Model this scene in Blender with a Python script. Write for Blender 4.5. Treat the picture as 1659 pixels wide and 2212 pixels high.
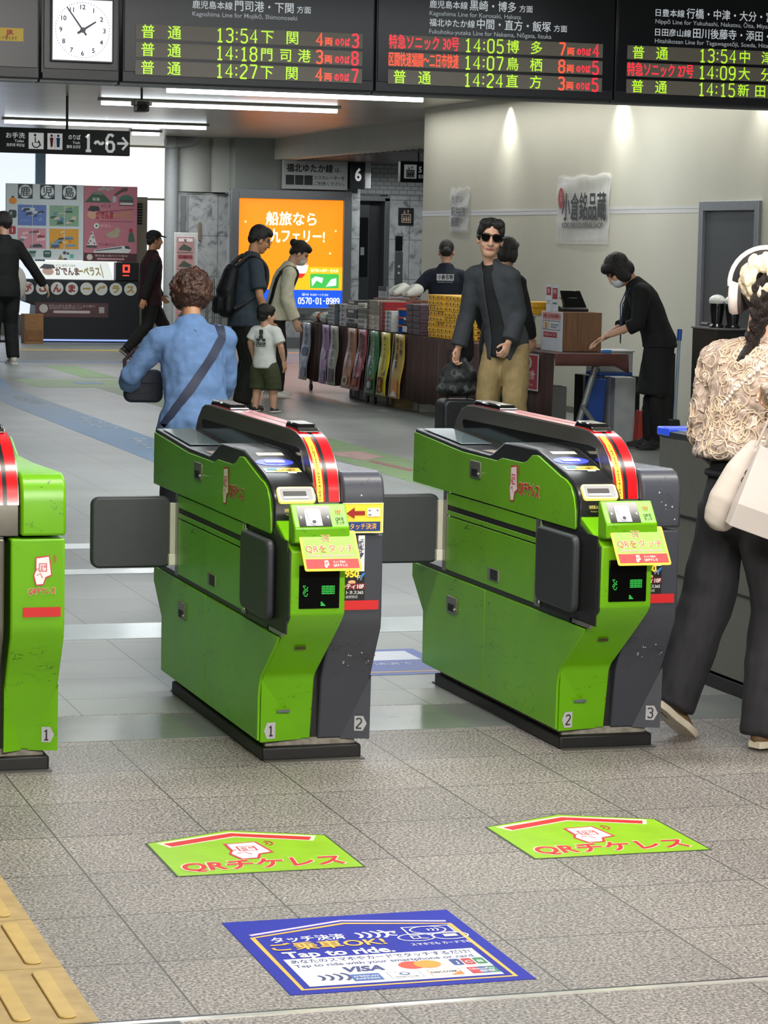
import bpy, bmesh, math, random
from mathutils import Vector as V, Matrix as M
for o in list(bpy.data.objects): bpy.data.objects.remove(o)
SC = bpy.context.scene
COL = SC.collection
random.seed(7)
# ------------------------------------------------------------------ camera (x across the gates, y along them)
F_PX, CAM_H, YAW, ROLL = 5700.0, 1.55, math.radians(17.35), 0.0202
PITCH = math.atan(578 / F_PX)
HEAD = V((math.sin(YAW), math.cos(YAW), 0)); RT0 = V((math.cos(YAW), -math.sin(YAW), 0))
FW = HEAD * math.cos(PITCH) - V((0, 0, 1)) * math.sin(PITCH)
UP0 = RT0.cross(FW)
CR = RT0 * math.cos(ROLL) + UP0 * math.sin(ROLL); CU = UP0 * math.cos(ROLL) - RT0 * math.sin(ROLL)
cam_d = bpy.data.cameras.new('camera'); cam = bpy.data.objects.new('camera', cam_d); COL.objects.link(cam)
cam_d.sensor_fit = 'VERTICAL'; cam_d.sensor_height = 24.0; cam_d.lens = F_PX / 2212 * 24.0
cam_d.clip_start = 0.05; cam_d.clip_end = 200
mw = M((CR, CU, -FW)).transposed().to_4x4(); mw.translation = V((0, 0, CAM_H)); cam.matrix_world = mw
SC.camera = cam
# ------------------------------------------------------------------ world, lamps, exposure
SC.view_settings.view_transform = 'Standard'; SC.view_settings.look = 'None'
SC.view_settings.gamma = 1.0; SC.view_settings.use_curve_mapping = False
SC.view_settings.exposure = 0.0
w = bpy.data.worlds.new('world'); SC.world = w; w.use_nodes = True
w.node_tree.nodes['Background'].inputs[0].default_value = (0.8, 0.9, 1.0, 1)
w.node_tree.nodes['Background'].inputs[1].default_value = 0.10
def lamp(name, kind, loc, energy, size=None, col=(1, 1, 1), aim=None, spot=None, blend=0.5, soft=0.05, spread=None):
    d = bpy.data.lights.new(name, kind); d.energy = energy; d.color = col
    if kind == 'AREA':
        d.shape = 'RECTANGLE'; d.size, d.size_y = size
        if spread: d.spread = math.radians(spread)
    if kind == 'SPOT': d.spot_size = math.radians(spot); d.spot_blend = blend; d.shadow_soft_size = soft
    if kind == 'POINT': d.shadow_soft_size = soft
    o = bpy.data.objects.new(name, d); COL.objects.link(o); o.location = loc
    if aim is not None: o.rotation_euler = (V(aim) - V(loc)).to_track_quat('-Z', 'Y').to_euler()
    return o
WARM, COOL = (1.0, 0.95, 0.87), (0.93, 0.97, 1.0)
lamp('concourse_and_fill_lamp', 'AREA', (2.9, 6.9, 2.95), 140, (3.6, 0.5), WARM)
lamp('concourse_and_fill_lamp', 'AREA', (2.4, 3.6, 2.95), 26, (3.6, 0.4), WARM)
lamp('concourse_and_fill_lamp', 'AREA', (1.6, 0.6, 2.95), 255, (3.2, 0.6), WARM, (2.6, 7.8, 0.9), spread=120)  # added front fill, aimed to brighten the gate faces
lamp('gate_lamp', 'AREA', (3.8, 10.6, 2.95), 100, (3.6, 0.5), COOL)
lamp('hall_and_fill_lamp', 'AREA', (3.6, 16.0, 2.95), 190, (6.0, 0.8), COOL)
lamp('hall_and_fill_lamp', 'AREA', (6.2, 21.5, 2.95), 75, (4.5, 0.6), COOL)
lamp('hall_and_fill_lamp', 'AREA', (7.4, 36.9, 2.95), 75, (2.4, 0.4), COOL)  # added lamp that lifts the dark kiosk corner
lamp('hall_and_fill_lamp', 'AREA', (10.4, 35.2, 2.7), 60, (2.0, 0.4), COOL)  # added fill that brightens the marble wall
lamp('hall_and_fill_lamp', 'AREA', (12.0, 37.2, 2.6), 25, (1.0, 0.3), COOL)
lamp('hall_and_fill_lamp', 'AREA', (5.4, 30.5, 2.95), 90, (3.0, 0.4), COOL)
lamp('wall_washer_and_fill', 'AREA', (8.75, 23.6, 3.0), 46, (0.15, 8.6), (1.0, 0.98, 0.92))  # added fill strip, brightens the beige wall from above; the spots are the washers
for yy in (25.2, 22.24, 19.25):
    lamp('wall_washer_and_fill', 'SPOT', (9.03, yy, 3.045), 70, None, (1.0, 0.97, 0.9), (9.06, yy, 1.2), 92, 1.0, 0.05)
# ------------------------------------------------------------------ materials
def lin(c):
    c = c / 255.0
    return c / 12.92 if c <= 0.04045 else ((c + 0.055) / 1.055) ** 2.4
def rgb(h):
    if isinstance(h, str):
        h = h.lstrip('#'); h = tuple(int(h[i:i + 2], 16) for i in (0, 2, 4))
    return (lin(h[0]), lin(h[1]), lin(h[2]), 1.0)
MATS = {}
def mat(h, rough=0.55, metal=0.0, emit=0.0, var=0.06, scale=30.0, bump=0.0, bscale=60.0, coat=0.0, trans=0.0, alpha=1.0, stretch=None, spec=0.5, sheen=0.0):
    key = (h, rough, metal, emit, var, scale, bump, bscale, coat, trans, alpha, stretch, spec, sheen)
    if key in MATS: return MATS[key]
    m = bpy.data.materials.new('paint_%s' % str(h).lstrip('#')); m.use_nodes = True
    nt = m.node_tree; b = nt.nodes['Principled BSDF']; c = rgb(h)
    b.inputs['Base Color'].default_value = c; b.inputs['Roughness'].default_value = rough
    b.inputs['Metallic'].default_value = metal; b.inputs['Specular IOR Level'].default_value = spec
    if coat: b.inputs['Coat Weight'].default_value = coat; b.inputs['Coat Roughness'].default_value = 0.08
    if trans: b.inputs['Transmission Weight'].default_value = trans
    if alpha < 1: b.inputs['Alpha'].default_value = alpha
    if sheen: b.inputs['Sheen Weight'].default_value = sheen
    if emit:
        b.inputs['Emission Color'].default_value = c; b.inputs['Emission Strength'].default_value = emit
    tc = nt.nodes.new('ShaderNodeTexCoord'); mp = nt.nodes.new('ShaderNodeMapping')
    if stretch: mp.inputs['Scale'].default_value = stretch
    nt.links.new(tc.outputs['Object'], mp.inputs[0])
    if var and not emit:
        n = nt.nodes.new('ShaderNodeTexNoise'); n.inputs['Scale'].default_value = scale; n.inputs['Detail'].default_value = 4
        nt.links.new(mp.outputs[0], n.inputs['Vector'])
        r = nt.nodes.new('ShaderNodeValToRGB')
        r.color_ramp.elements[0].position = 0.3; r.color_ramp.elements[1].position = 0.7
        r.color_ramp.elements[0].color = tuple(x * (1 - var) for x in c[:3]) + (1,)
        r.color_ramp.elements[1].color = tuple(min(1, x * (1 + var)) for x in c[:3]) + (1,)
        nt.links.new(n.outputs[0], r.inputs[0]); nt.links.new(r.outputs[0], b.inputs['Base Color'])
    if bump:
        n2 = nt.nodes.new('ShaderNodeTexNoise'); n2.inputs['Scale'].default_value = bscale; n2.inputs['Detail'].default_value = 3
        nt.links.new(mp.outputs[0], n2.inputs['Vector'])
        bp = nt.nodes.new('ShaderNodeBump'); bp.inputs['Strength'].default_value = bump; bp.inputs['Distance'].default_value = 0.02
        nt.links.new(n2.outputs[0], bp.inputs['Height']); nt.links.new(bp.outputs[0], b.inputs['Normal'])
    MATS[key] = m
    return m
class NT:                                        # tiny node-graph helper for the few special materials
    def __init__(s, name):
        s.m = bpy.data.materials.new(name); s.m.use_nodes = True; s.t = s.m.node_tree; s.b = s.t.nodes['Principled BSDF']
    def n(s, typ, **kw):
        nd = s.t.nodes.new('ShaderNode' + typ)
        for k, v in kw.items():
            if k in nd.inputs: nd.inputs[k].default_value = v
            else: setattr(nd, k, v)
        return nd
    def l(s, a, b): s.t.links.new(a, b)
    def ramp(s, fac, stops):
        r = s.n('ValToRGB'); e = r.color_ramp.elements
        while len(e) < len(stops): e.new(0.5)
        for k, (p, c) in enumerate(stops): e[k].position = p; e[k].color = c
        s.l(fac, r.inputs[0]); return r.outputs[0]
    def mix(s, fac, a, b, mode='MIX'):
        x = s.n('Mix', data_type='RGBA', blend_type=mode)
        for i, v in ((0, fac), (6, a), (7, b)):
            if hasattr(v, 'is_linked') or hasattr(v, 'links'): s.l(v, x.inputs[i])
            else: x.inputs[i].default_value = v
        return x.outputs[2]
    def math(s, op, a, b=None, c=None):
        x = s.n('Math', operation=op)
        for i, v in ((0, a), (1, b), (2, c)):
            if v is None: continue
            if hasattr(v, 'links'): s.l(v, x.inputs[i])
            else: x.inputs[i].default_value = v
        return x.outputs[0]
# ------------------------------------------------------------------ mesh builder
class MB:
    def __init__(s): s.v = []; s.f = []; s.mi = []; s.cur = 0
    def add(s, vs, fs):
        n = len(s.v); s.v += [V(p) for p in vs]
        s.f += [tuple(i + n for i in f) for f in fs]; s.mi += [s.cur] * len(fs); return s
    def box(s, x0, x1, y0, y1, z0, z1, rz=0, piv=None):
        vs = [V((x, y, z)) for z in (z0, z1) for y in (y0, y1) for x in (x0, x1)]
        if rz:
            p = V(piv) if piv else V(((x0 + x1) / 2, (y0 + y1) / 2, 0)); R = M.Rotation(rz, 3, 'Z')
            vs = [R @ (q - p) + p for q in vs]
        return s.add(vs, [(0, 2, 3, 1), (4, 5, 7, 6), (0, 1, 5, 4), (2, 6, 7, 3), (0, 4, 6, 2), (1, 3, 7, 5)])
    def prism(s, poly, axis, a, b):              # poly in the two other axes, extruded a..b along axis
        def P(p, t): return {'x': (t, p[0], p[1]), 'y': (p[0], t, p[1]), 'z': (p[0], p[1], t)}[axis]
        n = len(poly); vs = [P(p, a) for p in poly] + [P(p, b) for p in poly]
        fs = [tuple(range(n)), tuple(range(2 * n - 1, n - 1, -1))] + [(i, i + n, (i + 1) % n + n, (i + 1) % n) for i in range(n)]
        return s.add(vs, fs)
    def loft(s, rings, cap=True, closed=False):
        n = len(rings[0]); m = len(rings); vs = [p for r in rings for p in r]; fs = []
        for k in range(m if closed else m - 1):
            a, b = k * n, ((k + 1) % m) * n
            fs += [(a + i, a + (i + 1) % n, b + (i + 1) % n, b + i) for i in range(n)]
        if cap and not closed: fs += [tuple(range(n - 1, -1, -1)), tuple((m - 1) * n + i for i in range(n))]
        return s.add(vs, fs)
    def cyl(s, a, b, r, r2=None, seg=16):
        a, b = V(a), V(b); r2 = r if r2 is None else r2; d = (b - a).normalized()
        e = d.orthogonal().normalized(); g = d.cross(e)
        ring = lambda c, q: [c + (e * math.cos(t) + g * math.sin(t)) * q for t in (2 * math.pi * i / seg for i in range(seg))]
        return s.loft([ring(a, r), ring(b, r2)])
    def tube(s, pts, r, seg=8, closed=False):
        pts = [V(p) for p in pts]; rings = []; n = len(pts); e = None
        for i, p in enumerate(pts):
            d = (pts[(i + 1) % n] - pts[i - 1]) if closed else (pts[min(i + 1, n - 1)] - pts[max(i - 1, 0)])
            d.normalize()
            e = d.orthogonal().normalized() if e is None else (e - d * e.dot(d)).normalized()
            g = d.cross(e); q = r[i] if isinstance(r, (list, tuple)) else r
            rings.append([p + (e * math.cos(t) + g * math.sin(t)) * q for t in (2 * math.pi * k / seg for k in range(seg))])
        return s.loft(rings, closed=closed)
    def ell(s, c, r, R=None, seg=16, rg=10):     # ellipsoid
        c = V(c); r = (r,) * 3 if not isinstance(r, (tuple, list)) else r; R = R or M.Identity(3); vs = []; fs = []
        for i in range(1, rg):
            a = math.pi * i / rg
            for k in range(seg):
                t = 2 * math.pi * k / seg
                vs.append(c + R @ V((r[0] * math.sin(a) * math.cos(t), r[1] * math.sin(a) * math.sin(t), r[2] * math.cos(a))))
        top = len(vs); vs += [c + R @ V((0, 0, r[2])), c + R @ V((0, 0, -r[2]))]
        for i in range(rg - 2):
            for k in range(seg):
                a, b = i * seg, (i + 1) * seg; fs.append((a + k, b + k, b + (k + 1) % seg, a + (k + 1) % seg))
        for k in range(seg):
            fs.append((top, k, (k + 1) % seg)); q = (rg - 2) * seg; fs.append((top + 1, q + (k + 1) % seg, q + k))
        return s.add(vs, fs)
    def lathe(s, prof, c=(0, 0, 0), seg=24):     # (r, z) profile round a vertical axis
        c = V(c)
        return s.loft([[c + V((r * math.cos(t), r * math.sin(t), z)) for t in (2 * math.pi * k / seg for k in range(seg))] for r, z in prof])
    def build(s, name, mats, parent=None, bevel=0.0, seg=2, smooth=True, ang=35, label=None):
        me = bpy.data.meshes.new(name); me.from_pydata([tuple(p) for p in s.v], [], s.f)
        mats = mats if isinstance(mats, (list, tuple)) else [mats]
        for m in mats: me.materials.append(m)
        if len(mats) > 1: me.polygons.foreach_set('material_index', s.mi)
        bm = bmesh.new(); bm.from_mesh(me); bmesh.ops.recalc_face_normals(bm, faces=bm.faces); bm.to_mesh(me); bm.free()
        return link(name, me, parent, bevel, seg, smooth, ang, label)
def link(name, me, parent=None, bevel=0.0, seg=2, smooth=True, ang=35, label=None):
    o = bpy.data.objects.new(name, me); COL.objects.link(o)
    if smooth:
        me.polygons.foreach_set('use_smooth', [True] * len(me.polygons)); me.set_sharp_from_angle(angle=math.radians(ang))
    if parent is not None:
        o.parent = parent; r = parent
        while r.parent is not None: r = r.parent
        if r.get('_w'): me.transform(M.Translation(-r.location))
    if bevel:
        b = o.modifiers.new('edge', 'BEVEL'); b.width = bevel; b.segments = seg; b.limit_method = 'ANGLE'; b.angle_limit = math.radians(40)
    if label: o['label'] = label
    return o
def thing(name, label, cat, loc=(0, 0, 0), rz=0, group=None, world=True):
    # an Empty at the thing's base; world=True: its parts are given in room coordinates
    o = bpy.data.objects.new(name, None); COL.objects.link(o); o.empty_display_size = 0.1
    o.location = loc; o.rotation_euler = (0, 0, rz); o['label'] = label; o['category'] = cat
    if group: o['group'] = group
    if world and not rz: o['_w'] = 1
    return o
def tag(o, label, cat, group=None):
    o['label'] = label; o['category'] = cat
    if group: o['group'] = group
    return o
def struct(o, label=None):
    o['kind'] = 'structure'
    if label: o['label'] = label
    return o
# ------------------------------------------------------------------ flat print: coloured shapes and lettering on a face
_TXT = {}
def text_mesh(st, bold):
    k = (st, bold)
    if k not in _TXT:
        c = bpy.data.curves.new('t', 'FONT'); c.body = st; c.size = 1; c.offset = bold; c.resolution_u = 3
        o = bpy.data.objects.new('t', c); m = bpy.data.meshes.new_from_object(o)
        vs = [(v.co.x, v.co.y) for v in m.vertices]; fs = [tuple(p.vertices) for p in m.polygons]
        bpy.data.objects.remove(o); bpy.data.curves.remove(c); bpy.data.meshes.remove(m)
        _TXT[k] = (vs, fs)
    return _TXT[k]
class Art:
    def __init__(s, O, ex, ey, step=0.0006):
        s.O = V(O); s.ex = V(ex).normalized(); s.ey = V(ey).normalized(); s.nz = s.ex.cross(s.ey); s.step = step
        s.v = []; s.f = []; s.mi = []; s.m = []; s.box = []
    def _m(s, m):
        m = mat(m, 0.5, var=0.03) if isinstance(m, str) else m
        if m not in s.m: s.m.append(m)
        return s.m.index(m)
    def raw(s, pts, fs, m):
        # one thin layer above whatever print it overlaps
        x0 = min(p[0] for p in pts); x1 = max(p[0] for p in pts); y0 = min(p[1] for p in pts); y1 = max(p[1] for p in pts)
        lay = 1 + max([b[4] for b in s.box if b[0] < x1 and b[1] > x0 and b[2] < y1 and b[3] > y0], default=0); s.box.append((x0, x1, y0, y1, lay))
        n = len(s.v); s.v += [s.O + s.ex * p[0] + s.ey * p[1] + s.nz * ((lay + (p[2] if len(p) > 2 else 0)) * s.step) for p in pts]
        s.f += [tuple(i + n for i in f) for f in fs]; s.mi += [s._m(m)] * len(fs)
    def poly(s, pts, m): s.raw(pts, [tuple(range(len(pts)))], m)
    def rect(s, x0, y0, x1, y1, m, r=0):
        if not r: return s.poly([(x0, y0), (x1, y0), (x1, y1), (x0, y1)], m)
        s.poly(rrect(x0, y0, x1, y1, r), m)
    def frame(s, x0, y0, x1, y1, t, m):
        a = [(x0, y0), (x1, y0), (x1, y1), (x0, y1)]; b = [(x0 + t, y0 + t), (x1 - t, y0 + t), (x1 - t, y1 - t), (x0 + t, y1 - t)]
        s.raw(a + b, [(i, (i + 1) % 4, (i + 1) % 4 + 4, i + 4) for i in range(4)], m)
    def disc(s, x, y, r, m, ry=None, a0=0, a1=360, n=24):
        ry = ry or r; k = n if a1 - a0 >= 360 else n + 1
        s.poly([(x + r * math.cos(math.radians(a0 + (a1 - a0) * i / n)), y + ry * math.sin(math.radians(a0 + (a1 - a0) * i / n))) for i in range(k)], m)
    def line(s, pts, t, m, closed=False):
        n = len(pts); L = []; R = []
        for i in range(n):
            a = V(pts[i - 1]) if (i or closed) else V(pts[0]); b = V(pts[(i + 1) % n]) if (i < n - 1 or closed) else V(pts[-1])
            d = (b - a).normalized(); q = V((-d.y, d.x)) * t / 2; p = V(pts[i]); L.append(tuple(p + q)); R.append(tuple(p - q))
        s.raw(L + R, [(i, (i + 1) % n, (i + 1) % n + n, i + n) for i in range(n if closed else n - 1)], m)
    def arc(s, x, y, r, a0, a1, t, m, n=10, ry=None):
        ry = ry or r
        s.line([(x + r * math.cos(math.radians(a0 + (a1 - a0) * i / n)), y + ry * math.sin(math.radians(a0 + (a1 - a0) * i / n))) for i in range(n + 1)], t, m)
    def text(s, st, x, y, h, m, w=None, al='c', bold=0.012, vert=False, skew=0.0, rot=0.0):
        # h: height of a character; w: squeeze the line to this width
        if vert:
            for k, ch in enumerate(st): s.text(ch, x, y - k * h * 1.08, h, m, w, 'c', bold)
            return
        kan = any('\u4e00' <= ch <= '\u9fff' for ch in st)
        vs, fs = text_mesh(st, 0.0 if kan else min(bold, .05))
        if not vs: return
        x0 = min(p[0] for p in vs); x1 = max(p[0] for p in vs); k = h / 0.95
        kx = (w / max(x1 - x0, 1e-6)) if w else k
        off = {'l': 0, 'c': -(x1 - x0) / 2, 'r': -(x1 - x0)}[al]; cr, sr = math.cos(rot), math.sin(rot)
        out = []
        for p in vs:
            a = (p[0] - x0 + off) * kx + skew * (p[1] - 0.35) * k; b = (p[1] - 0.35) * k
            out.append((x + a * cr - b * sr, y + a * sr + b * cr))
        if kan and bold > .004:                  # a heavier stroke: the same characters again, nudged sideways
            b = min(bold, .045) * h * .75; n = len(vs); base = out; out = []; f2 = []
            for q, (dx, dy) in enumerate(((-b, 0), (b, 0), (0, b), (0, -b))):
                out += [(p[0] + dx, p[1] + dy, q * .16) for p in base]; f2 += [tuple(i + q * n for i in f) for f in fs]
            fs = f2
        s.raw(out, fs, m)
    DIG = {'0': [[(.1, .15), (.1, .85), (.3, 1), (.7, 1), (.9, .85), (.9, .15), (.7, 0), (.3, 0), (.1, .15)]], '1': [[(.25, .8), (.55, 1), (.55, 0)], [(.25, 0), (.85, 0)]], '2': [[(.1, .85), (.3, 1), (.7, 1), (.9, .85), (.9, .65), (.1, .05), (.1, 0), (.92, 0)]],
           '3': [[(.1, .88), (.3, 1), (.7, 1), (.9, .85), (.9, .65), (.68, .53), (.4, .53)], [(.68, .53), (.9, .4), (.9, .15), (.7, 0), (.3, 0), (.1, .12)]], '4': [[(.72, 0), (.72, 1), (.08, .3), (.95, .3)]], '5': [[(.88, 1), (.2, 1), (.14, .55), (.4, .62), (.7, .6), (.9, .45), (.9, .15), (.7, 0), (.3, 0), (.1, .12)]],
           '6': [[(.85, .9), (.65, 1), (.35, 1), (.1, .75), (.1, .15), (.3, 0), (.7, 0), (.9, .15), (.9, .42), (.7, .57), (.3, .57), (.1, .42)]], '7': [[(.08, 1), (.92, 1), (.92, .9), (.42, 0)]], '8': [[(.3, .53), (.12, .68), (.12, .86), (.3, 1), (.7, 1), (.88, .86), (.88, .68), (.7, .53), (.3, .53), (.1, .38), (.1, .15), (.3, 0), (.7, 0), (.9, .15), (.9, .38), (.7, .53)]],
           '9': [[(.15, .1), (.35, 0), (.65, 0), (.9, .25), (.9, .85), (.7, 1), (.3, 1), (.1, .85), (.1, .58), (.3, .43), (.7, .43), (.9, .58)]], ':': [[(.5, .18), (.5, .32)], [(.5, .66), (.5, .80)]], '-': [[(.2, .5), (.8, .5)]], '~': [[(.0, .42), (.15, .55), (.35, .58), (.6, .44), (.82, .44), (1.0, .56)]]}
    def digits(s, st, x, y, h, w, m, t):         # strokes, centred on x, y; w for the whole line
        cw = w / sum(.5 if c == ':' else 1 for c in st); cx = x - w / 2
        for c in st:
            k = .5 if c == ':' else 1
            for pl in s.DIG[c]: s.line([(cx + cw * k * .5 + (px - .5) * cw * k * .80, y + (py - .5) * h) for px, py in pl], t, m)
            cx += cw * k
    def build(s, name, parent, label=None):
        me = bpy.data.meshes.new(name); me.from_pydata([tuple(p) for p in s.v], [], s.f)
        for m in s.m: me.materials.append(m)
        me.polygons.foreach_set('material_index', s.mi)
        return link(name, me, parent, smooth=False, label=label)
def rrect(x0, y0, x1, y1, r, n=5):
    out = []
    for cx, cy, a in ((x1 - r, y1 - r, 0), (x0 + r, y1 - r, 90), (x0 + r, y0 + r, 180), (x1 - r, y0 + r, 270)):
        out += [(cx + r * math.cos(math.radians(a + 90 * i / n)), cy + r * math.sin(math.radians(a + 90 * i / n))) for i in range(n + 1)]
    return out
# ================================================================== floor, walls, ceiling
def floor_material():
    g = NT('terrazzo_tiles'); tc = g.n('TexCoord'); sep = g.n('SeparateXYZ'); g.l(tc.outputs['Object'], sep.inputs[0])
    def joint(axis, off, pitch, wdt):
        a = g.math('ADD', sep.outputs[axis], -off + 100 * pitch); a = g.math('MODULO', a, pitch)
        d = g.math('MINIMUM', a, g.math('SUBTRACT', pitch, a)); return g.math('LESS_THAN', d, wdt)
    j = g.math('MAXIMUM', joint(0, 1.211, 0.398, 0.0022), joint(1, 5.046, 0.407, 0.0024))
    n1 = g.n('TexNoise', Scale=130.0, Detail=3.0, Roughness=0.7); g.l(tc.outputs['Object'], n1.inputs['Vector'])
    n2 = g.n('TexNoise', Scale=1.7, Detail=3.0); g.l(tc.outputs['Object'], n2.inputs['Vector'])
    vo = g.n('TexVoronoi', Scale=210.0); g.l(tc.outputs['Object'], vo.inputs['Vector'])
    speck = g.ramp(n1.outputs[0], [(0.37, (0.055, 0.053, 0.052, 1)), (0.48, (0.215, 0.204, 0.198, 1)), (0.60, (0.44, 0.415, 0.395, 1))])
    sepv = g.n('SeparateColor'); g.l(vo.outputs['Color'], sepv.inputs[0])
    flake = g.ramp(sepv.outputs[0], [(0.0, (0.62, 0.62, 0.62, 1)), (0.5, (1, 1, 1, 1)), (0.95, (1.25, 1.22, 1.15, 1))])
    near = g.mix(1.0, speck, flake, 'MULTIPLY')
    far = g.ramp(n1.outputs[0], [(0.35, (0.205, 0.228, 0.216, 1)), (0.65, (0.275, 0.298, 0.284, 1))])
    side = g.math('GREATER_THAN', sep.outputs[1], 8.41)
    c = g.mix(side, near, far)
    dirt = g.ramp(n2.outputs[0], [(0.3, (0.86, 0.86, 0.85, 1)), (0.7, (1.06, 1.05, 1.04, 1))]); c = g.mix(1.0, c, dirt, 'MULTIPLY')
    # each slab a shade of its own
    fx = g.math('FLOOR', g.math('DIVIDE', g.math('ADD', sep.outputs[0], 38.589), 0.398)); fy = g.math('FLOOR', g.math('DIVIDE', g.math('ADD', sep.outputs[1], 35.654), 0.407))
    cx = g.n('CombineXYZ'); g.l(fx, cx.inputs[0]); g.l(fy, cx.inputs[1]); wn = g.n('TexWhiteNoise'); g.l(cx.outputs[0], wn.inputs['Vector'])
    slab = g.ramp(wn.outputs[0], [(0.0, (0.92, 0.92, 0.93, 1)), (1.0, (1.06, 1.05, 1.04, 1))]); c = g.mix(1.0, c, slab, 'MULTIPLY')
    c = g.mix(j, c, (0.055, 0.055, 0.05, 1)); g.l(c, g.b.inputs['Base Color'])
    g.l(g.ramp(side, [(0.0, (0.46,) * 3 + (1,)), (1.0, (0.34,) * 3 + (1,))]), g.b.inputs['Roughness'])
    bp = g.n('Bump', Strength=0.25, Distance=0.004); g.l(n1.outputs[0], bp.inputs['Height']); g.l(bp.outputs[0], g.b.inputs['Normal'])
    return g.m
fl = MB(); fl.add([(-7, -4, 0), (16, -4, 0), (16, 43, 0), (-7, 43, 0)], [(0, 1, 2, 3)])
struct(fl.build('floor', floor_material(), smooth=False))
CEIL = 3.05
def ceiling_material():
    g = NT('ceiling_panels'); tc = g.n('TexCoord'); sep = g.n('SeparateXYZ'); g.l(tc.outputs['Object'], sep.inputs[0])
    a = g.math('MODULO', g.math('ADD', sep.outputs[1], 60.0), 0.6); j = g.math('LESS_THAN', a, 0.012)
    n = g.n('TexNoise', Scale=0.9, Detail=3.0); g.l(tc.outputs['Object'], n.inputs['Vector'])
    c = g.ramp(n.outputs[0], [(0.3, (0.34, 0.32, 0.28, 1)), (0.7, (0.44, 0.41, 0.36, 1))])
    g.l(g.mix(j, c, (0.08, 0.08, 0.075, 1)), g.b.inputs['Base Color']); g.b.inputs['Roughness'].default_value = 0.28
    return g.m
ce = MB(); ce.box(-7, 16, -4, 43, CEIL, CEIL + 0.1); struct(ce.build('ceiling', ceiling_material(), smooth=False))
white_wall = mat('#c9c9bd', 0.8, var=0.03, scale=3)
dark_wall = mat('#6a6963', 0.8, var=0.03, scale=3)
wl = MB(); wl.box(-7, -6.9, -4, 43, 0, CEIL); struct(wl.build('wall_left', dark_wall, smooth=False))
wl = MB(); wl.box(-7, 16, -4.1, -4, 0, CEIL); struct(wl.build('wall_front', dark_wall, smooth=False))
# temporary boarded wall along the concourse, on the right
def board_wall_material():
    g = NT('beige_wallcloth'); tc = g.n('TexCoord')
    n = g.n('TexNoise', Scale=90.0, Detail=4.0); g.l(tc.outputs['Object'], n.inputs['Vector'])
    n2 = g.n('TexNoise', Scale=0.8, Detail=2.0); g.l(tc.outputs['Object'], n2.inputs['Vector'])
    c = g.ramp(n.outputs[0], [(0.3, (0.58, 0.575, 0.49, 1)), (0.7, (0.65, 0.64, 0.55, 1))])
    d = g.ramp(n2.outputs[0], [(0.3, (0.93, 0.94, 0.93, 1)), (0.7, (1.03, 1.03, 1.02, 1))])
    g.l(g.mix(1.0, c, d, 'MULTIPLY'), g.b.inputs['Base Color']); g.b.inputs['Roughness'].default_value = 0.75
    return g.m
WX = 9.12
wr = MB(); wr.box(WX, WX + 0.12, 20.42, 27.98, 0, CEIL); wr.box(WX, WX + 0.12, 8, 19.3, 0, CEIL); wr.box(WX, WX + 0.12, 19.3, 20.42, 1.925, CEIL); wr.box(WX + 0.12, 14, 27.86, 27.98, 0, CEIL)
struct(wr.build('wall_right', board_wall_material(), smooth=False))
bb = MB(); bb.box(WX - 0.012, WX, 20.45, 27.99, 0, 0.06); struct(bb.build('baseboard_right', mat('#77776f', 0.5), smooth=False))
tp = MB(); tp.box(WX - 0.002, WX, 20.45, 27.985, 1.868, 1.925); tp.box(WX - 0.004, WX, 20.45, 27.985, 1.905, 1.925)
struct(tp.build('trim_1', mat('#d3d4d2', 0.3, var=0.03), smooth=False))
# grey door in the wall
d = thing('door_1', 'grey steel door in the beige wall behind the woman with headphones', 'door', (WX, 19.86, 0)); d['kind'] = 'structure'
m = MB(); m.box(WX - 0.03, WX + 0.05, 20.36, 20.44, 0, 1.96); m.box(WX - 0.03, WX + 0.05, 19.28, 19.36, 0, 1.96); m.box(WX - 0.03, WX + 0.05, 19.36, 20.36, 1.88, 1.96)
m.build('door_frame', mat('#8f9297', 0.4, 0.3), d, 0.004)
m = MB(); m.box(WX + 0.0, WX + 0.04, 19.36, 20.36, 0.01, 1.88); m.build('door_leaf', mat('#55595c', 0.45, 0.1), d, 0.003)
m = MB(); m.cyl((WX - 0.05, 20.25, 0.95), (WX, 20.25, 0.95), 0.012); m.tube([(WX - 0.05, 20.25, 0.95), (WX - 0.05, 20.13, 0.95)], 0.01); m.build('door_handle', mat('#c0c0c0', 0.25, 1), d)
# far walls
def marble_material():
    g = NT('grey_marble'); tc = g.n('TexCoord'); sep = g.n('SeparateXYZ'); g.l(tc.outputs['Object'], sep.inputs[0])
    n = g.n('TexNoise', Scale=3.2, Detail=8.0, Roughness=0.65, Distortion=1.6); g.l(tc.outputs['Object'], n.inputs['Vector'])
    c = g.ramp(n.outputs[0], [(0.38, (0.16, 0.17, 0.17, 1)), (0.5, (0.36, 0.37, 0.365, 1)), (0.68, (0.44, 0.45, 0.44, 1))])
    def jn(axis, p, o):
        a = g.math('MODULO', g.math('ADD', sep.outputs[axis], 60 * p - o), p); return g.math('LESS_THAN', a, 0.008)
    j = g.math('MAXIMUM', jn(0, 0.45, 9.22), jn(2, 0.6, 0.42))
    g.l(g.mix(j, c, (0.10, 0.10, 0.10, 1)), g.b.inputs['Base Color']); g.b.inputs['Roughness'].default_value = 0.3
    return g.m
MARB = marble_material()
plaster = mat('#a9aaa2', 0.7, var=0.03, scale=4)
wb = MB(); wb.box(9.36, 11.24, 37.6, 38.0, 0, 2.29); struct(wb.build('wall_back', MARB, smooth=False))
wb = MB(); wb.box(9.36, 11.05, 37.55, 38.0, 2.31, CEIL); struct(wb.build('wall_back_upper', mat('#868a84', 0.7, var=0.03, scale=4), smooth=False))
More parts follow.
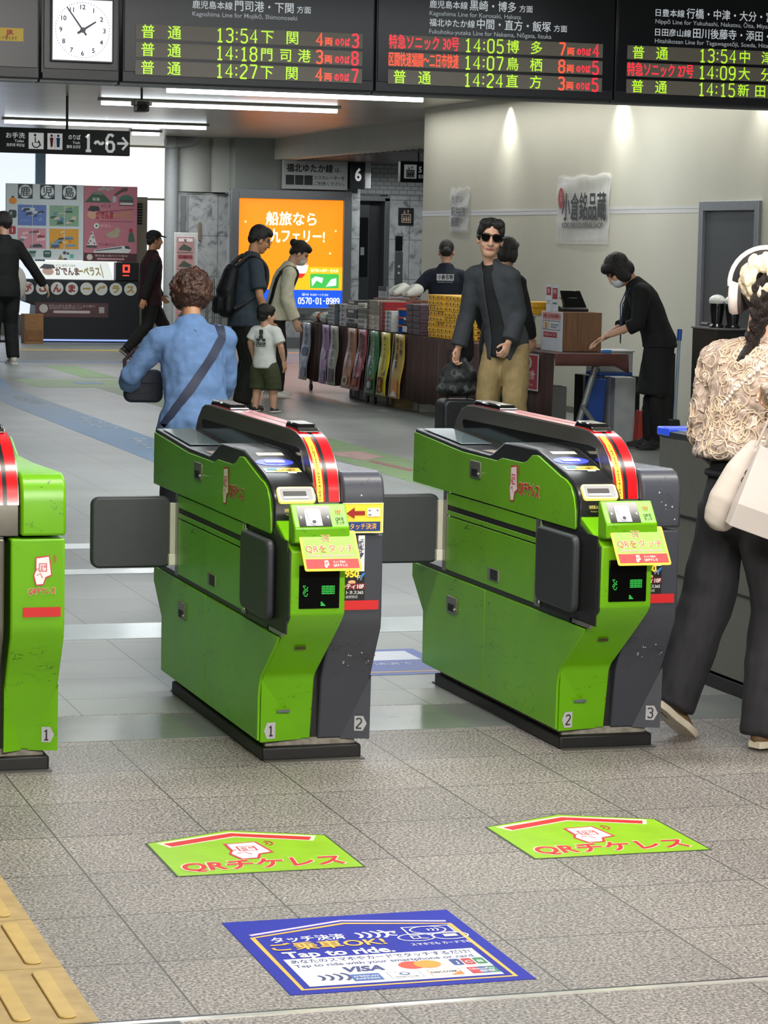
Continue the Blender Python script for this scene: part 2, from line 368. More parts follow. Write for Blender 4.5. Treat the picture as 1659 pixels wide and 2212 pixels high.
wb = MB(); wb.box(11.24, 11.5, 38.6, 39, 0, 2.3); wb.box(12.02, 15.5, 38.6, 39, 0, 2.3); wb.box(11.24, 11.28, 37.6, 38.6, 0, 2.7); struct(wb.build('wall_elevator', MARB, smooth=False))
def small_tile():
    g = NT('small_grey_tiles'); tc = g.n('TexCoord'); mp = g.n('Mapping', Rotation=(math.pi / 2, 0, 0)); g.l(tc.outputs['Object'], mp.inputs[0])
    b = g.n('TexBrick', Color1=(0.34, 0.35, 0.34, 1), Color2=(0.38, 0.39, 0.38, 1), Mortar=(0.15, 0.15, 0.15, 1), Scale=4.0); b.inputs['Mortar Size'].default_value = 0.02
    g.l(mp.outputs[0], b.inputs['Vector']); g.l(b.outputs[0], g.b.inputs['Base Color']); return g.m
wb = MB(); wb.box(11.24, 15.5, 38.56, 39, 2.3, CEIL); struct(wb.build('wall_elevator_upper', small_tile(), smooth=False))
# beam over the passage beside the temporary wall, dark lower ceiling behind it
bm_ = MB(); bm_.box(9.95, 10.25, 28.0, 37.6, 2.75, CEIL); struct(bm_.build('ceiling_beam', mat('#b3b2a6', 0.7, var=0.03, scale=4), smooth=False))
bm_ = MB()
for k in range(40): bm_.box(10.25, 15.5, 28.3 + k * 0.26, 28.3 + k * 0.26 + 0.17, 2.74, 2.78)
bm_.box(10.25, 15.5, 28.0, 38.6, 2.86, 2.9)
struct(bm_.build('ceiling_slats', mat('#4a4b4a', 0.35, 0.4), smooth=False))
# elevator doors
d = thing('door_2', 'dark steel elevator doors recessed in the marble wall beside the lit advertisement', 'elevator door', (11.76, 38.75, 0)); d['kind'] = 'structure'
m = MB(); m.box(11.5, 11.56, 38.55, 38.9, 0, 2.25); m.box(11.96, 12.04, 38.55, 38.9, 0, 2.25); m.box(11.5, 12.04, 38.55, 38.9, 2.2, 2.28); m.build('door_frame', mat('#6d6f6f', 0.3, 0.6), d, 0.004)
m = MB(); m.box(11.56, 11.79, 38.75, 38.8, 0, 2.2); m.build('door_panel', mat('#474a4b', 0.35, 0.5), d, 0.003)
m = MB(); m.box(11.8, 11.96, 38.78, 38.83, 0, 2.2); m.build('door_panel', mat('#3a3c3d', 0.35, 0.5), d, 0.003)
m = MB(); m.box(11.6, 11.76, 38.742, 38.75, 1.05, 1.95); m.build('glass', mat('#0d0f10', 0.12), d, 0.002)
m = MB(); m.box(11.64, 11.70, 38.735, 38.742, 1.38, 1.5); m.build('notice', mat('#8a8c8c', 0.6), d)
# marble pillar with plain round head, service pipe
pl = MB(); pl.box(8.62, 9.36, 38.0, 38.7, 0, 2.24); struct(pl.build('pillar_marble', MARB, smooth=False))
pl = MB(); pl.box(9.12, 9.4, 37.9, 38.7, 2.26, CEIL); pl.lathe([(0.36, 2.26), (0.36, CEIL)], (8.88, 38.3, 0), 32); struct(pl.build('pillar_head', plaster))
pl = MB(); pl.box(8.66, 8.72, 37.95, 38.0, 0, 2.2); struct(pl.build('trim_2', mat('#8b8d8c', 0.3, 0.6), smooth=False))
t = thing('service_pipe', 'grey insulated pipe bending into the ceiling beside the round pillar head', 'pipe', (8.55, 38.2, 2.2))
m = MB(); m.tube([(8.52, 37.9, 2.97), (8.62, 37.9, 2.98), (8.78, 37.9, 3.0), (8.86, 37.9, 3.07)], 0.085, 16); m.build('elbow', mat('#8c8f90', 0.5), t)
m = MB(); m.cyl((8.52, 38.0, 0), (8.52, 38.0, 2.9), 0.1, seg=20); m.build('pipe', mat('#9b9e9d', 0.5), t)
m = MB(); m.cyl((8.40, 37.9, 2.97), (8.54, 37.9, 2.97), 0.095, seg=20); m.build('end_cap', mat('#a7a9a8', 0.5), t, 0.01)
# bright frosted windows at the far left
def pane_mat(h, e): return mat(h, 0.4, emit=e)
wf = mat('#7d9aa8', 0.4, 0.3)
wn = thing('window_1', 'bright frosted end window left of the mullion', 'window', (5.0, 42, 0)); wn['kind'] = 'structure'
m = MB(); m.box(2.0, 7.2, 42, 42.03, 0.3, 3.02); m.build('pane', pane_mat('#dfe8fb', 1.05), wn, smooth=False)
m = MB(); m.box(7.2, 7.36, 41.93, 42.05, 0, CEIL); m.build('mullion', wf, wn, 0.01)
wn = thing('window_2', 'bright frosted end window between mullion and pillar', 'window', (8.3, 42, 0)); wn['kind'] = 'structure'
m = MB(); m.box(7.36, 9.3, 42, 42.03, 0.3, 3.02); m.build('pane', pane_mat('#f1f2ee', 1.08), wn, smooth=False)
m = MB(); m.box(8.7, 9.3, 41.95, 41.99, 2.18, 2.215); m.build('rail', mat('#a9aca4', 0.5), wn)
wb = MB(); wb.box(2.0, 9.4, 41.97, 42.1, 0, 0.32); wb.box(2, 9.4, 42.0, 42.1, 3.0, CEIL); wb.box(-7, 2, 42, 42.1, 0, CEIL); wb.box(9.3, 9.5, 38.7, 42.1, 0, CEIL); struct(wb.build('wall_window', white_wall, smooth=False))
# ------------------------------------------------------------------ bands, markings and stickers on the floor
band = NT('polished_band'); tcb = band.n('TexCoord'); nb = band.n('TexNoise', Scale=2.0, Detail=3.0); band.l(tcb.outputs['Object'], nb.inputs['Vector'])
band.l(band.ramp(nb.outputs[0], [(0.3, (0.17, 0.19, 0.18, 1)), (0.7, (0.25, 0.27, 0.26, 1))]), band.b.inputs['Base Color']); band.b.inputs['Roughness'].default_value = 0.16
m = MB(); m.box(-4, 9, 7.955, 8.385, 0, 0.0015); struct(m.build('floor_band', band.m, smooth=False))
m = MB(); m.box(-4, 9, 10.02, 10.42, 0, 0.0015); m.box(-4, 3.2, 12.0, 12.18, 0, 0.0015); m.box(-4, 3.0, 13.0, 13.22, 0, 0.0015); struct(m.build('floor_band_far', mat('#a9b6b6', 0.15, var=0.05, scale=3), smooth=False))
# steel expansion strip
m = MB(); m.box(-1, 4, 5.012, 5.03, 0, 0.003); struct(m.build('trim_3', mat('#e6e6e2', 0.2, 0.6), smooth=False))
m = MB(); m.box(-1, 4, 5.03, 5.042, 0, 0.002); struct(m.build('trim_4', mat('#15161a', 0.4), smooth=False))
m = MB(); m.box(-1, 1.16, 4.9, 5.012, 0, 0.0022); struct(m.build('trim_5', mat('#33403c', 0.3, 0.2), smooth=False))
# ================================================================== ticket gates
def scratched(h, rough=0.33, chips=False, edge=None):
    g = NT('vinyl_' + h.lstrip('#')); tc = g.n('TexCoord'); c = rgb(h)
    n = g.n('TexNoise', Scale=4.0, Detail=3.0); g.l(tc.outputs['Object'], n.inputs['Vector'])
    base = g.ramp(n.outputs[0], [(0.3, tuple(x * 0.92 for x in c[:3]) + (1,)), (0.7, tuple(x * 1.06 for x in c[:3]) + (1,))])
    mp = g.n('Mapping', Scale=(10, 5, 22), Rotation=(0.35, 0, 0)); g.l(tc.outputs['Object'], mp.inputs[0])
    n2 = g.n('TexNoise', Scale=1.6, Detail=2.0, Distortion=1.2); g.l(mp.outputs[0], n2.inputs['Vector'])
    a = g.math('ABSOLUTE', g.math('SUBTRACT', n2.outputs[0], 0.62)); s = g.math('LESS_THAN', a, 0.006)
    n3 = g.n('TexNoise', Scale=3.0); g.l(tc.outputs['Object'], n3.inputs['Vector'])
    s = g.math('MULTIPLY', s, g.math('GREATER_THAN', n3.outputs[0], 0.52))
    out = g.mix(s, base, tuple(x * 0.3 for x in c[:3]) + (1,))
    if chips:
        vo = g.n('TexVoronoi', Scale=60.0); g.l(tc.outputs['Object'], vo.inputs['Vector'])
        k = g.math('MULTIPLY', g.math('LESS_THAN', vo.outputs['Distance'], 0.16), g.math('GREATER_THAN', n3.outputs[0], 0.60))
        out = g.mix(k, out, (0.5, 0.5, 0.48, 1))
    g.l(out, g.b.inputs['Base Color']); g.b.inputs['Roughness'].default_value = rough
    return g.m
GREEN = scratched('#69ae02'); DGREY = scratched('#3f424c', 0.36, True)
BLACKP = mat('#1b1c1f', 0.3, var=0.1); DARKP = mat('#2b2d30', 0.42, var=0.1); RUB = mat('#121213', 0.5); STEEL = mat('#8d8c86', 0.32, 0.75, var=0.05, stretch=(1, 1, 30))
SPINE = mat('#6a6860', 0.36, 0.6, var=0.06, stretch=(1, 12, 1)); CHROME = mat('#d8d8d8', 0.12, 1.0); REDV = mat('#d3121c', 0.25, var=0.04, coat=0.4)
FLAP = mat('#2c3034', 0.5, var=0.08)
def phone_mark(a, x, y, s, red='#c8324a', white='#f6e9ea'):
    # hand holding a phone, in outline
    a.poly([(x - .30 * s, y + .50 * s), (x + .26 * s, y + .56 * s), (x + .36 * s, y - .22 * s), (x + .12 * s, y - .32 * s), (x + .04 * s, y - .58 * s), (x - .28 * s, y - .60 * s), (x - .38 * s, y - .2 * s), (x - .30 * s, y)], red)
    a.poly([(x - .25 * s, y + .45 * s), (x + .22 * s, y + .51 * s), (x + .31 * s, y - .18 * s), (x + .09 * s, y - .27 * s), (x, y - .53 * s), (x - .24 * s, y - .55 * s), (x - .33 * s, y - .2 * s), (x - .25 * s, y + .02 * s)], white)
    a.frame(x - .16 * s, y - .05 * s, x + .15 * s, y + .26 * s, .03 * s, red)
    a.frame(x - .09 * s, y + .1 * s, x - .01 * s, y + .18 * s, .022 * s, red); a.frame(x + .03 * s, y + .1 * s, x + .11 * s, y + .18 * s, .022 * s, red); a.frame(x - .09 * s, y - .0 * s, x - .01 * s, y + .07 * s, .02 * s, red)
    a.line([(x - .30 * s, y - .05 * s), (x - .18 * s, y + .08 * s)], .025 * s, red); a.line([(x - .24 * s, y - .2 * s), (x - .1 * s, y - .12 * s), (x - .02 * s, y - .3 * s)], .03 * s, red)
    a.arc(x + .32 * s, y + .42 * s, .10 * s, -60, 60, .03 * s, red, 5); a.arc(x + .32 * s, y + .42 * s, .18 * s, -60, 60, .03 * s, red, 5)
def qr_words(a, x, y, h, w, red='#c41f2c', white='#f8efe2', skew=0.12):
    a.text('QRチケレス', x, y, h * 1.04, white, w * 1.02, 'c', 0.06, skew=skew); a.text('QRチケレス', x, y, h, red, w, 'c', 0.03, skew=skew)
def mirror(pr): return [(1.285 - a, b) for a, b in pr]
def gate(gx, label, num_l, num_r, left=True, right_mat=None, right_art='plain', flap_label=True):
    t = thing('ticket_gate', label, 'ticket gate', (gx, 7.58, 0), world=False)
    rm = right_mat or DGREY
    # plinth
    m = MB(); m.box(.015, .325, -.035, 1.2, 0, .042); m.build('plinth', RUB, t, .006)
    m = MB(); m.box(.03, .31, -.01, 1.18, .042, .064); m.build('plinth_skirt', mat('#8f8a80', 0.7, var=0.35, scale=45), t)
    m = MB(); m.box(.02, .33, -.06, 1.24, 0, .004); m.build('floor_plate', mat('#595955', 0.5, 0.3), t)
    # inner bodies, left and right half (the right one turned end for end)
    low = [(.02, .06), (.02, .25), (-.11, .40), (-.14, .70), (1.04, .70), (1.04, .43), (1.425, .43), (1.42, .35), (1.285, .245), (1.28, .06)]
    m = MB(); m.prism(low, 'x', .004, .172); m.build('inner_body', DARKP, t, .004)
    lowr = [(-.018, .06), (-.05, .25), (-.09, .32), (-.145, .41), (-.15, .45), (-.15, .695), (1.43, .695), (1.43, .43), (1.28, .26), (1.28, .06)]
    m = MB(); m.prism(lowr, 'x', .19, .346); m.build('end_fascia', rm, t, .006)
    m = MB(); m.box(.172, .19, -.008, 1.27, .06, .70); m.build('centre_joint', RUB, t)
    hood = [(-.152, .703), (-.152, .80), (-.148, .83), (-.138, .855), (-.118, .872), (-.09, .88), (.40, .868), (.67, .868), (.80, .916), (1.07, .918), (1.37, .855), (1.43, .80), (1.43, .70)]
    m = MB(); m.prism(hood, 'x', .218, .348); m.build('hood', rm, t, .008, ang=50)
    # spine with sensors and stripes
    sp = [(-.128, .70), (-.128, .79), (-.118, .84), (-.098, .88), (-.066, .915), (-.02, .947), (.03, .968), (.09, .981), (.16, .986), (1.19, .992), (1.265, .988), (1.32, .973), (1.37, .94), (1.405, .90), (1.425, .85), (1.43, .70)]
    m = MB(); m.prism(sp, 'x', .136, .216); m.build('spine', SPINE, t, .003, ang=50)
    m = MB()
    for x0, x1 in ((.134, .1365), (.2155, .218)): m.prism([(1.296, .937), (1.305, .925), (1.283, .901), (.85, .88), (.06, .86), (-.02, .868), (.03, .932), (.08, .938)], 'x', x0, x1)
    m.build('sensor_window', mat('#0b0b0d', 0.12, coat=0.3), t)
    top = sp[1:11]
    def ribbon(name, x0, x1, mt, lift, a, b):
        mm = MB(); vs = []; fs = []
        pts = [p for p in sp[1:12]]; pts = pts[a:b]
        nrm = []
        for i in range(len(pts)):
            p, q = pts[max(i - 1, 0)], pts[min(i + 1, len(pts) - 1)]; d = V((q[0] - p[0], q[1] - p[1])).normalized(); nrm.append((-d.y, d.x))
        for p, n in zip(pts, nrm):
            for xx, l in ((x0, 0), (x0, lift), (x1, lift), (x1, 0)): vs.append((xx, p[0] + n[0] * l, p[1] + n[1] * l))
        for i in range(len(pts) - 1):
            k = 4 * i; fs += [(k + j, k + j + 1, k + 5 + j, k + 4 + j) for j in range(3)]
        mm.add(vs, fs); return mm.build(name, mt, t, ang=50)
    ribbon('edge_trim', .136, .1385, STEEL, .0012, 0, 11); ribbon('edge_trim', .2135, .216, STEEL, .0012, 0, 11); ribbon('centre_strip', .170, .182, BLACKP, .0008, 0, 11)
    ribbon('red_stripe', .139, .170, REDV, .0014, 0, 11); ribbon('red_stripe', .182, .213, REDV, .0014, 0, 11)
    if left:
        ribbon('notice_strip', .1455, .1645, mat('#f2c63a', 0.4), .0022, 0, 6)
        # the notice runs up the curved front, one character at a time
        chars = 'ドアが閉まりますかけこみはおやめください'
        for_k = []
        L = [V((p[0], p[1])) for p in sp[1:6]]; seg = [(L[i + 1] - L[i]).length for i in range(4)]; tot = sum(seg)
        mm = MB()
        for k, ch in enumerate(chars):
            s_ = tot * (1 - (k + .7) / (len(chars) + .6)); i = 0
            while i < 3 and s_ > seg[i]: s_ -= seg[i]; i += 1
            d = (L[i + 1] - L[i]).normalized(); p = L[i] + d * s_
            vs, fs = text_mesh(ch, 0.02); hh = .0088
            mm.add([(.155 + (q[0] - .5) * hh, p.x - d.y * .0031 + d.x * (q[1] - .37) * hh, p.y + d.x * .0031 + d.y * (q[1] - .37) * hh) for q in vs], fs)
        mm.build('lettering', mat('#3a2005', 0.5), t, smooth=False)
    for y0, y1, z in ((.93, 1.24, .990), (-.04 + .12, .26, .986)):
        m = MB(); m.prism([(y0, z - .004), (y0 + .03, z + .018), (y1 - .03, z + .02), (y1, z - .004)], 'x', .146, .206); s_ = m.build('sensor_hump', mat('#101113', 0.12, coat=0.5), t, .006)
        m = MB(); m.prism([(y0 - .006, z - .004), (y0 + .004, z + .004), (y0 + .016, z + .008), (y0 + .01, z - .004)], 'x', .144, .208); m.build('chrome_edge', CHROME, s_, .002)
    if not left:
        ST = mat('#6f6b64', 0.34, 0.7, var=0.06, stretch=(1, 1, 30))
        m = MB(); m.prism(lowr, 'x', .0, .172); m.build('steel_side', ST, t, .006)
        m = MB(); m.prism([(-.15, .70), (-.15, .80), (-.10, .85), (.40, .868), (.67, .868), (.80, .916), (1.07, .918), (1.37, .855), (1.43, .70)], 'x', .0, .136); m.build('deck', BLACKP, t, .008, ang=50)
        return finish_right(t, num_r, right_art, rm)
    # left half: black deck, green panels
    deck = [(-.183, .70), (-.187, .79), (-.165, .82), (-.125, .845), (-.054, .868), (.188, .919), (.44, .919), (.49, .916), (.60, .872), (.628, .866), (.92, .869), (1.428, .895), (1.435, .86), (1.435, .70)]
    m = MB(); m.prism(deck, 'x', -.001, .136); m.build('deck', BLACKP, t, .006, ang=50)
    up = [(1.432, .703), (1.428, .882), (.905, .853), (.545, .852), (.494, .865), (.302, .866), (.262, .875), (.215, .897), (.175, .9), (.159, .899), (-.036, .853), (-.082, .846), (-.120, .832), (-.150, .80), (-.165, .761), (-.17, .71), (-.165, .702)]
    m = MB(); m.prism(up, 'x', -.006, 0.0); up_o = m.build('upper_panel', GREEN, t, .0015)
    a = Art((-.0065, 1.432, .0), (0, -1, 0), (0, 0, 1))
    x0 = 1.432
    phone_mark(a, x0 - .375, .795, .105); qr_words(a, x0 - .235, .785, .045, .19, skew=0)
    a.build('lettering', up_o)
    mid = [(1.05, .432), (1.05, .634), (.177, .634), (.177, .432)]
    mm_ = MB(); mm_.prism([(1.05, .432), (1.05, .617), (.177, .617), (.177, .432)], 'x', -.003, .004); mm_.build('middle_panel', GREEN, t, .001)
    m = MB(); m.box(-.003, .004, .177, 1.05, .622, .638); m.box(-.003, .004, .177, 1.05, .657, .698); m.build('strip_panel', GREEN, t, .001)
    m = MB(); m.box(-.0015, .004, .177, 1.05, .638, .657); m.build('bumper_strip', RUB, t)
    lowf = [(.632, .066), (.632, .412), (-.262, .412), (-.235, .385), (-.075, .268), (-.055, .24), (-.045, .2), (-.042, .066)]
    m = MB(); m.prism(lowf, 'x', -.004, .004); m.build('lower_panel', GREEN, t, .0012)
    m = MB(); m.prism([(1.288, .066), (1.288, .412), (.637, .412), (.637, .066)], 'x', -.004, .004); m.build('lower_panel', GREEN, t, .0012)
    m = MB(); m.prism([(1.292, .066), (1.297, .25), (1.43, .36), (1.43, .412), (1.292, .412)], 'x', -.002, .168); m.build('rear_fascia', GREEN, t, .003)
    for y_, z_, w_, h_ in ((.751, .805, .105, .058), (.963, .318, .105, .058)):
        m = MB(); m.cur = 0; m.prism(rrect(y_ - w_ / 2, z_ - h_ / 2, y_ + w_ / 2, z_ + h_ / 2, .008), 'x', -.010, -.004); hnd = m.build('latch_handle', mat('#7a776f', 0.32, 0.5), t, .002)
        m = MB(); m.prism(rrect(y_ - .03, z_ - .022, y_ + .03, z_ + .002, .003), 'x', -.0115, -.009); m.build('latch_hole', mat('#0a0a0a', 0.6), hnd)
        m = MB(); m.cyl((-.014, y_ - .04, z_ - .012), (-.009, y_ - .04, z_ - .012), .006); m.build('key_lock', CHROME, hnd)
    m = MB(); m.prism(rrect(.505, .455, .61, .493, .003), 'x', -.006, -.002); vt = m.build('side_vent', mat('#85867f', 0.4, 0.3), t)
    m = MB()
    for k in range(5): m.box(-.008, -.005, .512, .58, .459 + k * .007, .4625 + k * .007)
    m.build('vent_slot', mat('#0a0a0a', 0.6), vt)
    # flap doors
    def flap_post(y0, y1):
        m = MB(); m.box(-.004, .004, y0, y1, .425, .702); m.build('hinge_post', STEEL, t, .002)
    flap_post(.125, .172); flap_post(1.052, 1.09)
    m = MB(); m.box(-.001, .003, -.34, .125, .43, .70); m.build('flap_recess', mat('#141517', 0.5), t)
    m = MB(); m.prism(rrect(-.215, .452, .108, .688, .03), 'x', -.028, -.002); f1 = m.build('flap_door', FLAP, t, .008)
    m = MB(); m.box(-.012, -.003, .108, .126, .45, .69); m.build('hinge_strip', mat('#6c8a52', 0.4), f1, .002)
    
    for z_ in (.44, .674): m = MB(); m.cyl((-.008, .117, z_), (-.008, .117, z_ + .026), .009); m.build('hinge_pin', CHROME, f1)
    m = MB(); m.prism(rrect(-.287, .447, -.012, .688, .028), 'y', 1.105, 1.14); f2 = m.build('flap_door', FLAP, t, .008)
    m = MB(); m.box(-.022, -.003, 1.088, 1.106, .462, .668); m.build('hinge_strip', mat('#b9b8a8', 0.4), f2, .002)
    m = MB(); m.box(-.025, -.002, 1.086, 1.107, .456, .494); m.build('hinge_block', mat('#d6d5c6', 0.4), f2, .002)
    # front display module
    sd = [(-.018, .062), (-.052, .25), (-.07, .272), (-.265, .412), (-.34, .468), (-.36, .49), (-.362, .674), (-.185, .742), (-.16, .742), (-.16, .40), (0.0, .24), (0.0, .062)]
    m = MB(); m.prism(sd, 'x', .006, .168); m.build('front_fascia', GREEN, t, .004)
    sk = [(-.355, .478), (-.355, .668), (-.185, .722), (-.16, .722), (-.16, .46), (-.262, .414)]
    m = MB(); m.prism(sk, 'x', .001, .0075); m.build('side_cheek', mat('#1d2022', 0.35, var=0.1), t, .001)
    m = MB(); m.prism([(-.30, .418), (-.16, .418), (-.16, .43), (-.31, .43)], 'x', -.004, .004); m.build('side_sill', STEEL, t)
    m = MB(); m.box(.030, .150, -.366, -.358, .507, .632); dsp = m.build('display_screen', mat('#020303', 0.25, spec=0.15), t, .002)
    a = Art((.030, -.3665, .507), (1, 0, 0), (0, 0, 1)); gl = mat('#2fb648', 0.4, emit=0.55)
    for k in range(5):
        for q in range(11): a.rect(.066 + q * .0036, .042 + k * .0052, .0688 + q * .0036, .0448 + k * .0052 + (.0006 if (q * 7 + k * 3) % 3 else 0), gl)
    for k in range(7):
        for q in range(3):
            if (k * 5 + q * 3) % 4: a.rect(.010 + q * .005 + k % 2 * .002, .036 + k * .0048, .0135 + q * .005 + k % 2 * .002, .0388 + k * .0048, gl)
    for k in range(4): a.rect(.064, .008 + k * .0032, .078 - k * .003, .0102 + k * .0032, gl)
    a.poly([(.066, .124), (.080, .124), (.067, .108)], mat('#4f7a24', 0.5))
    a.build('lettering', dsp)
    for z_, x0_, c_ in ((.375, .06, 0), (.145, .055, 0)):
        pass
    m = MB(); m.add([(.058, -.222, .375), (.092, -.222, .375), (.096, -.208, .365), (.062, -.208, .365)], [(0, 1, 2, 3)]); 
    for v_ in m.v: v_.y -= .0025
    m.build('sensor_slit', mat('#4f3d2c', 0.4), t)
    m = MB(); m.box(.055, .095, -.0515, -.049, .15, .158); m.build('sensor_slit', mat('#5d6670', 0.4), t)
    a = Art((-.004, -.0485, -.002), (.137, .029, 0), (0, -.03, 1), .0012); a.poly([(.020, .098), (.030, .072), (.058, .072), (.058, .122), (.030, .122)], '#b9b9bd'); a.digits(num_l, .042, .097, .030, .024, '#2b2b2e', .0045); a.build('number_sticker', t)
    # facet of the lower front
    m = MB(); m.add([(.005, -.0535, .255), (.005, -.0475, .061), (.142, -.0175, .061), (.005, -.0, .061), (.005, -.0, .255)], [(0, 1, 2), (1, 3, 2), (0, 4, 3, 1)]); m.build('front_facet', GREEN, t, smooth=False)
    # ticket slot on the curved black front
    def on_deck(y): return None
    P0, P1 = V((0, -.187, .785)), V((0, -.13, .846)); ey = (P1 - P0).normalized(); nz = V((1, 0, 0)).cross(ey)
    m = MB(); c0 = V((.068, -.172, .813)) + nz * .001
    def place(mb, pts, lift0, lift1):
        n = len(pts); vs = [c0 + V((1, 0, 0)) * p[0] + ey * p[1] + nz * lift0 for p in pts] + [c0 + V((1, 0, 0)) * p[0] + ey * p[1] + nz * lift1 for p in pts]
        mb.add(vs, [tuple(range(n)), tuple(range(2 * n - 1, n - 1, -1))] + [(i, i + n, (i + 1) % n + n, (i + 1) % n) for i in range(n)])
    place(m, rrect(-.056, -.028, .056, .028, .01), -.004, .008); fr = m.build('ticket_slot', mat('#f4e07a', 0.3, emit=0.55), t, .002)
    m = MB(); place(m, rrect(-.049, -.021, .049, .021, .007), .006, .0088); m.build('slot_recess', mat('#1a1b20', 0.2), fr)
    m = MB(); place(m, rrect(-.04, -.008, .03, .010, .003), .0085, .0095); m.build('slot_mouth', mat('#050505', 0.5), fr)
    m = MB(); place(m, rrect(-.04, -.018, .034, -.009, .002), .0085, .0100); m.build('slot_lip', mat('#777a80', 0.3, 0.5), fr)
    a = Art((0, -.1885, 0), (1, 0, 0), (0, 0, 1)); a.text('切符投入口', .048, .772, .011, '#e6d27a', .036, 'c', .03); a.text('Ticket ▸', .048, .759, .006, '#d8c06a', .026)
    a.disc(.092, .762, .015, '#dff0e6'); a.rect(.081, .766, .103, .771, '#20322e'); a.poly([(.088, .766), (.096, .766), (.098, .750), (.086, .750)], '#20322e'); a.build('slot_lettering', t)
    # card pad on the slope
    Q0, Q1 = V((0, -.054, .868)), V((0, .188, .919)); ey2 = (Q1 - Q0).normalized()
    a = Art(Q0, (1, 0, 0), ey2, .0012)
    ring = mat('#3b46e8', 0.3, emit=1.3); pad = mat('#b9b4e6', 0.3, emit=1.0)
    a.disc(.064, .115, .058, ring, .036, n=36); a.frame(.034, .103, .094, .127, .0012, ring); a.rect(.034, .104, .094, .126, pad); a.text('IC', .064, .092, .010, '#2a2ab8')
    a.build('card_reader_pad', t)
    a = Art(Q0, (1, 0, 0), ey2, .0012)
    a.rect(.012, .012, .122, .052, '#e8edf0'); a.poly([(.03, .016), (.075, .05), (.12, .05), (.12, .016)], '#e6d24a'); a.rect(.02, .03, .05, .044, '#6aa8d8'); a.disc(.095, .032, .012, '#b98a2a'); a.text('タッチ決済', .066, .020, .010, '#3a3a3a', .05); a.build('deck_sticker', t); a = Art(Q0, (1, 0, 0), ey2, .0012); a.rect(.03, .185, .112, .215, '#d9d4c4'); a.text('ICカードはここへ', .071, .2, .012, '#5a3a1a', .07)
    a.build('deck_sticker', t); a = Art(Q0, (1, 0, 0), ey2, .0012); a.rect(.078, .0, .104, .010, '#e9edd6'); a.build('deck_sticker', t)
    Q0, Q1 = V((0, .64, .8668)), V((0, .92, .869)); a = Art(Q0, (1, 0, 0), (Q1 - Q0).normalized(), .0012)
    a.rect(.02, .01, .12, .13, '#8a7f78'); a.rect(.03, .03, .1, .06, '#c9b9a8'); a.text('出口', .06, .1, .03, '#d9d0c8'); a.build('deck_sticker', t)
    m = MB(); m.prism([(.96, .874), (1.38, .8955), (1.38, .898), (.96, .8765)], 'x', .012, .122); m.build('deck_glass', mat('#74868c', 0.08, var=0.05), t, .001)
    # QR reader on the front and its tilted sign
    m = MB(); bx = [(-.315, .80), (-.33, .806), (-.385, .742), (-.385, .70), (-.32, .69)]
    m.prism(bx, 'x', .008, .172); q = m.build('qr_reader', GREEN, t, .004)
    O = V((.008, -.385, .742)); e2 = (V((0, -.33, .806)) - V((0, -.385, .742))).normalized(); a = Art(O, (1, 0, 0), e2, .0012)
    a.rect(.016, .004, .112, .076, mat('#0a0c0b', 0.08)); a.poly([(.036, .006), (.084, .006), (.084, .058), (.078, .066), (.042, .066), (.036, .058)], '#b9bcc8'); a.poly([(.047, .012), (.073, .012), (.078, .058), (.042, .058)], '#a5a8b6'); a.disc(.06, .018, .009, '#f2f2f2'); a.disc(.06, .018, .006, '#20222c')
    a.poly([(.022, .03), (.028, .036), (.022, .042)], '#d8f0d0'); a.poly([(.106, .03), (.100, .036), (.106, .042)], '#d8f0d0')
    a.text('QRを', .138, .030, .013, '#1c3a1c', .026, 'c', .02); a.text('タッチ', .138, .016, .012, '#1c3a1c', .026, 'c', .02)
    for k in range(3): a.line([(.128 + k * .006, .048), (.132 + k * .006, .054), (.130 + k * .006, .062)], .003, '#e8552a')
    a.build('reader_face', q)
    e2 = V((0, .083, .104)).normalized(); O = V((.022, -.455, .628))
    m = MB(); nz2 = V((1, 0, 0)).cross(e2); pts = rrect(0, 0, .168, .133, .006); n = len(pts)
    vs = [O + V((p[0], 0, 0)) + e2 * p[1] for p in pts] + [O + V((p[0], 0, 0)) + e2 * p[1] - nz2 * .003 for p in pts]
    m.add(vs, [tuple(range(n)), tuple(range(2 * n - 1, n - 1, -1))] + [(i, i + n, (i + 1) % n + n, (i + 1) % n) for i in range(n)])
    sg = m.build('tilted_sign', mat('#f6dc3a', 0.25, emit=0.75), t)
    a = Art(O, (1, 0, 0), e2, .0006)
    a.rect(.006, .006, .162, .125, '#8dbf4a'); a.rect(.006, .006, .162, .038, '#cf2a2e'); a.text('QRをタッチ', .083, .072, .028, '#f6ecb0', .142, 'c', .07); a.text('QRをタッチ', .083, .072, .028, '#d2343c', .142, 'c', .0)
    for k in range(3): a.line([(.064, .096 + k * .009), (.076, .102 + k * .009), (.088, .096 + k * .009)], .0055, '#f6ecb0'); a.line([(.065, .096 + k * .009), (.076, .102 + k * .009), (.087, .096 + k * .009)], .003, '#b34a3a')
    a.text('Touch the QR code here', .083, .050, .010, '#f08fb0', .13, 'c', .03); a.rect(.006, .038, .162, .041, '#f2d25a')
    phone_mark(a, .066, .021, .024, '#cf2a2e', '#f5c9c0'); a.text('ネット予約の', .104, .027, .009, '#f8d8d0', .036, 'c', .02); a.text('QRチケレス', .106, .016, .010, '#f8d8d0', .042, 'c', .03)
    a.build('sign_print', sg)
    return finish_right(t, num_r, right_art, rm)
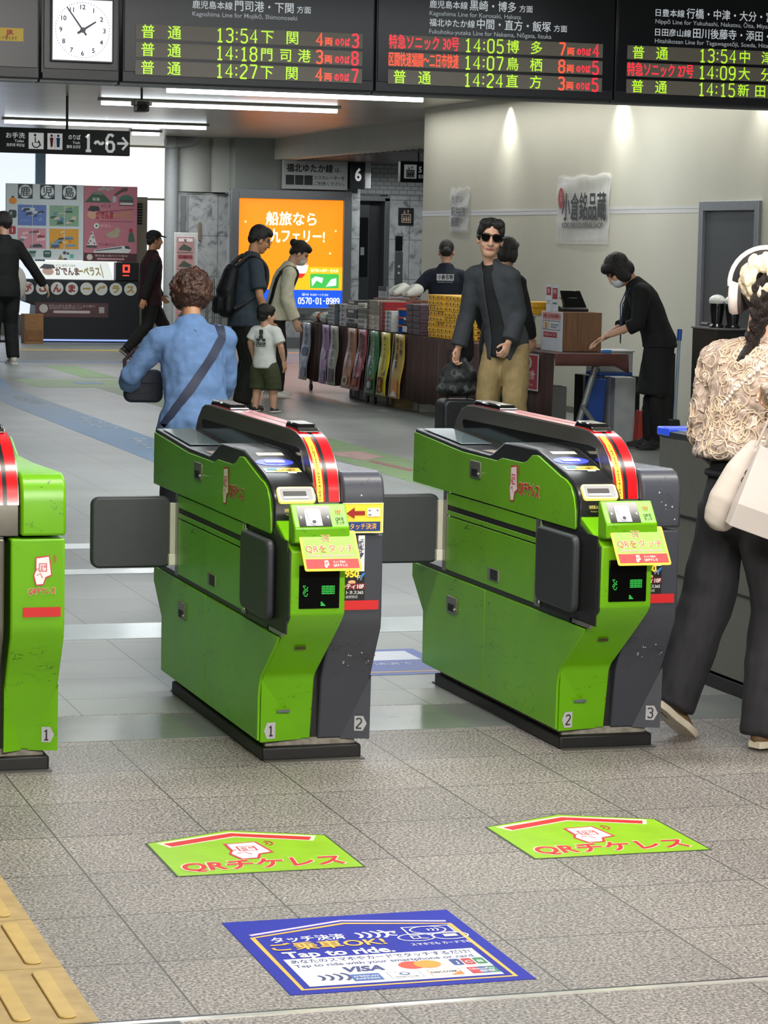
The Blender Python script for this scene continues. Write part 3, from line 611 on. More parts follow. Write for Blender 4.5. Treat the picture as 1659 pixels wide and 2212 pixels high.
def finish_right(t, num, art, rm):
    A = Art((0, -.1518, 0), (1, 0, 0), (0, 0, 1))
    A.rect(.225, .470, .334, .498, '#c81a20')
    A.build('red_band', t)
    a = Art((0, -.1518, 0), (1, 0, 0), (0, 0, 1), .0006)
    if art == 'ads':
        a = Art((0, -.1536, 0), (1, 0, 0), (0, 0, 1), .0006)
        a.rect(.218, .699, .343, .789, '#ecd83c'); a.frame(.218, .699, .343, .789, .003, '#f4ecb0'); a.rect(.228, .705, .334, .733, '#173a82'); a.text('タッチ決済', .281, .719, .019, '#f0b24a', .082, 'c', .02)
        a.rect(.250, .752, .286, .765, '#9a1c14'); a.poly([(.254, .776), (.254, .742), (.228, .758)], '#9a1c14'); a.rect(.293, .748, .333, .774, '#d8dae0', .003); a.rect(.297, .765, .303, .768, '#555a66'); a.rect(.322, .765, .327, .768, '#555a66'); a.rect(.297, .752, .305, .755, '#555a66')
        a.build('payment_sign', t)
    if art in ('ads', 'ad'):
        a = Art((0, -.1516, 0), (1, 0, 0), (0, 0, 1), .0006)
        a.rect(.214, .500, .290, .600, '#121318'); a.rect(.268, .585, .288, .692, '#e8e8ec'); a.text('エリア最', .280, .676, .013, '#23305a', None, 'c', .03, True); a.text('安値の低', .2725, .670, .013, '#23305a', None, 'c', .03, True)
        a.poly([(.262, .597), (.286, .640), (.286, .600)], '#e8e8ec'); a.text('950', .250, .578, .026, '#f2dc3a', .044, 'c', .06); a.text('円', .273, .566, .014, '#f0f0f0'); a.poly([(.276, .560), (.288, .575), (.290, .582), (.280, .578)], '#2f7ad0'); a.disc(.250, .553, .012, '#e9b48c', .006); a.rect(.214, .532, .290, .549, '#7a1420'); a.text('シティ10F', .252, .540, .016, '#f4f0f0', .07, 'c', .03); a.text('ットネス365', .252, .522, .012, '#d8d8d8', .068, 'c', .02); a.text('小倉駅前店', .246, .509, .009, '#b8b8b8', .045)
        a.build('advert_sticker', t)
    if art == 'qr':
        a = Art((0, -.1516, 0), (1, 0, 0), (0, 0, 1), .0006)
        phone_mark(a, .282, .605, .075); qr_words(a, .280, .545, .02, .078)
        a.build('lettering', t)
    m = MB(); m.add([(.347, -.0515, .255), (.347, -.045, .059), (.262, -.0175, .059), (.347, 0, .059), (.347, 0, .255)], [(0, 1, 2), (1, 3, 2), (0, 4, 3, 1)]); m.build('front_facet', rm, t, smooth=False)
    if rm is GREEN:
        m = MB(); m.add([(.189, -.0515, .255), (.189, -.045, .059), (.245, -.0175, .059), (.189, 0, .059), (.189, 0, .255)], [(0, 1, 2), (1, 3, 2), (0, 4, 3, 1)]); m.build('front_facet', rm, t, smooth=False)
    A = Art((.349, -.0465, .0), (.085, -.0275, 0), (0, -.033, 1), .0012); A.poly([(-.012, .107), (-.024, .084), (-.050, .084), (-.050, .130), (-.024, .130)], '#b4b5ba'); A.digits(num, -.036, .107, .030, .024, '#2b2b2e', .0045); A.build('number_sticker', t)
    return t
gate(1.975, 'green ticket gate with number stickers 1 and 2 and a yellow payment sign', '1', '2', True, None, 'ads')
gate(2.928, 'green ticket gate with number stickers 2 and 3 next to the woman with headphones', '2', '3', True, None, 'ad')
gate(1.022, 'all green end of a ticket gate cut off by the left edge', '1', '1', False, GREEN, 'qr')
# staffed wide gate, grey with a blue rim
t = thing('ticket_gate', 'grey ticket gate with blue rim behind the woman with headphones', 'ticket gate', (3.9, 7.7, 0))
m = MB(); m.box(3.905, 4.25, 7.75, 9.0, 0, .05); m.build('plinth', RUB, t, .005)
m = MB(); m.prism([(7.72, .06), (7.66, .42), (7.62, .45), (7.62, .86), (9.06, .86), (9.06, .42), (8.98, .06)], 'x', 3.9, 4.26); m.build('side_panel', mat('#6f6f66', 0.4, 0.2, var=0.04), t, .004)
m = MB(); m.box(3.896, 3.9, 7.7, 9.03, .58, .59); m.box(3.896, 3.9, 7.7, 9.0, .36, .366); m.build('panel_seam', RUB, t)
m = MB(); m.box(3.897, 4.26, 7.62, 9.06, .86, .885); m.build('top_rail', DARKP, t, .003)
m = MB(); m.box(3.93, 4.24, 7.7, 9.0, .885, .89); m.build('top_glass', mat('#9fb0b8', 0.1), t)
m = MB(); m.box(3.893, 4.265, 8.96, 9.075, .866, .897); m.build('blue_rim', mat('#2a4ee0', 0.3, emit=0.35), t, .006)
m = MB(); m.box(3.897, 4.26, 8.99, 9.0, .0, .06); m.build('foot_trim', DARKP, t)
# ------------------------------------------------------------------ floor stickers
def arrow_sticker(x0, x1, y0, y1, ya, lab):
    o = thing('floor_sticker', lab, 'floor sticker', ((x0 + x1) / 2, y0, 0)); W = x1 - x0; H = y1 - y0; A = ya - y0
    def pent(g): return [(x0 + g, y0 + g), (x1 - g, y0 + g), (x1 - g, y1 - g * .9), ((x0 + x1) / 2, ya - g * 1.0), (x0 + g, y1 - g * .9)]
    m = MB(); m.prism(pent(0), 'z', .0004, .0011); m.build('border', mat('#3b4a2c', 0.5), o, smooth=False)
    m = MB(); m.prism(pent(.006), 'z', .0010, .0016); m.build('backing', mat('#8fc319', 0.42, var=0.08, scale=14), o, smooth=False)
    a = Art((x0, y0, .0017), (1, 0, 0), (0, 1, 0), .0002)
    c = W / 2
    a.line([(.04, H - .035), (c, A - .055), (W - .04, H - .035)], .06, '#f4e8c8'); a.line([(.052, H - .036), (c, A - .057), (W - .052, H - .036)], .038, '#c9242c')
    # phone lying on its side
    phone_mark(a, c + .0, .235, .16); qr_words(a, c, .085, .105, W * .86, '#cc2430', '#f4efc4', 0.1)
    a.build('sign_print', o)
arrow_sticker(1.42, 1.905, 6.188, 6.555, 6.66, 'green QR floor sticker in front of gate 1, with a scuff beside its phone symbol')
arrow_sticker(2.348, 2.842, 6.175, 6.553, 6.66, 'green QR floor sticker in front of gate 2, cleaner than the other')
o = thing('floor_sticker', 'blue and white Tap to ride payment sticker nearest on the floor', 'floor sticker', (1.7, 5.14, 0))
m = MB(); m.box(1.424, 1.966, 5.139, 5.738, .0004, .0012); m.build('backing', mat('#1826a4', 0.62, spec=.25, var=0.08, scale=14), o, smooth=False)
a = Art((1.424, 5.139, .0013), (1, 0, 0), (0, 1, 0), .0002); W, H = .542, .599
Wt, Or = '#eef0fa', '#f0b84a'
a.line([(.035, .475), (.27, .555), (W - .035, .500)], .012, '#d8c8ee'); a.line([(.035, .030), (.035, .452), (.27, .530), (W - .035, .476), (W - .035, .030)], .012, Or, True)
a.rect(.055, .048, W - .055, .262, '#e9ebf2')
a.text('タッチ決済', .155, .42, .046, Wt, .17, 'c', .03); a.text('で', .345, .42, .046, Wt, None, 'c', .03)
for k in range(4): a.arc(.252 + k * .016, .42, .028 + k * .004, -50, 50, .008, Wt, 6)
a.text('ご乗車OK!', .185, .36, .062, Or, .26, 'c', .03); a.text('Tap to ride.', .19, .295, .062, Wt, .25, 'c', .03)
a.frame(.385, .395, .50, .465, .004, Wt)
for cx_, cy_ in ((.395, .375), (.475, .375), (.44, .43)): a.line([(cx_ + .042 * math.cos(math.radians(q * 20)), cy_ + .030 * math.sin(math.radians(q * 20))) for q in range(18)], .004, Wt, True)
a.frame(.383, .362, .405, .388, .004, Wt); a.rect(.46, .366, .492, .386, Wt); a.line([(.40, .365), (.42, .36)], .005, Wt)
for k in range(3): a.arc(.432 + k * .008, .43, .010 + k * .003, -50, 50, .004, Wt, 5)
a.text('スマホでも カードでも', .435, .318, .022, Wt, .14)
a.text('あなたのスマホやカードでタッチするだけ!', .27, .238, .030, '#34407e', .41, 'c', .02); a.text('Tap to ride with your smartphone or card.', .27, .204, .028, '#34407e', .41, 'c', .02)
for k in range(4): a.arc(.078 + k * .015, .105, .024 + k * .004, -50, 50, .008, '#2c386e', 6)
a.text('VISA', .205, .155, .05, '#22307e', .095, 'c', .04, skew=.2)
a.disc(.315, .158, .03, '#d8401f'); a.disc(.350, .158, .03, '#f09a24')
for k, c in enumerate(('#233f8e', '#b8242e', '#20804a')): a.rect(.405 + k * .027, .135, .429 + k * .027, .185, c, .006); a.text('JCB'[k], .417 + k * .027, .158, .024, '#f0f0f4')
a.rect(.16, .065, .225, .115, '#2f62b0'); a.text('AMERICAN', .1925, .098, .014, Wt, .055); a.text('EXPRESS', .1925, .080, .014, Wt, .052)
a.rect(.243, .065, .315, .115, '#fafafa'); a.frame(.243, .065, .315, .115, .002, '#9aa4b4'); a.disc(.279, .097, .012, '#4a6a9a'); a.disc(.279, .097, .007, '#fafafa'); a.text('Diners Club', .279, .076, .013, '#3a4a6a', .05)
a.rect(.333, .065, .405, .115, '#fafafa'); a.frame(.333, .065, .405, .115, .002, '#d0a070'); a.poly([(.375, .067), (.403, .067), (.403, .092)], '#e8842a'); a.text('DISCOVER', .367, .092, .017, '#3a2a1a', .06, 'c', .02)
a.rect(.423, .065, .445, .115, '#c02a34'); a.rect(.445, .065, .466, .115, '#22508e'); a.rect(.466, .065, .487, .115, '#1f7a68'); a.text('UnionPay', .455, .1, .016, Wt, .055); a.text('銀联', .462, .08, .018, Wt)
a.build('sign_print', o)
o = thing('floor_sticker', 'blue and white payment sticker on the floor in the lane beyond gates 1 and 2', 'floor sticker', (2.8, 9.65, 0))
m = MB(); m.box(2.60, 3.12, 9.0, 9.58, .0004, .0012); m.build('backing', mat('#2c4a9c', 0.42, var=0.08, scale=14), o, smooth=False)
a = Art((2.60, 9.0, .0013), (1, 0, 0), (0, 1, 0), .0003); a.rect(.05, .32, .47, .53, '#c9cfd8'); a.rect(.05, .05, .47, .07, '#d0a860'); a.text('タッチ決済で', .26, .24, .05, '#cfd6e6', .3); a.text('VISA', .16, .45, .05, '#22307e', .1); a.disc(.3, .45, .03, '#c8401f'); a.build('sign_print', o)
# yellow guiding blocks for the blind
YEL = mat('#b39a66', 0.6, var=0.14, scale=18); YEL2 = mat('#c6a964', 0.5, var=0.1, scale=20)
names = ['yellow tactile block at the bottom left corner, nearest', 'yellow tactile block second from the bottom left corner', 'yellow tactile block third from the bottom left corner', 'yellow tactile block last along the left edge of the floor']
for k in range(4):
    y0 = 5.046 + k * .407 - .0
    t = thing('tactile_block', names[k], 'tactile paving', (.85, y0, 0), group='guiding blocks along the left edge')
    m = MB(); m.box(.61, 1.006, y0 + .003, y0 + .404, 0, .0022); m.build('slab', YEL, t)
    for q in range(4):
        m = MB(); m.prism(rrect(.655 + q * .092, y0 + .03, .692 + q * .092, y0 + .375, .017), 'z', .002, .007); m.build('bar', YEL2, t, .003)
# coloured guide lines on the concourse floor
BLU = mat('#4f7fa8', 0.45, var=0.12, scale=8); GRN = mat('#6f8f55', 0.5, var=0.14, scale=8)
def strip(name, lab, pts, mt, z=0.0012):
    m = MB(); m.prism(pts, 'z', 0.0, z); return struct(m.build(name, mt, smooth=False))
strip('floor_marking_blue', '', [(4.8, 31.0), (4.3, 31.0), (3.95, 24.5), (3.95, 14.0), (4.42, 14.0), (4.42, 27.0)], BLU)
strip('floor_marking_blue_far', '', [(5.2, 32.75), (9.0, 32.75), (9.0, 33.0), (5.2, 33.0)], mat('#4878ac', 0.45, var=0.1, scale=5))
strip('floor_marking_yellow', '', [(6.0, 36.15), (8.2, 36.15), (8.2, 36.55), (6.0, 36.55)], mat('#b59b4a', 0.5, var=0.1))
strip('floor_marking_orange', '', [(9.0, 35.8), (10.4, 35.8), (10.4, 36.15), (9.0, 36.15)], mat('#c08a5a', 0.5, var=0.1))
strip('floor_marking_pink', '', [(7.0, 26.3), (9.4, 26.3), (9.4, 33.0), (7.0, 33.0)], mat('#a58a80', 0.4, var=0.06, scale=2), 0.0008)
strip('floor_marking_green', '', [(5.58, 31.8), (5.95, 31.8), (5.95, 29.1), (5.56, 29.1)], GRN)
strip('floor_marking_green_cross', '', [(4.7, 28.75), (5.95, 28.75), (5.95, 27.2), (4.72, 27.2)], mat('#7f9c62', 0.5, var=0.14, scale=8), 0.001)
strip('floor_marking_green_near', '', [(5.32, 27.2), (5.85, 27.2), (5.85, 15.5), (5.32, 15.5)], GRN)
strip('floor_marking_print', '', [(5.42, 18.9), (5.72, 18.9), (5.74, 18.4), (5.5, 18.1), (5.42, 18.5)], mat('#b08a80', 0.5, var=0.2, scale=9), 0.0025)
strip('floor_marking_print_line', '', [(5.5, 18.0), (5.56, 18.1), (5.62, 17.3), (5.56, 17.2)], mat('#8f4a48', 0.5), 0.0025)
strip('floor_marking_blue_dash', '', [(5.25, 28.3), (5.55, 28.3), (5.55, 27.9), (5.25, 27.9)], BLU, 0.0025)
WORN = mat('#b7c4cc', 0.5, var=0.2, scale=12)
for k, (x0, y0) in enumerate(((4.05, 25.2), (4.1, 22.0), (4.06, 19.6))):
    a = Art((x0 + .2, y0, .0016), (0, 1, 0), (-1, 0, 0)); a.text('のりば1〜6', 0, 0, .24, WORN, 1.3); struct(a.build('floor_marking_letters', None))
# ================================================================== hanging departure boards
BY = 13.0; BZ = 2.325; BH = 0.85
CASE = mat('#17191d', 0.4, 0.1, var=0.05); CASEF = mat('#101217', 0.28, var=0.05); LROW = mat('#68645a', 0.5, var=0.1, scale=200)
G_ = mat('#a8d62e', 0.4, emit=0.9); R_ = mat('#ff2334', 0.4, emit=1.4); O_ = mat('#ff4a2e', 0.4, emit=1.4); WB = mat('#cfd6dd', 0.5, emit=0.32); WD = mat('#aab2ba', 0.5, emit=0.22)
def panel(x0, x1, lab, name='departure_board', cat='departure board'):
    t = thing(name, lab, cat, ((x0 + x1) / 2, BY, BZ), group=None)
    m = MB(); m.box(x0 + .004, x1 - .004, BY, BY + .26, BZ, BZ + .70); m.build('case', CASE, t, .004)
    m = MB(); m.box(x0 + .012, x1 - .012, BY - .006, BY, BZ + .05, BZ + .69); m.build('front_panel', CASEF, t, .002)
    for xx in (x0 + .15, x1 - .15):
        m = MB(); m.cyl((xx, BY + .13, BZ + .70), (xx, BY + .13, CEIL), .018); m.build('hanger', STEEL, t)
    m = MB(); m.box(x0 + .004, x1 - .004, BY + .05, BY + .2, BZ - .012, BZ); m.build('bottom_rail', mat('#55585a', 0.4, 0.4), t)
    return t
def board(x0, x1, lab, heads, rows, top):
    t = panel(x0, x1, lab); W = x1 - x0
    for jp, dest, en, z in heads:
        a = Art((x0, BY - .0065, BZ), (1, 0, 0), (0, 0, 1), .001)
        xl = .354 if x0 < 3.5 else .284 if x0 < 5 else .222
        wj = len(jp) * .041; a.text(jp, xl, z, .040, WB, wj, 'l', .01)
        a.text(dest, xl + wj + .012, z + .003, .054, WB, len(dest) * .0505, 'l', .012); a.text('方面', xl + wj + .03 + len(dest) * .0505, z - .002, .036, WB, .073, 'l', .01)
        a.build('line_lettering', t); a = Art((x0, BY - .0065, BZ), (1, 0, 0), (0, 0, 1), .001); a.text(en, xl, z - .044, .030, WD, len(en) * .0142, 'l', .006); a.build('english_lettering', t)
    z = top
    for r in rows:
        kind, tm, dest, cars, plat = r
        m = MB(); m.box(x0 + .068, x1 - .07, BY - .009, BY - .005, BZ + z - .036, BZ + z + .036); rw = m.build('led_row', LROW, t)
        def A_(): return Art((x0, BY - .0092, BZ + z), (1, 0, 0), (0, 0, 1), .001)
        a = A_()
        if kind == '普通': a.text('普', .130, 0, .068, G_); a.text('通', .264, 0, .068, G_)
        else: a.text(kind, .07, 0, .072, R_ if '特' in kind else O_, .375, 'l', .006)
        a.build('train_lettering', rw); a = A_(); a.digits(tm, .582, .0, .066, .225, G_, .0085)
        a.build('time_lettering', rw); a = A_()
        if len(dest) == 2: a.text(dest[0], .740, 0, .068, G_); a.text(dest[1], .870, 0, .068, G_)
        else:
            for q, ch in enumerate(dest): a.text(ch, .738 + q * .098, 0, .066, G_)
        a.build('destination_lettering', rw); a = A_(); a.digits(cars, 1.012, 0, .062, .046, O_, .0095); a.text('両', 1.060, -.010, .042, O_, None, 'c', .02); a.build('cars_lettering', rw); a = A_(); a.text('のりば', 1.133, -.010, .040, R_, .078, 'c', .03); a.digits(plat, 1.200, 0, .064, .046, R_, .0095)
        a.build('platform_lettering', rw)
        z -= .088
X0, X1, X2, X3 = 2.655, 3.965, 5.275, 6.57
board(X0, X1, 'departure board for Shimonoseki trains, next to the clock', [('鹿児島本線', '門司港・下関', 'Kagoshima Line for Mojikō, Shimonoseki', .392)],
      [('普通', '13:54', '下関', '4', '3'), ('普通', '14:18', '門司港', '3', '8'), ('普通', '14:27', '下関', '4', '7')], .248)
board(X1, X2, 'middle departure board with two red rows of express trains for Hakata', [('鹿児島本線', '黒崎・博多', 'Kagoshima Line for Kurosaki, Hakata', .450), ('福北ゆたか線', '中間・直方・飯塚', 'Fukuhoku-yutaka Line for Nakama, Nōgata, Iizuka', .358)],
      [('特急ソニック 30号', '14:05', '博多', '7', '4'), ('区間快速福間〜二日市快速', '14:07', '鳥栖', '8', '5'), ('普通', '14:24', '直方', '3', '5')], .252)
board(X2, X3, 'departure board cut by the right edge, with one red row for Oita', [('日豊本線', '行橋・中津・大分・宮崎', 'Nippō Line for Yukuhashi, Nakatsu, Ōita, Miyazaki', .463), ('日田彦山線', '田川後藤寺・添田・日田', 'Hitahikosan Line for Tagawagotōji, Soeda, Hita', .362)],
      [('普通', '13:54', '中津', '4', '1'), ('特急ソニック 27号', '14:09', '大分', '7', '2'), ('普通', '14:15', '新田原', '4', '1')], .252)
t = panel(2.255, 2.648, 'black board panel that carries the square clock', 'clock_panel', 'sign board')
m = MB(); m.box(2.255, 2.262, BY - .008, BY, BZ + .03, BZ + .7); m.build('edge_strip', mat('#2a2c30', 0.4), t)
t = panel(1.3, 2.25, 'black board panel with a small yellow sticker at the left edge', 'blank_panel', 'sign board')
a = Art((1.3, BY - .0065, BZ), (1, 0, 0), (0, 0, 1)); a.rect(.66, .175, .866, .238, '#d8b63a'); a.text('IC', .70, .217, .024, '#4a6a2a', .03, 'c', .04); a.text('JR', .80, .217, .03, '#b0302a', .04, 'c', .05); a.text('交通系カード使えます', .76, .189, .018, '#5a4a1a', .15); a.build('sticker', t)
CXc, CZc = 2.453, BZ + .24
t = thing('wall_clock', 'square white clock showing five to two on the black panel', 'clock', (CXc, BY - .03, CZc))
m = MB(); m.box(CXc - .156, CXc + .156, BY - .03, BY - .006, CZc - .156, CZc + .156); m.build('clock_case', mat('#2b2d33', 0.3), t, .004)
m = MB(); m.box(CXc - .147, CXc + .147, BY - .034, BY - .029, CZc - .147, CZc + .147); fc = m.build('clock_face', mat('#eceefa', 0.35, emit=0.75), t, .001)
a = Art((CXc, BY - .0345, CZc), (1, 0, 0), (0, 0, 1), .001); dk = mat('#3a3d46', 0.5)
for k in range(12):
    q = math.radians(90 - 30 * (k + 1)); a.text(str(k + 1), .108 * math.cos(q), .112 * math.sin(q), .030, dk, None, 'c', .02)
for k in range(60):
    q = math.radians(6 * k); r1 = .136; a.line([(r1 * math.cos(q), r1 * math.sin(q)), ((r1 - .004) * math.cos(q), (r1 - .004) * math.sin(q))], .003, dk)
a.build('numerals', fc)
def hand(name, hour_deg, l, wd, lift):
    q = math.radians(90 - hour_deg); d = V((math.cos(q), 0, math.sin(q))); e = V((-d.z, 0, d.x)); c = V((CXc, BY - .036 - lift, CZc)); m = MB()
    vs = [c - d * .03 - e * wd, c + d * l - e * wd * .6, c + d * l + e * wd * .6, c - d * .03 + e * wd]; vs += [v - V((0, .002, 0)) for v in vs]
    m.add(vs, [(0, 1, 2, 3), (7, 6, 5, 4), (0, 4, 5, 1), (1, 5, 6, 2), (2, 6, 7, 3), (3, 7, 4, 0)]); m.build(name, mat('#3d414a', 0.4), t, smooth=False)
hand('hour_hand', 57, .078, .006, .0); hand('minute_hand', -36, .135, .0045, .003)
m = MB(); m.cyl((CXc, BY - .036, CZc), (CXc, BY - .046, CZc), .013); m.build('hub', mat('#2b2e36', 0.3), t)
# ================================================================== ceiling strip lights, camera, hanging signs
TUBE = mat('#f4fbff', 0.4, emit=7.0)
def strip_light(x0, x1, y, lab):
    t = thing('strip_light', lab, 'ceiling light', ((x0 + x1) / 2, y, 2.985), group='strip lights of the hall')
    m = MB(); m.box(x0 - .03, x1 + .03, y - .08, y + .08, 3.02, CEIL); m.build('housing', mat('#9a9890', 0.4, 0.3), t, .006)
    for a_, b_ in ((x0, (x0 + x1) / 2 - .004), ((x0 + x1) / 2 + .004, x1)):
        m = MB(); m.cyl((a_, y, 3.0), (b_, y, 3.0), .024, seg=12); m.build('tube', TUBE, t)
    return t
strip_light(5.65, 8.27, 25.45, 'long ceiling strip light directly under the Shimonoseki departure board')
strip_light(5.55, 8.18, 28.22, 'long ceiling strip light crossed by the small dark camera')
strip_light(5.37, 7.98, 33.6, 'long ceiling strip light above the platform direction sign')
strip_light(7.52, 7.90, 36.05, 'short ceiling strip light peeking out right of the direction sign')
t = thing('security_camera', 'small dark security camera hanging under a strip light', 'camera', (5.55, 26.2, 2.9))
m = MB(); m.cyl((5.56, 26.2, 2.93), (5.56, 26.2, CEIL), .012); m.build('stem', DARKP, t)
m = MB(); m.box(5.50, 5.62, 26.1, 26.32, 2.82, 2.92); m.build('body', mat('#3a3833', 0.4), t, .012)
m = MB(); m.cyl((5.56, 26.1, 2.87), (5.56, 26.07, 2.87), .035); m.build('lens', mat('#0a0a0a', 0.1), t)
m = MB(); m.box(5.47, 5.65, 26.12, 26.3, 2.88, 2.935); m.build('bracket', mat('#8a8478', 0.4, 0.5), t, .006)
struct(MB().box(5.0, 5.05, 13.6, 25.0, CEIL - .012, CEIL).build('trim_6', mat('#d8d8d2', 0.5), smooth=False))
t = thing('direction_sign', 'hanging black sign with 1~6 and an arrow', 'direction sign', (5.0, 28.0, 2.48))
sx0, sx1, sz0, sz1 = 3.6, 5.82, 2.435, 2.70
m = MB(); m.box(sx0, sx1, 28, 28.12, sz0, sz1); m.build('sign_box', mat('#23262a', 0.4), t, .006)
for xx in (5.15, 3.9):
    m = MB(); m.cyl((xx, 28.06, sz1), (xx, 28.06, CEIL), .014); m.build('hanger', DARKP, t)
a = Art((sx0, 27.999, sz0), (1, 0, 0), (0, 0, 1), .001); sw = mat('#e6e8e6', 0.5, emit=0.35); R0 = sx1 - sx0
a.digits('1~6', R0 - .335, .13, .175, .36, sw, .030); a.line([(R0 - .14, .13), (R0 - .035, .13)], .026, sw); a.line([(R0 - .085, .195), (R0 - .025, .13), (R0 - .085, .065)], .026, sw)
a.text('のりば', R0 - .60, .18, .055, sw, .13, 'c', .02); a.text('Track', R0 - .58, .125, .035, sw, .08); a.text('番线 승강장', R0 - .61, .08, .035, sw, .15)
a.rect(R0 - 0.890, .045, R0 - 0.730, .215, sw); a.rect(R0 - 1.090, .045, R0 - 0.930, .215, sw)
a.disc(R0 - 0.845, .19, .014, '#b02a3a'); a.poly([(R0 - 0.865, .17), (R0 - 0.825, .17), (R0 - 0.835, .07), (R0 - 0.855, .07)], '#b02a3a'); a.rect(R0 - 0.812, .06, R0 - 0.808, .2, '#55585c'); a.disc(R0 - 0.775, .19, .014, '#2a5ab0'); a.poly([(R0 - 0.795, .17), (R0 - 0.755, .17), (R0 - 0.760, .07), (R0 - 0.790, .07)], '#2a5ab0')
a.arc(R0 - 1.010, .10, .04, -200, 60, .012, '#444a4e'); a.line([(R0 - 1.020, .17), (R0 - 1.020, .115), (R0 - 0.980, .115), (R0 - 0.960, .08)], .013, '#444a4e'); a.disc(R0 - 1.022, .19, .014, '#444a4e')
a.text('お手洗', R0 - 1.230, .18, .06, sw, .20, 'c', .02); a.text('Toilet', R0 - 1.190, .125, .035, sw, .1); a.text('洗手间 화장실', R0 - 1.230, .08, .035, sw, .19)
a.build('lettering', t)
# ================================================================== kiosk with posters at the far left
KX0, KX1, KY = 6.36, 8.30, 39.1
t = thing('display_board', 'white display board with three large round characters and four photo blocks', 'display board', (6.9, 39.35, 1.2))
m = MB(); m.box(6.31, 7.475, 39.3, 39.36, 1.22, 2.34); m.build('panel', mat('#c9d2d2', 0.6, var=0.03), t, .004)
a = Art((6.31, 39.299, 1.22), (1, 0, 0), (0, 0, 1), .002); ink = '#2b3238'
for k, ch in enumerate('鹿児島'):
    cx_ = .285 + k * .33; a.rect(cx_ - .11, .90, cx_ + .11, 1.115, ink); a.disc(cx_, 1.007, .098, '#d3dad8'); a.text(ch, cx_, 1.005, .15, ink, None, 'c', .02)
rnd = random.Random(3)
def photo(a, x0, y0, x1, y1, cols):
    a.rect(x0, y0, x1, y1, cols[0]); n = 5
    for k in range(14):
        w_, h_ = rnd.uniform(.05, .16), rnd.uniform(.02, .06); x = rnd.uniform(x0, x1 - w_); y = rnd.uniform(y0, y1 - h_)
        a.poly([(x, y), (x + w_, y + rnd.uniform(0, .02)), (x + w_ * .9, y + h_), (x + .02, y + h_ * .8)], rnd.choice(cols[1:]))
photo(a, .175, .505, .60, .81, ['#5a76b4', '#33475a', '#9fb4cf', '#2f3f4a', '#7e98c9', '#c9cfd8']); photo(a, .65, .505, 1.09, .81, ['#7fa383', '#2f5a48', '#a8bf6a', '#5a7f9f', '#3a4a44', '#c6b7a0'])
photo(a, .175, .165, .60, .465, ['#c98a94', '#3b4a50', '#d9b4b4', '#8a3a44', '#5f7780', '#e2d3cf']); photo(a, .65, .165, 1.09, .465, ['#d69a34', '#4a5d70', '#c97f1a', '#e6c98a', '#3a3a34', '#6a94b4'])
for (x0, y0, x1, y1) in ((.175, .505, .60, .81), (.65, .505, 1.09, .81), (.175, .165, .60, .465), (.65, .165, 1.09, .465)): a.rect((x0 + x1) / 2 - .004, y0, (x0 + x1) / 2 + .004, y1, '#c9d2d2')
a.disc(.10, .865, .06, '#e08a2a', .05); a.rect(.08, .91, .12, .935, '#6a4a2a'); a.rect(.035, .61, .155, .73, '#2f3a36', .03); a.rect(.06, .66, .09, .70, '#8fa39a'); a.rect(.045, .37, .145, .49, '#a33038', .02); a.line([(.095, .46), (.095, .40)], .012, '#e6d8d4')
a.poly([(.34, .13), (.46, .13), (.44, .09), (.36, .09)], '#3f5f5a'); a.rect(.36, .04, .44, .09, '#7f9a92'); a.rect(.56, .035, .68, .14, '#3f5a52', .03); a.rect(.58, .09, .66, .11, '#8fb0a4'); a.poly([(.78, .0), (.86, 0), (.82, .09)], '#8a7f4a'); a.disc(.88, .11, .025, '#4a4f55'); a.rect(.96, .03, 1.02, .09, '#5fb0a0', .01); a.disc(.93, .10, .02, '#4a5f66'); a.disc(.89, .015, .03, '#544a66', .015)
a.build('poster_print', t)
t = thing('display_board', 'pink illustrated display board with a green volcano beside the white board', 'display board', (7.88, 39.35, 1.2))
m = MB(); m.box(7.48, 8.29, 39.3, 39.36, 1.21, 2.335); m.build('panel', mat('#b8717d', 0.6, var=0.05), t, .004)
a = Art((7.48, 39.299, 1.21), (1, 0, 0), (0, 0, 1), .002)
a.poly([(.01, .88), (.15, 1.04), (.26, 1.04), (.42, .88)], '#2f5238'); a.poly([(.15, 1.04), (.26, 1.04), (.30, .99), (.12, 1.0)], '#74786f'); a.text('桜島', .18, .925, .05, '#cfd8c6', .11)
for x, y, r in ((.24, 1.075, .03), (.29, 1.09, .035), (.36, 1.08, .035), (.42, 1.09, .03)): a.disc(x, y, r, '#a9a6a2', r * .7)
a.poly([(.45, 1.0), (.58, 1.10), (.66, 1.11), (.66, 1.06), (.58, 1.04), (.47, .975)], '#5a4038'); a.disc(.46, .93, .03, '#9fb6bb', .05); a.disc(.64, .93, .11, '#3f6a5c', .07, 0, 180); a.rect(.53, .88, .75, .93, '#4a4a46'); a.rect(.55, .85, .74, .885, '#c6c6bf'); a.rect(.53, .84, .76, .852, '#4a3a3a')
a.disc(.135, .70, .085, '#c99a80', .07); a.poly([(.05, .76), (.10, .83), (.22, .82), (.24, .76), (.14, .74)], '#2b2b30'); a.text('かごしま', .33, .83, .05, '#4a2a30', .14)
a.text('がでんま', .31, .69, .12, '#a32430', .27, 'c', .04); a.text('ーベラス', .585, .69, .13, '#b78a44', .27, 'c', .03, rot=.05); a.line([(.23, .735), (.75, .79)], .006, '#5a3038'); a.line([(.23, .60), (.75, .60)], .006, '#5a3038')
a.disc(.19, .53, .04, '#d8e0d6'); a.disc(.19, .53, .018, '#3f7a52'); a.text('白くまくん', .33, .535, .045, '#ead4d0', .15); a.poly([(.045, .24), (.20, .24), (.13, .46)], '#d3ccc8')
for x, y in ((.10, .30), (.14, .36), (.12, .41), (.16, .27), (.07, .27)): a.disc(x, y, .012, '#3a3a3c')
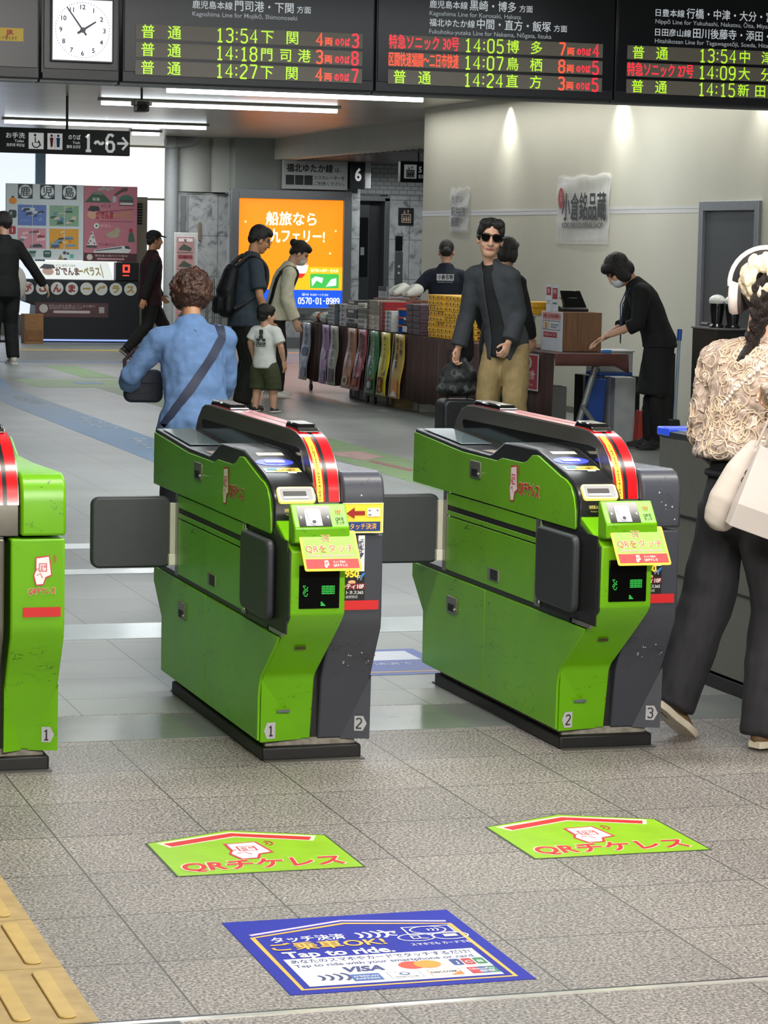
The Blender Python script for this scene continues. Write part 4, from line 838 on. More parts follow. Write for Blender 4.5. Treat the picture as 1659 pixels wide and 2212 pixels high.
a.rect(.04, .205, .20, .235, '#3a4446'); a.disc(.44, .40, .10, '#a79c84', .05); a.poly([(.40, .44), (.52, .52), (.56, .45), (.50, .40)], '#a79c84'); a.poly([(.67, .30), (.78, .30), (.75, .44), (.69, .44)], '#3f5f50'); a.disc(.715, .47, .03, '#a02a38'); a.text('がごしまにいこう', .35, .255, .04, '#4a2028', .24)
a.poly([(.15, .13), (.68, .13), (.72, .17), (.68, .235), (.60, .24), (.16, .17)], '#d5d8d2'); a.poly([(.17, .165), (.58, .225), (.58, .20), (.18, .15)], '#59636a'); a.poly([(.62, .24), (.68, .235), (.71, .19), (.63, .20)], '#3a4046')
a.rect(0, 0, .81, .125, '#4d2b30'); a.disc(.09, .062, .045, '#c8bcb4'); a.text('鹿児島の魅力が大集合', .42, .085, .032, '#c9b4b0', .50); a.rect(.20, .025, .62, .05, '#c08f94', .01)
a.build('poster_print', t)
t = thing('souvenir_counter', 'dark sales counter with a row of round white letters, below the display boards', 'counter', (7.3, 39.5, 0))
m = MB(); m.prism([(KX0 + .32, .0), (KX1, .0), (KX1, .93), (6.58, .93), (6.58, .60), (KX0 + .37, .55)], 'y', KY, KY + .5); m.build('counter_body', mat('#15181c', 0.5, var=0.1), t, .006)
m = MB(); m.box(6.60, 8.30, KY - .02, KY + .02, .02, .045); m.build('foot_light', mat('#93a7e6', 0.4, emit=0.9), t)
for k, (ch, c) in enumerate(zip('がこんまーベラス', ['#8e2a30'] * 4 + ['#a88a3c'] * 4)):
    cx_ = 6.60 + k * .222
    m = MB(); m.cyl((cx_, KY - .012, .80), (cx_, KY + .002, .80), .095, seg=28); dsc = m.build('round_letter_sign', mat('#c2c4bc', 0.5, var=0.03), t)
    a = Art((cx_, KY - .0125, .80), (1, 0, 0), (0, 0, 1), .002); a.text(ch, 0, 0, .12, c, None, 'c', .05); a.build('lettering', dsc)
a = Art((6.72, KY - .001, .375), (1, 0, 0), (0, 0, 1), .002); a.rect(0, 0, 1.10, .215, '#55383b'); a.disc(.125, .125, .065, '#b9b3ac'); a.text('特別な旅を応援 かごしまの魅力', .55, .165, .042, '#a59492', .70); a.text('鹿児島県の特産品が揃います', .46, .13, .035, '#a59492', .5); a.rect(.27, .058, .83, .098, '#b8aca8', .02); a.rect(.96, .065, 1.04, .155, '#a7a19c'); a.build('notice_plate', t)
t = thing('lit_sign', 'slanted backlit white sign with brown and gold lettering on the counter', 'sign', (7.3, 39.0, .95))
m = MB(); vs = [(6.69, 39.1, .94), (7.90, 39.1, .94), (7.83, 39.2, 1.2), (6.62, 39.2, 1.2)]; m.add(vs + [(x, y + .03, z) for x, y, z in vs], [(0, 1, 2, 3), (7, 6, 5, 4), (0, 4, 5, 1), (1, 5, 6, 2), (2, 6, 7, 3), (3, 7, 4, 0)]); m.build('panel', mat('#e2e6e0', 0.4, emit=0.35), t)
a = Art((6.69, 39.098, .94), (1, 0, 0), (-.035, .10, .26), .003); a.text('がでんま', .53, .12, .13, '#6a2c2c', .36, 'c', .04); a.text('ーベラス', .86, .125, .15, '#9a8a34', .34, 'c', .03); a.line([(1.06, .03), (1.05, .24)], .012, '#9a8a34'); a.text('かごしまのいいもの', .52, .215, .04, '#8a8478', .3); a.disc(.24, .12, .085, '#c9a28c', .06); a.poly([(.12, .17), (.2, .235), (.34, .225), (.36, .17), (.24, .155)], '#26282c'); a.build('lettering', t)
t = thing('warning_display', 'small box with a red light on the counter, right of the lit sign', 'display', (8.05, 39.1, .95))
m = MB(); m.box(7.93, 8.28, 39.08, 39.25, .932, 1.2); m.build('box', mat('#101114', 0.4), t, .004)
a = Art((7.93, 39.079, .95), (1, 0, 0), (0, 0, 1), .002); rd = mat('#ff4a3a', 0.4, emit=0.9); a.frame(.10, .10, .21, .22, .03, rd); a.rect(.10, .05, .2, .065, rd); a.build('lamp', t)
t = thing('wooden_box', 'brown wooden box standing at the left end of the dark counter', 'box', (6.55, 38.9, 0))
m = MB(); m.box(6.46, 6.74, 38.5, 38.8, .0, .43); m.build('box', mat('#8a6238', 0.6, var=0.2, scale=8, stretch=(1, 1, 8)), t, .004)
m = MB(); m.box(6.48, 6.72, 38.492, 38.5, .05, .2); m.build('panel', mat('#79522d', 0.6, var=0.2, scale=8), t)
t = thing('animal_figure', 'plain white rounded figure standing left of the dark counter', 'figure', (6.5, 39.2, 0))
m = MB(); m.ell((6.42, 38.98, .86), (.15, .10, .26)); m.ell((6.36, 39.0, .58), (.11, .10, .18)); m.build('body', mat('#b9b5aa', 0.7, var=0.04), t); m = MB(); m.lathe([(.16, 0), (.16, .03), (.03, .05), (.03, .5)], (6.30, 39.0, 0)); m.build('stand', mat('#3a3a3a', 0.5), t)
t = thing('outdoor_unit', 'beige cabinet with a black vent beside the pink display board', 'cabinet', (8.36, 41.0, 0))
m = MB(); m.box(8.25, 8.64, 40.2, 40.6, 0, 2.2); m.build('cabinet', mat('#9a9580', 0.6, var=0.05), t, .006)
m = MB()
for k in range(8): m.box(8.42, 8.56, 40.192, 40.2, 1.78 + k * .042, 1.81 + k * .042)
m.build('vent', mat('#1b1c1b', 0.6), t)
t = thing('leaflet_rack', 'narrow white rack of pink leaflets in front of the marble pillar', 'leaflet rack', (8.55, 37.3, 0))
m = MB(); m.box(8.42, 8.76, 37.3, 37.34, .0, 1.66); m.build('frame', mat('#c9c9c6', 0.5), t, .006)
m = MB(); m.box(8.40, 8.78, 37.2, 37.5, 0, .03); m.build('base', mat('#8a8a88', 0.5), t)
for k in range(5):
    m = MB(); z0 = .42 + k * .24; m.box(8.45, 8.70, 37.28, 37.3, z0, z0 + .22); lf = m.build('leaflet', mat('#b98a88', 0.5, var=0.15, scale=14), t)
    a = Art((8.45, 37.279, z0), (1, 0, 0), (0, 0, 1), .002); a.poly([(.02, .04), (.1, .12), (.22, .06), (.2, .02)], '#4a5348'); a.rect(.02, .15, .23, .2, ['#e2d9d6', '#8a3c44'][k % 2]); a.text('旅', .12, .17, .04, '#6a3038'); a.build('print', lf)
# ================================================================== lit advertisement and signs on the back wall
t = thing('lit_advertisement', 'large backlit orange ferry advertisement on the marble wall', 'advertisement', (10.2, 37.55, .6))
fm = mat('#77797a', 0.3, 0.5, var=0.05)
m = MB()
for x0, x1, z0, z1 in ((9.30, 9.42, .50, 2.31), (11.01, 11.13, .50, 2.31), (9.42, 11.01, .50, .60), (9.42, 11.01, 2.18, 2.31)): m.box(x0, x1, 37.5, 37.6, z0, z1)
m.build('frame', fm, t, .004)
m = MB(); m.box(9.42, 11.01, 37.56, 37.59, .60, 2.18); sc_ = m.build('light_panel', mat('#f58a12', 0.4, emit=1.0), t, smooth=False)
def em(h, e=1.0): return mat(h, 0.4, emit=e)
a = Art((9.42, 37.559, .60), (1, 0, 0), (0, 0, 1), .003); W, H = 1.59, 1.58
a.rect(0, 0, W, .26, em('#1c52d8')); a.poly([(.72, .26), (1.08, .26), (1.0, .46), (.88, .52), (.74, .46)], em('#5a3414', .8)); a.poly([(.75, .26), (W, .26), (W, .60), (1.08, .60), (.95, .62)], em('#f0b01c'))
a.text('船旅なら', .80, 1.29, .20, em('#fff4ea', 1.1), .76, 'c', .03); a.text('阪九フェリー!', .82, 1.04, .20, em('#fff4ea', 1.1), .98, 'c', .03)
a.poly([(.66, .60), (1.07, .63), (1.05, .54), (1.0, .47), (.72, .47)], em('#dce6fa')); a.poly([(.71, .50), (1.03, .50), (.98, .44), (.90, .43), (.76, .45)], em('#e02a20')); a.poly([(.80, .62), (1.04, .64), (1.03, .70), (.82, .70)], em('#8fa8dc')); a.poly([(.84, .70), (1.04, .70), (1.0, .78), (.88, .78)], em('#eef2fa')); a.rect(.92, .78, 1.0, .85, em('#e8ecf8')); a.rect(.925, .81, .995, .83, em('#3a4a7a'))
a.rect(1.10, .29, 1.54, .50, em('#3fae4a'), .02); a.poly([(1.13, .31), (1.2, .40), (1.28, .36), (1.30, .44), (1.18, .46), (1.12, .42)], em('#cfe6f0')); a.poly([(1.34, .31), (1.42, .42), (1.5, .44), (1.5, .33)], em('#cfe6f0')); a.text('新門司→神戸・泉大津', 1.32, .545, .05, em('#fdf0d0'), .42)
a.digits('0570-01-8989', 1.24, .10, .085, .64, em('#f4f6ff', 1.1), .014); a.text('受付 9:00〜17:30', 1.18, .19, .04, em('#cfd8f4'), .4); a.frame(.62, .08, .86, .15, .008, em('#4aa8f0')); a.text('検索', .80, .115, .045, em('#4aa8f0'))
for x, y in ((.11, 1.24), (1.48, 1.13), (1.40, .80)): a.disc(x, y, .016, em('#fde0b0'), n=8)
a.build('print', sc_)
m = MB(); m.box(9.36, 11.24, 37.54, 37.6, .0, .16); struct(m.build('baseboard_back', fm, smooth=False))
t = thing('hanging_sign', 'white sign about the Fukuhoku Yutaka line above the lit advertisement', 'sign', (10.5, 37.4, 2.3))
m = MB(); m.box(10.05, 11.03, 37.42, 37.5, 2.33, 2.75); m.build('sign_box', mat('#b2b5b4', 0.5, emit=0.0, var=0.03), t, .006)
a = Art((10.05, 37.419, 2.33), (1, 0, 0), (0, 0, 1), .002); a.text('福北ゆたか線', .40, .30, .12, '#20242a', .70, 'c', .04); a.text('は、', .83, .285, .07, '#20242a'); 
for k in range(3): a.rect(.04 + k * .14, .06, .165 + k * .14, .20, '#0c0d10')
a.text('エスカレーターを', .70, .17, .06, '#30343a', .46); a.text('ご利用ください。', .70, .085, .06, '#30343a', .46); a.build('lettering', t)
t = thing('platform_sign', 'narrow black sign with a white 6 next to the white sign', 'sign', (11.15, 37.3, 2.3))
m = MB(); m.box(11.05, 11.26, 37.32, 37.5, 2.35, 2.77); m.build('sign_box', mat('#141619', 0.4), t, .005)
m = MB(); m.box(11.27, 11.36, 37.34, 37.5, 2.36, 2.76); m.build('side_panel', mat('#a5a7a5', 0.5), t, .005)
a = Art((11.05, 37.319, 2.35), (1, 0, 0), (0, 0, 1), .002); a.text('6', .11, .21, .24, mat('#dfe2e2', 0.5, emit=0.3), .10, 'c', .03); a.build('lettering', t)
t = thing('elevator_sign', 'hanging black elevator sign half hidden by the beige wall', 'sign', (10.8, 33, 2.4))
m = MB(); m.box(10.44, 11.4, 33, 33.1, 2.36, 2.635); m.build('sign_box', mat('#17191c', 0.4), t, .005)
m = MB(); m.cyl((10.7, 33.05, 2.63), (10.7, 33.05, 2.88), .012); m.build('hanger', DARKP, t)
def lift_icon(a, x, y, s, fg, bg):
    a.rect(x - .4 * s, y - .5 * s, x + .4 * s, y + .2 * s, fg, .05 * s); a.rect(x - .33 * s, y - .43 * s, x + .33 * s, y + .12 * s, bg); 
    for k in range(3): a.disc(x - .2 * s + k * .2 * s, y - .02 * s, .05 * s, fg, n=8); a.rect(x - .27 * s + k * .2 * s, y - .36 * s, x - .13 * s + k * .2 * s, y - .1 * s, fg)
    for d, q in ((-.15, -1), (.15, 1)): a.line([(x + d * s, y + .25 * s), (x + d * s, y + .5 * s)], .06 * s, fg); a.line([(x + (d - .1) * s, y + (.375 + q * .04) * s), (x + d * s, y + (.375 + q * .13) * s), (x + (d + .1) * s, y + (.375 + q * .04) * s)], .05 * s, fg)
a = Art((10.44, 32.999, 2.36), (1, 0, 0), (0, 0, 1), .002); a.rect(.05, .05, .22, .23, mat('#c6caca', 0.5, emit=.15)); lift_icon(a, .135, .135, .14, '#22262a', '#c6caca'); a.text('5 エレベーター', .25, .17, .10, mat('#c6caca', 0.5, emit=.15), .6, 'l', .03); a.text('Elevator', .25, .08, .06, mat('#c6caca', 0.5, emit=.15), .3, 'l'); a.build('lettering', t)
t = thing('elevator_plate', 'square dark plate with an elevator symbol on the marble wall', 'sign', (12.3, 38.59, 1.85))
m = MB(); m.box(12.19, 12.43, 38.57, 38.6, 1.85, 2.11); m.build('plate', mat('#15171a', 0.35), t, .003)
a = Art((12.19, 38.569, 1.85), (1, 0, 0), (0, 0, 1), .002); lift_icon(a, .12, .13, .19, '#b09a86', '#15171a'); a.build('symbol', t)
t = thing('call_panel', 'tall grey elevator call panel with a dark display on the marble wall', 'panel', (12.2, 38.58, 1.0))
m = MB(); m.box(12.15, 12.27, 38.575, 38.6, .95, 1.44); m.build('panel', mat('#5c5f61', 0.35, 0.5), t, .003)
m = MB(); m.box(12.15, 12.26, 38.57, 38.6, 1.46, 1.68); m.build('display', mat('#0c0d0f', 0.15), t, .002)
m = MB(); m.cyl((12.21, 38.57, 1.22), (12.21, 38.58, 1.22), .02); m.build('button', mat('#aaaaaa', 0.4), t)
m = MB(); m.cyl((12.21, 38.57, 1.12), (12.21, 38.58, 1.12), .02); m.build('button', mat('#aaaaaa', 0.4), t)
t = thing('door_bar', 'short bronze handle bar on the marble pillar', 'handle', (9.0, 37.98, 1.6))
m = MB(); m.box(8.93, 8.965, 37.97, 38.0, 1.55, 1.82); m.build('bar', mat('#8a7a66', 0.4, 0.5), t, .004)
t = thing('folded_umbrella_rack', 'grey upright poles leaning at the pillar behind the woman in blue', 'rack', (9.1, 37.6, 0))
for k, xx in enumerate((9.02, 9.12, 9.22)):
    m = MB(); m.cyl((xx, 37.75, .0), (xx, 37.8, 1.0), .022); m.build('pole', mat('#6f7372', 0.4, 0.4), t)
m = MB(); m.box(8.98, 9.28, 37.65, 37.95, .0, .06); m.build('base', mat('#5a5d5d', 0.5), t, .004)
# posters taped on the beige wall
def wall_poster(y0, y1, z0, z1, lab):
    t = thing('wall_poster', lab, 'poster', (WX, (y0 + y1) / 2, z0)); rndp = random.Random(int(y0 * 10))
    n = 14; m = MB(); front = []; 
    rows = []
    for j in range(n + 1):
        z = z0 + (z1 - z0) * j / n
        rows.append([V((WX - .012 - .010 * math.sin(j * .9 + i * .35) * (.4 + .6 * j / n) - .006 * rndp.random(), y0 + (y1 - y0) * i / n, z + .012 * math.sin(i * 1.1) * j / n)) for i in range(n + 1)])
    vs = [p for r in rows for p in r]; fs = [(j * (n + 1) + i, j * (n + 1) + i + 1, (j + 1) * (n + 1) + i + 1, (j + 1) * (n + 1) + i) for j in range(n) for i in range(n)]
    m.add(vs, fs); o = m.build('film', mat('#f4f6f6', 0.35, var=0.08, scale=9, coat=0.15, alpha=0.3), t); sm = o.modifiers.new('thick', 'SOLIDIFY'); sm.thickness = .001
    return t
t = wall_poster(22.46, 23.80, 1.59, 2.23, 'crumpled clear banner with large black shop characters taped on the beige wall')
a = Art((WX - .034, 23.80, 1.59), (0, -1, 0), (0, 0, 1), .001)
a.disc(.16, .43, .07, '#a23a40', .10); a.text('名物', .16, .47, .05, '#d8b0ac', None, 'c', .0, True); a.text('小倉銘品蔵', .75, .34, .26, '#2f3336', 1.10, 'c', .03); a.text('KOKURA SOUVENIR SHOP', .72, .175, .075, '#4a4d4e', 1.02, 'c', .02); a.build('lettering', t)
t = wall_poster(26.36, 27.0, 1.69, 2.165, 'small crumpled clear notice with grey print taped on the beige wall')
a = Art((WX - .034, 27.0, 1.69), (0, -1, 0), (0, 0, 1), .001); a.text('駅弁', .24, .22, .10, '#4f5458', .26, 'c', .03); a.text('販売', .24, .11, .10, '#4f5458', .26, 'c', .03); a.text('名物', .46, .22, .10, '#5a5f63', .2, 'c', .03); a.text('うまい', .30, .35, .08, '#7d8285', .4, 'c', .02); a.build('lettering', t)
# ================================================================== souvenir stall along the passage
CLOTH = mat('#4a3530', 0.85, var=0.12, scale=40, bump=0.25, bscale=30, stretch=(1, 1, 0.05))
TT = .715
def table(y0, y1, lab, skirt=True):
    t = thing('trestle_table', lab, 'table', (7.8, (y0 + y1) / 2, 0), group=None)
    m = MB(); m.box(7.50, 8.08, y0 + .01, y1 - .01, TT - .03, TT); m.build('tabletop', mat('#6b6258', 0.5), t, .004)
    for yy in ((y0 + .12, y1 - .12) if y0 > 20 else (y1 - .12,)):
        for xx in (7.56, 8.02):
            m = MB(); m.cyl((xx, yy, .05), (xx, yy, TT - .03), .016); lg = m.build('leg', mat('#8a8d8c', 0.4, 0.4), t)
            m = MB(); m.cyl((xx - .012, yy, .035), (xx + .012, yy, .035), .035); m.build('caster', RUB, lg)
    return t
def skirt(y0, y1, zb, lab, amp=.010):
    o = thing('table_skirt', lab, 'tablecloth', (7.48, (y0 + y1) / 2, zb)); m = MB(); n = int((y1 - y0) / .02)
    top = []; bot = []
    for i in range(n + 1):
        y = y0 + (y1 - y0) * i / n; wv = amp * (math.sin(y * 38) + .6 * math.sin(y * 23 + 1)); top.append(V((7.476 + wv * .25, y, TT + .003))); bot.append(V((7.465 + wv * 1.3, y, zb + .008 * math.sin(y * 9))))
    mid = [(a * .5 + b * .5) for a, b in zip(top, bot)]; back = [V((8.08, p.y, TT + .003)) for p in top]
    rows = [bot, mid, top, back]; vs = [p for r in rows for p in r]; k = n + 1
    m.add(vs, [(j * k + i, j * k + i + 1, (j + 1) * k + i + 1, (j + 1) * k + i) for j in range(3) for i in range(n)])
    ob = m.build('cloth', CLOTH, o, ang=60); s = ob.modifiers.new('thick', 'SOLIDIFY'); s.thickness = .003
    return o
table(24.7, 27.0, 'far folding table of the souvenir stall, under most of the banners'); table(22.4, 24.69, 'middle folding table of the souvenir stall, under the yellow boxes'); NEAR = table(19.5, 22.39, 'near folding table of the souvenir stall, under the cash desk')
skirt(24.7, 27.04, .125, 'brown cloth on the far table behind blue, violet and pink banners'); skirt(22.4, 24.69, .115, 'brown pleated cloth on the middle table behind green and yellow banners'); skirt(19.5, 22.39, .12, 'brown cloth on the near table behind the red cashier sign')
# banners pinned to the front
def banner(y0, y1, col, lab, words, ink, art, sway=0.0, edge=None):
    t = thing('sales_banner', lab, 'banner', (7.44, (y0 + y1) / 2, .12)); z0, z1 = .12, .722; m = MB(); rows = []
    n = 10
    for j in range(n + 1):
        f = j / n; z = z0 + (z1 - z0) * f; dy = sway * (1 - f) ** 1.6; dx = -.016 - .018 * (1 - f) - .006 * math.sin(f * 7)
        rows.append([V((7.456 + dx + .004 * math.sin(i * 1.7 + j), y1 + dy - (y1 - y0) * i / 5, z)) for i in range(6)])
    m.add([p for r in rows for p in r], [(j * 6 + i, j * 6 + i + 1, (j + 1) * 6 + i + 1, (j + 1) * 6 + i) for j in range(n) for i in range(5)])
    ob = m.build('banner_cloth', mat(col, 0.4, var=0.1, scale=10, coat=0.3), t); s = ob.modifiers.new('thick', 'SOLIDIFY'); s.thickness = .0015; s.offset = 1
    W = y1 - y0
    def warp(aa):                                # lay the print on the hanging cloth
        for k, p in enumerate(aa.v):
            f = (p.z - z0) / (z1 - z0); lift = aa.v[k].x - 7.43
            aa.v[k] = V((7.452 - .016 - .018 * (1 - f) - .006 * math.sin(f * 7) - .0055 + lift, p.y + sway * (1 - f) ** 1.6, p.z))
    a = Art((7.43, y1, z0), (0, -1, 0), (0, 0, 1), .0009)
    if edge: a.rect(.004, .004, .02, .598, edge)
    for q, wd in enumerate(words):
        n_ = len(wd); h = min(.07, .40 / n_ / 1.08)
        a.text(wd, W * (.5 if len(words) == 1 else .36 + .34 * q), .54 - .03 * q, h, ink, None, 'c', .03, True)
    art(a, W); warp(a); a.build('print', t)
def food(c1, c2, c3):
    def f(a, W): a.disc(W * .5, .085, W * .30, c1, .062); a.disc(W * .45, .085, W * .18, c2, .035); a.poly([(W * .6, .13), (W * .75, .19), (W * .85, .14)], c3)
    return f
def panelpic(c1, c2):
    def f(a, W): a.rect(W * .2, .025, W * .72, .175, c1, .012); a.disc(W * .42, .12, W * .13, c2, .03); a.disc(W * .5, .06, W * .14, c2, .025); a.poly([(W * .6, .2), (W * .85, .26), (W * .8, .19)], '#6a5a8a')
    return f
def splash(c):
    def f(a, W): a.disc(W * .5, .3, W * .35, c, .05); a.disc(W * .6, .08, W * .3, '#8a86a0', .06)
    return f
banner(26.48, 26.80, '#a9b4c4', 'glossy pale blue sales banner at the far end of the stall', ['名物明太'], '#3c4a66', splash('#5c6a86'), .1)
banner(25.78, 26.05, '#b389bc', 'violet sales banner second from the far end of the stall', ['紫いも餡'], '#6a4a7a', splash('#d8c4dc'), .06)
banner(25.45, 25.76, '#bab7a6', 'grey-beige sales banner beside the violet one on the stall', ['北九州限定'], '#4a463c', lambda a, W: a.rect(W * .25, .03, W * .8, .17, '#5f4f5c'), .06)
banner(24.81, 25.13, '#c48660', 'salmon orange sales banner left of the red one on the stall', ['かしわめし'], '#6a3a22', lambda a, W: (a.disc(W * .45, .08, W * .3, '#e6d8c6', .05), a.disc(W * .45, .08, W * .18, '#7a5a40', .03)), .18)
banner(24.46, 24.76, '#b8606a', 'faded red sales banner with black words on the stall', ['博多明太もち', '新発売'], '#2a1a1a', food('#7a3a2a', '#c06a48', '#d8d4d0'), .22)
banner(24.06, 24.37, '#3c7d45', 'green sales banner on the stall, left of the bright yellow one', ['八女抹茶ケーキ'], '#dfe8d8', food('#4a5048', '#c8cac4', '#d8302a'), .10, '#9aa39a')
banner(23.71, 24.01, '#e2d02a', 'bright yellow sales banner on the stall', ['チーズカステラ'], '#2a2412', panelpic('#6a2f1c', '#b07a30'), .10)
banner(23.26, 23.58, '#c2a248', 'ochre sales banner nearest to the bare brown cloth', ['辛子高菜', '名物'], '#2a2012', lambda a, W: (a.poly([(W * .15, .01), (W * .85, .01), (W * .75, .18), (W * .3, .18)], '#cf8a50'), a.poly([(W * .2, .02), (W * .8, .02), (W * .5, .08)], '#d8dce4')), .10, '#d0c8a8')
# goods on the tables
ORD = ['first', 'second', 'third', 'fourth', 'fifth', 'sixth', 'seventh', 'eighth', 'ninth']
def stack(y0, y1, x0, dep, z0, hs, cols, what, where, cat='box', art=None, name='souvenir_box', jit=.006, grp=None):
    z = z0; n = len(hs)
    for k, h in enumerate(hs):
        c = cols[k % len(cols)]; j = (random.random() - .5) * jit; pos = ORD[n - 1 - k]
        lab = '%s, %s down in %s' % (what, pos, where) if n > 1 else '%s, %s' % (what, where)
        t = thing(name, lab, cat, (x0 + dep / 2, (y0 + y1) / 2, z), group=grp or what + ' pile')
        m = MB(); m.box(x0 + j, x0 + dep + j, y0 + j, y1 + j, z, z + h * .78 - .001); m.build('box_base', mat(c, 0.45, var=0.08, scale=20), t, .003)
        m = MB(); m.box(x0 + j - .002, x0 + dep + j + .002, y0 + j - .002, y1 + j + .002, z + h * .55, z + h - .0015); m.build('box_lid', mat(c, 0.45, var=0.08, scale=26), t, .003)
        if art:
            a = Art((x0 + j - .0025, y1 + j, z), (0, -1, 0), (0, 0, 1), .0008); art(a, y1 - y0, h, k); a.build('print', t)
        z += h
    return z
T0 = TT + .006
stack(25.94, 26.17, 7.53, .2, T0, [.035] * 6, ['#c9cdd0', '#aeb4b8'], 'silvery packet', 'the pile at the far end', 'packet', lambda a, W, h, k: a.rect(.02, .01, W * .7, .022, '#7f858c'))
stack(25.77, 25.92, 7.53, .2, T0, [.055] * 4, ['#1f2d2c'], 'dark green box', 'the slim dark pile', 'box', lambda a, W, h, k: a.rect(.03, .02, W - .03, .03, '#5f7a70'))
stack(25.53, 25.75, 7.53, .22, T0, [.045] * 5, ['#d2ccd2', '#bdb6bd'], 'pale lilac packet', 'the pile beside the black boxes', 'packet', lambda a, W, h, k: a.disc(W / 2, h / 2, .03, '#6a6470', .012))
stack(25.13, 25.50, 7.53, .25, T0, [.045] * 6, ['#2a2b2c', '#c9c6bd', '#2f302f'], 'black or white gift box', 'the black pile', 'box', lambda a, W, h, k: a.rect(.06, .01, W - .1, .034, '#d6d2c8' if k % 3 != 1 else '#2c2c2c') if k % 2 else None or a.rect(.1, .02, .2, .026, '#77776f'))
stack(24.86, 25.10, 7.53, .25, T0, [.05] * 5, ['#d9dbda', '#c2c6c4', '#8d8e7f', '#78796c', '#e2e0d6'], 'white and olive box', 'the shiny pile', 'box', lambda a, W, h, k: a.rect(.02, .012, W - .03, .02, '#5b5c58'))
stack(24.43, 24.78, 7.53, .28, T0, [.048] * 6, ['#d8d3c4', '#cfc9b8', '#cbc4b0', '#9b9581', '#9a937e', '#a39c86'], 'beige cake box', 'the beige pile', 'box', lambda a, W, h, k: (a.rect(0, 0, .06, h - .004, '#6a4638'), a.disc(W * .6, h / 2, .04, '#efe9d8', .014) if k < 3 else None))
stack(24.22, 24.38, 7.53, .28, T0, [.04] * 7, ['#9c2229'], 'red box', 'the red pile', 'box', lambda a, W, h, k: a.text('菓', W / 2, h / 2, .03, '#e2c8c0'))
stack(23.99, 24.20, 7.53, .2, T0, [.04] * 5, ['#dcdedb'], 'white box with a blue seal', 'the pile by the red boxes', 'box', lambda a, W, h, k: (a.disc(W / 2, h / 2, .016, '#234a78'), a.rect(.015, .015, .05, .018, '#7a8288'), a.rect(W - .06, .015, W - .02, .018, '#7a8288')))
stack(24.75, 25.35, 7.86, .2, T0, [.09, .09, .085], ['#cfcfc4', '#c4c4b6', '#d8d8cc'], 'pale carton', 'the back row behind the olive boxes', 'box', lambda a, W, h, k: a.rect(.03, .02, W - .05, .05, '#9a4a44'))
t = thing('tray', 'long brown tray lid on the pale cartons at the back of the stall', 'tray', (7.95, 25.0, .987)); m = MB(); m.box(7.84, 8.07, 24.5, 25.6, .9875, 1.012); m.build('tray_body', mat('#7a4a40', 0.5), t, .003)
m = MB(); m.box(7.86, 8.05, 24.52, 25.58, 1.011, 1.016); m.build('tray_inlay', mat('#8a5a4e', 0.5), t)
for k in range(3):
    t = thing('storage_tin', 'blue round tin with an orange lid, %s from the top of the blue pile' % ORD[2 - k], 'tin', (7.68, 23.77, T0 + k * .077), group='blue tins')
    m = MB(); m.cyl((7.70, 23.77, T0 + k * .077), (7.70, 23.77, T0 + k * .077 + .062), .17, seg=32); m.build('tin_body', mat('#1c4f9e', 0.25, var=0.1, coat=0.3), t, .003)
    m = MB(); m.cyl((7.70, 23.77, T0 + k * .077 + .06), (7.70, 23.77, T0 + k * .077 + .0755), .176, seg=32); m.build('lid', mat('#d2603c', 0.3), t, .002)
for k, (yy, zz) in enumerate(((23.50, T0), (23.56, T0))):
    t = thing('bottle', 'small dark bottle at the %s of the purple boxes' % ['left foot', 'blue tin side'][k], 'bottle', (7.52, yy, zz), group='small dark bottles')
    m = MB(); m.lathe([(.022, 0), (.024, .01), (.024, .09), (.012, .11), (.012, .13)], (7.53, yy, zz), 14); m.build('bottle_body', mat('#26282c', 0.2), t)
    m = MB(); m.cyl((7.53, yy, zz + .13), (7.53, yy, zz + .15), .014); m.build('cap', mat('#c9c9c9', 0.3), t)
    m = MB(); m.lathe([(.0248, .02), (.0248, .075)], (7.53, yy, zz), 14); m.build('label_band', mat('#c4c7ca', 0.5), t)
for c_, (y0, y1) in enumerate(((23.30, 23.50), (23.07, 23.29))):
    stack(y0, y1, 7.52, .34, T0, [.057] * 5, ['#51414a'], 'dark purple box', ['the column beside the blue tins', 'the column beside the yellow boxes'][c_], 'box', lambda a, W, h, k: (a.rect(.012, .012, W - .012, .045, '#5d4c55'), a.rect(W * .3, .024, W * .6, .028, '#7d6c74')), jit=.01, grp='dark purple boxes')
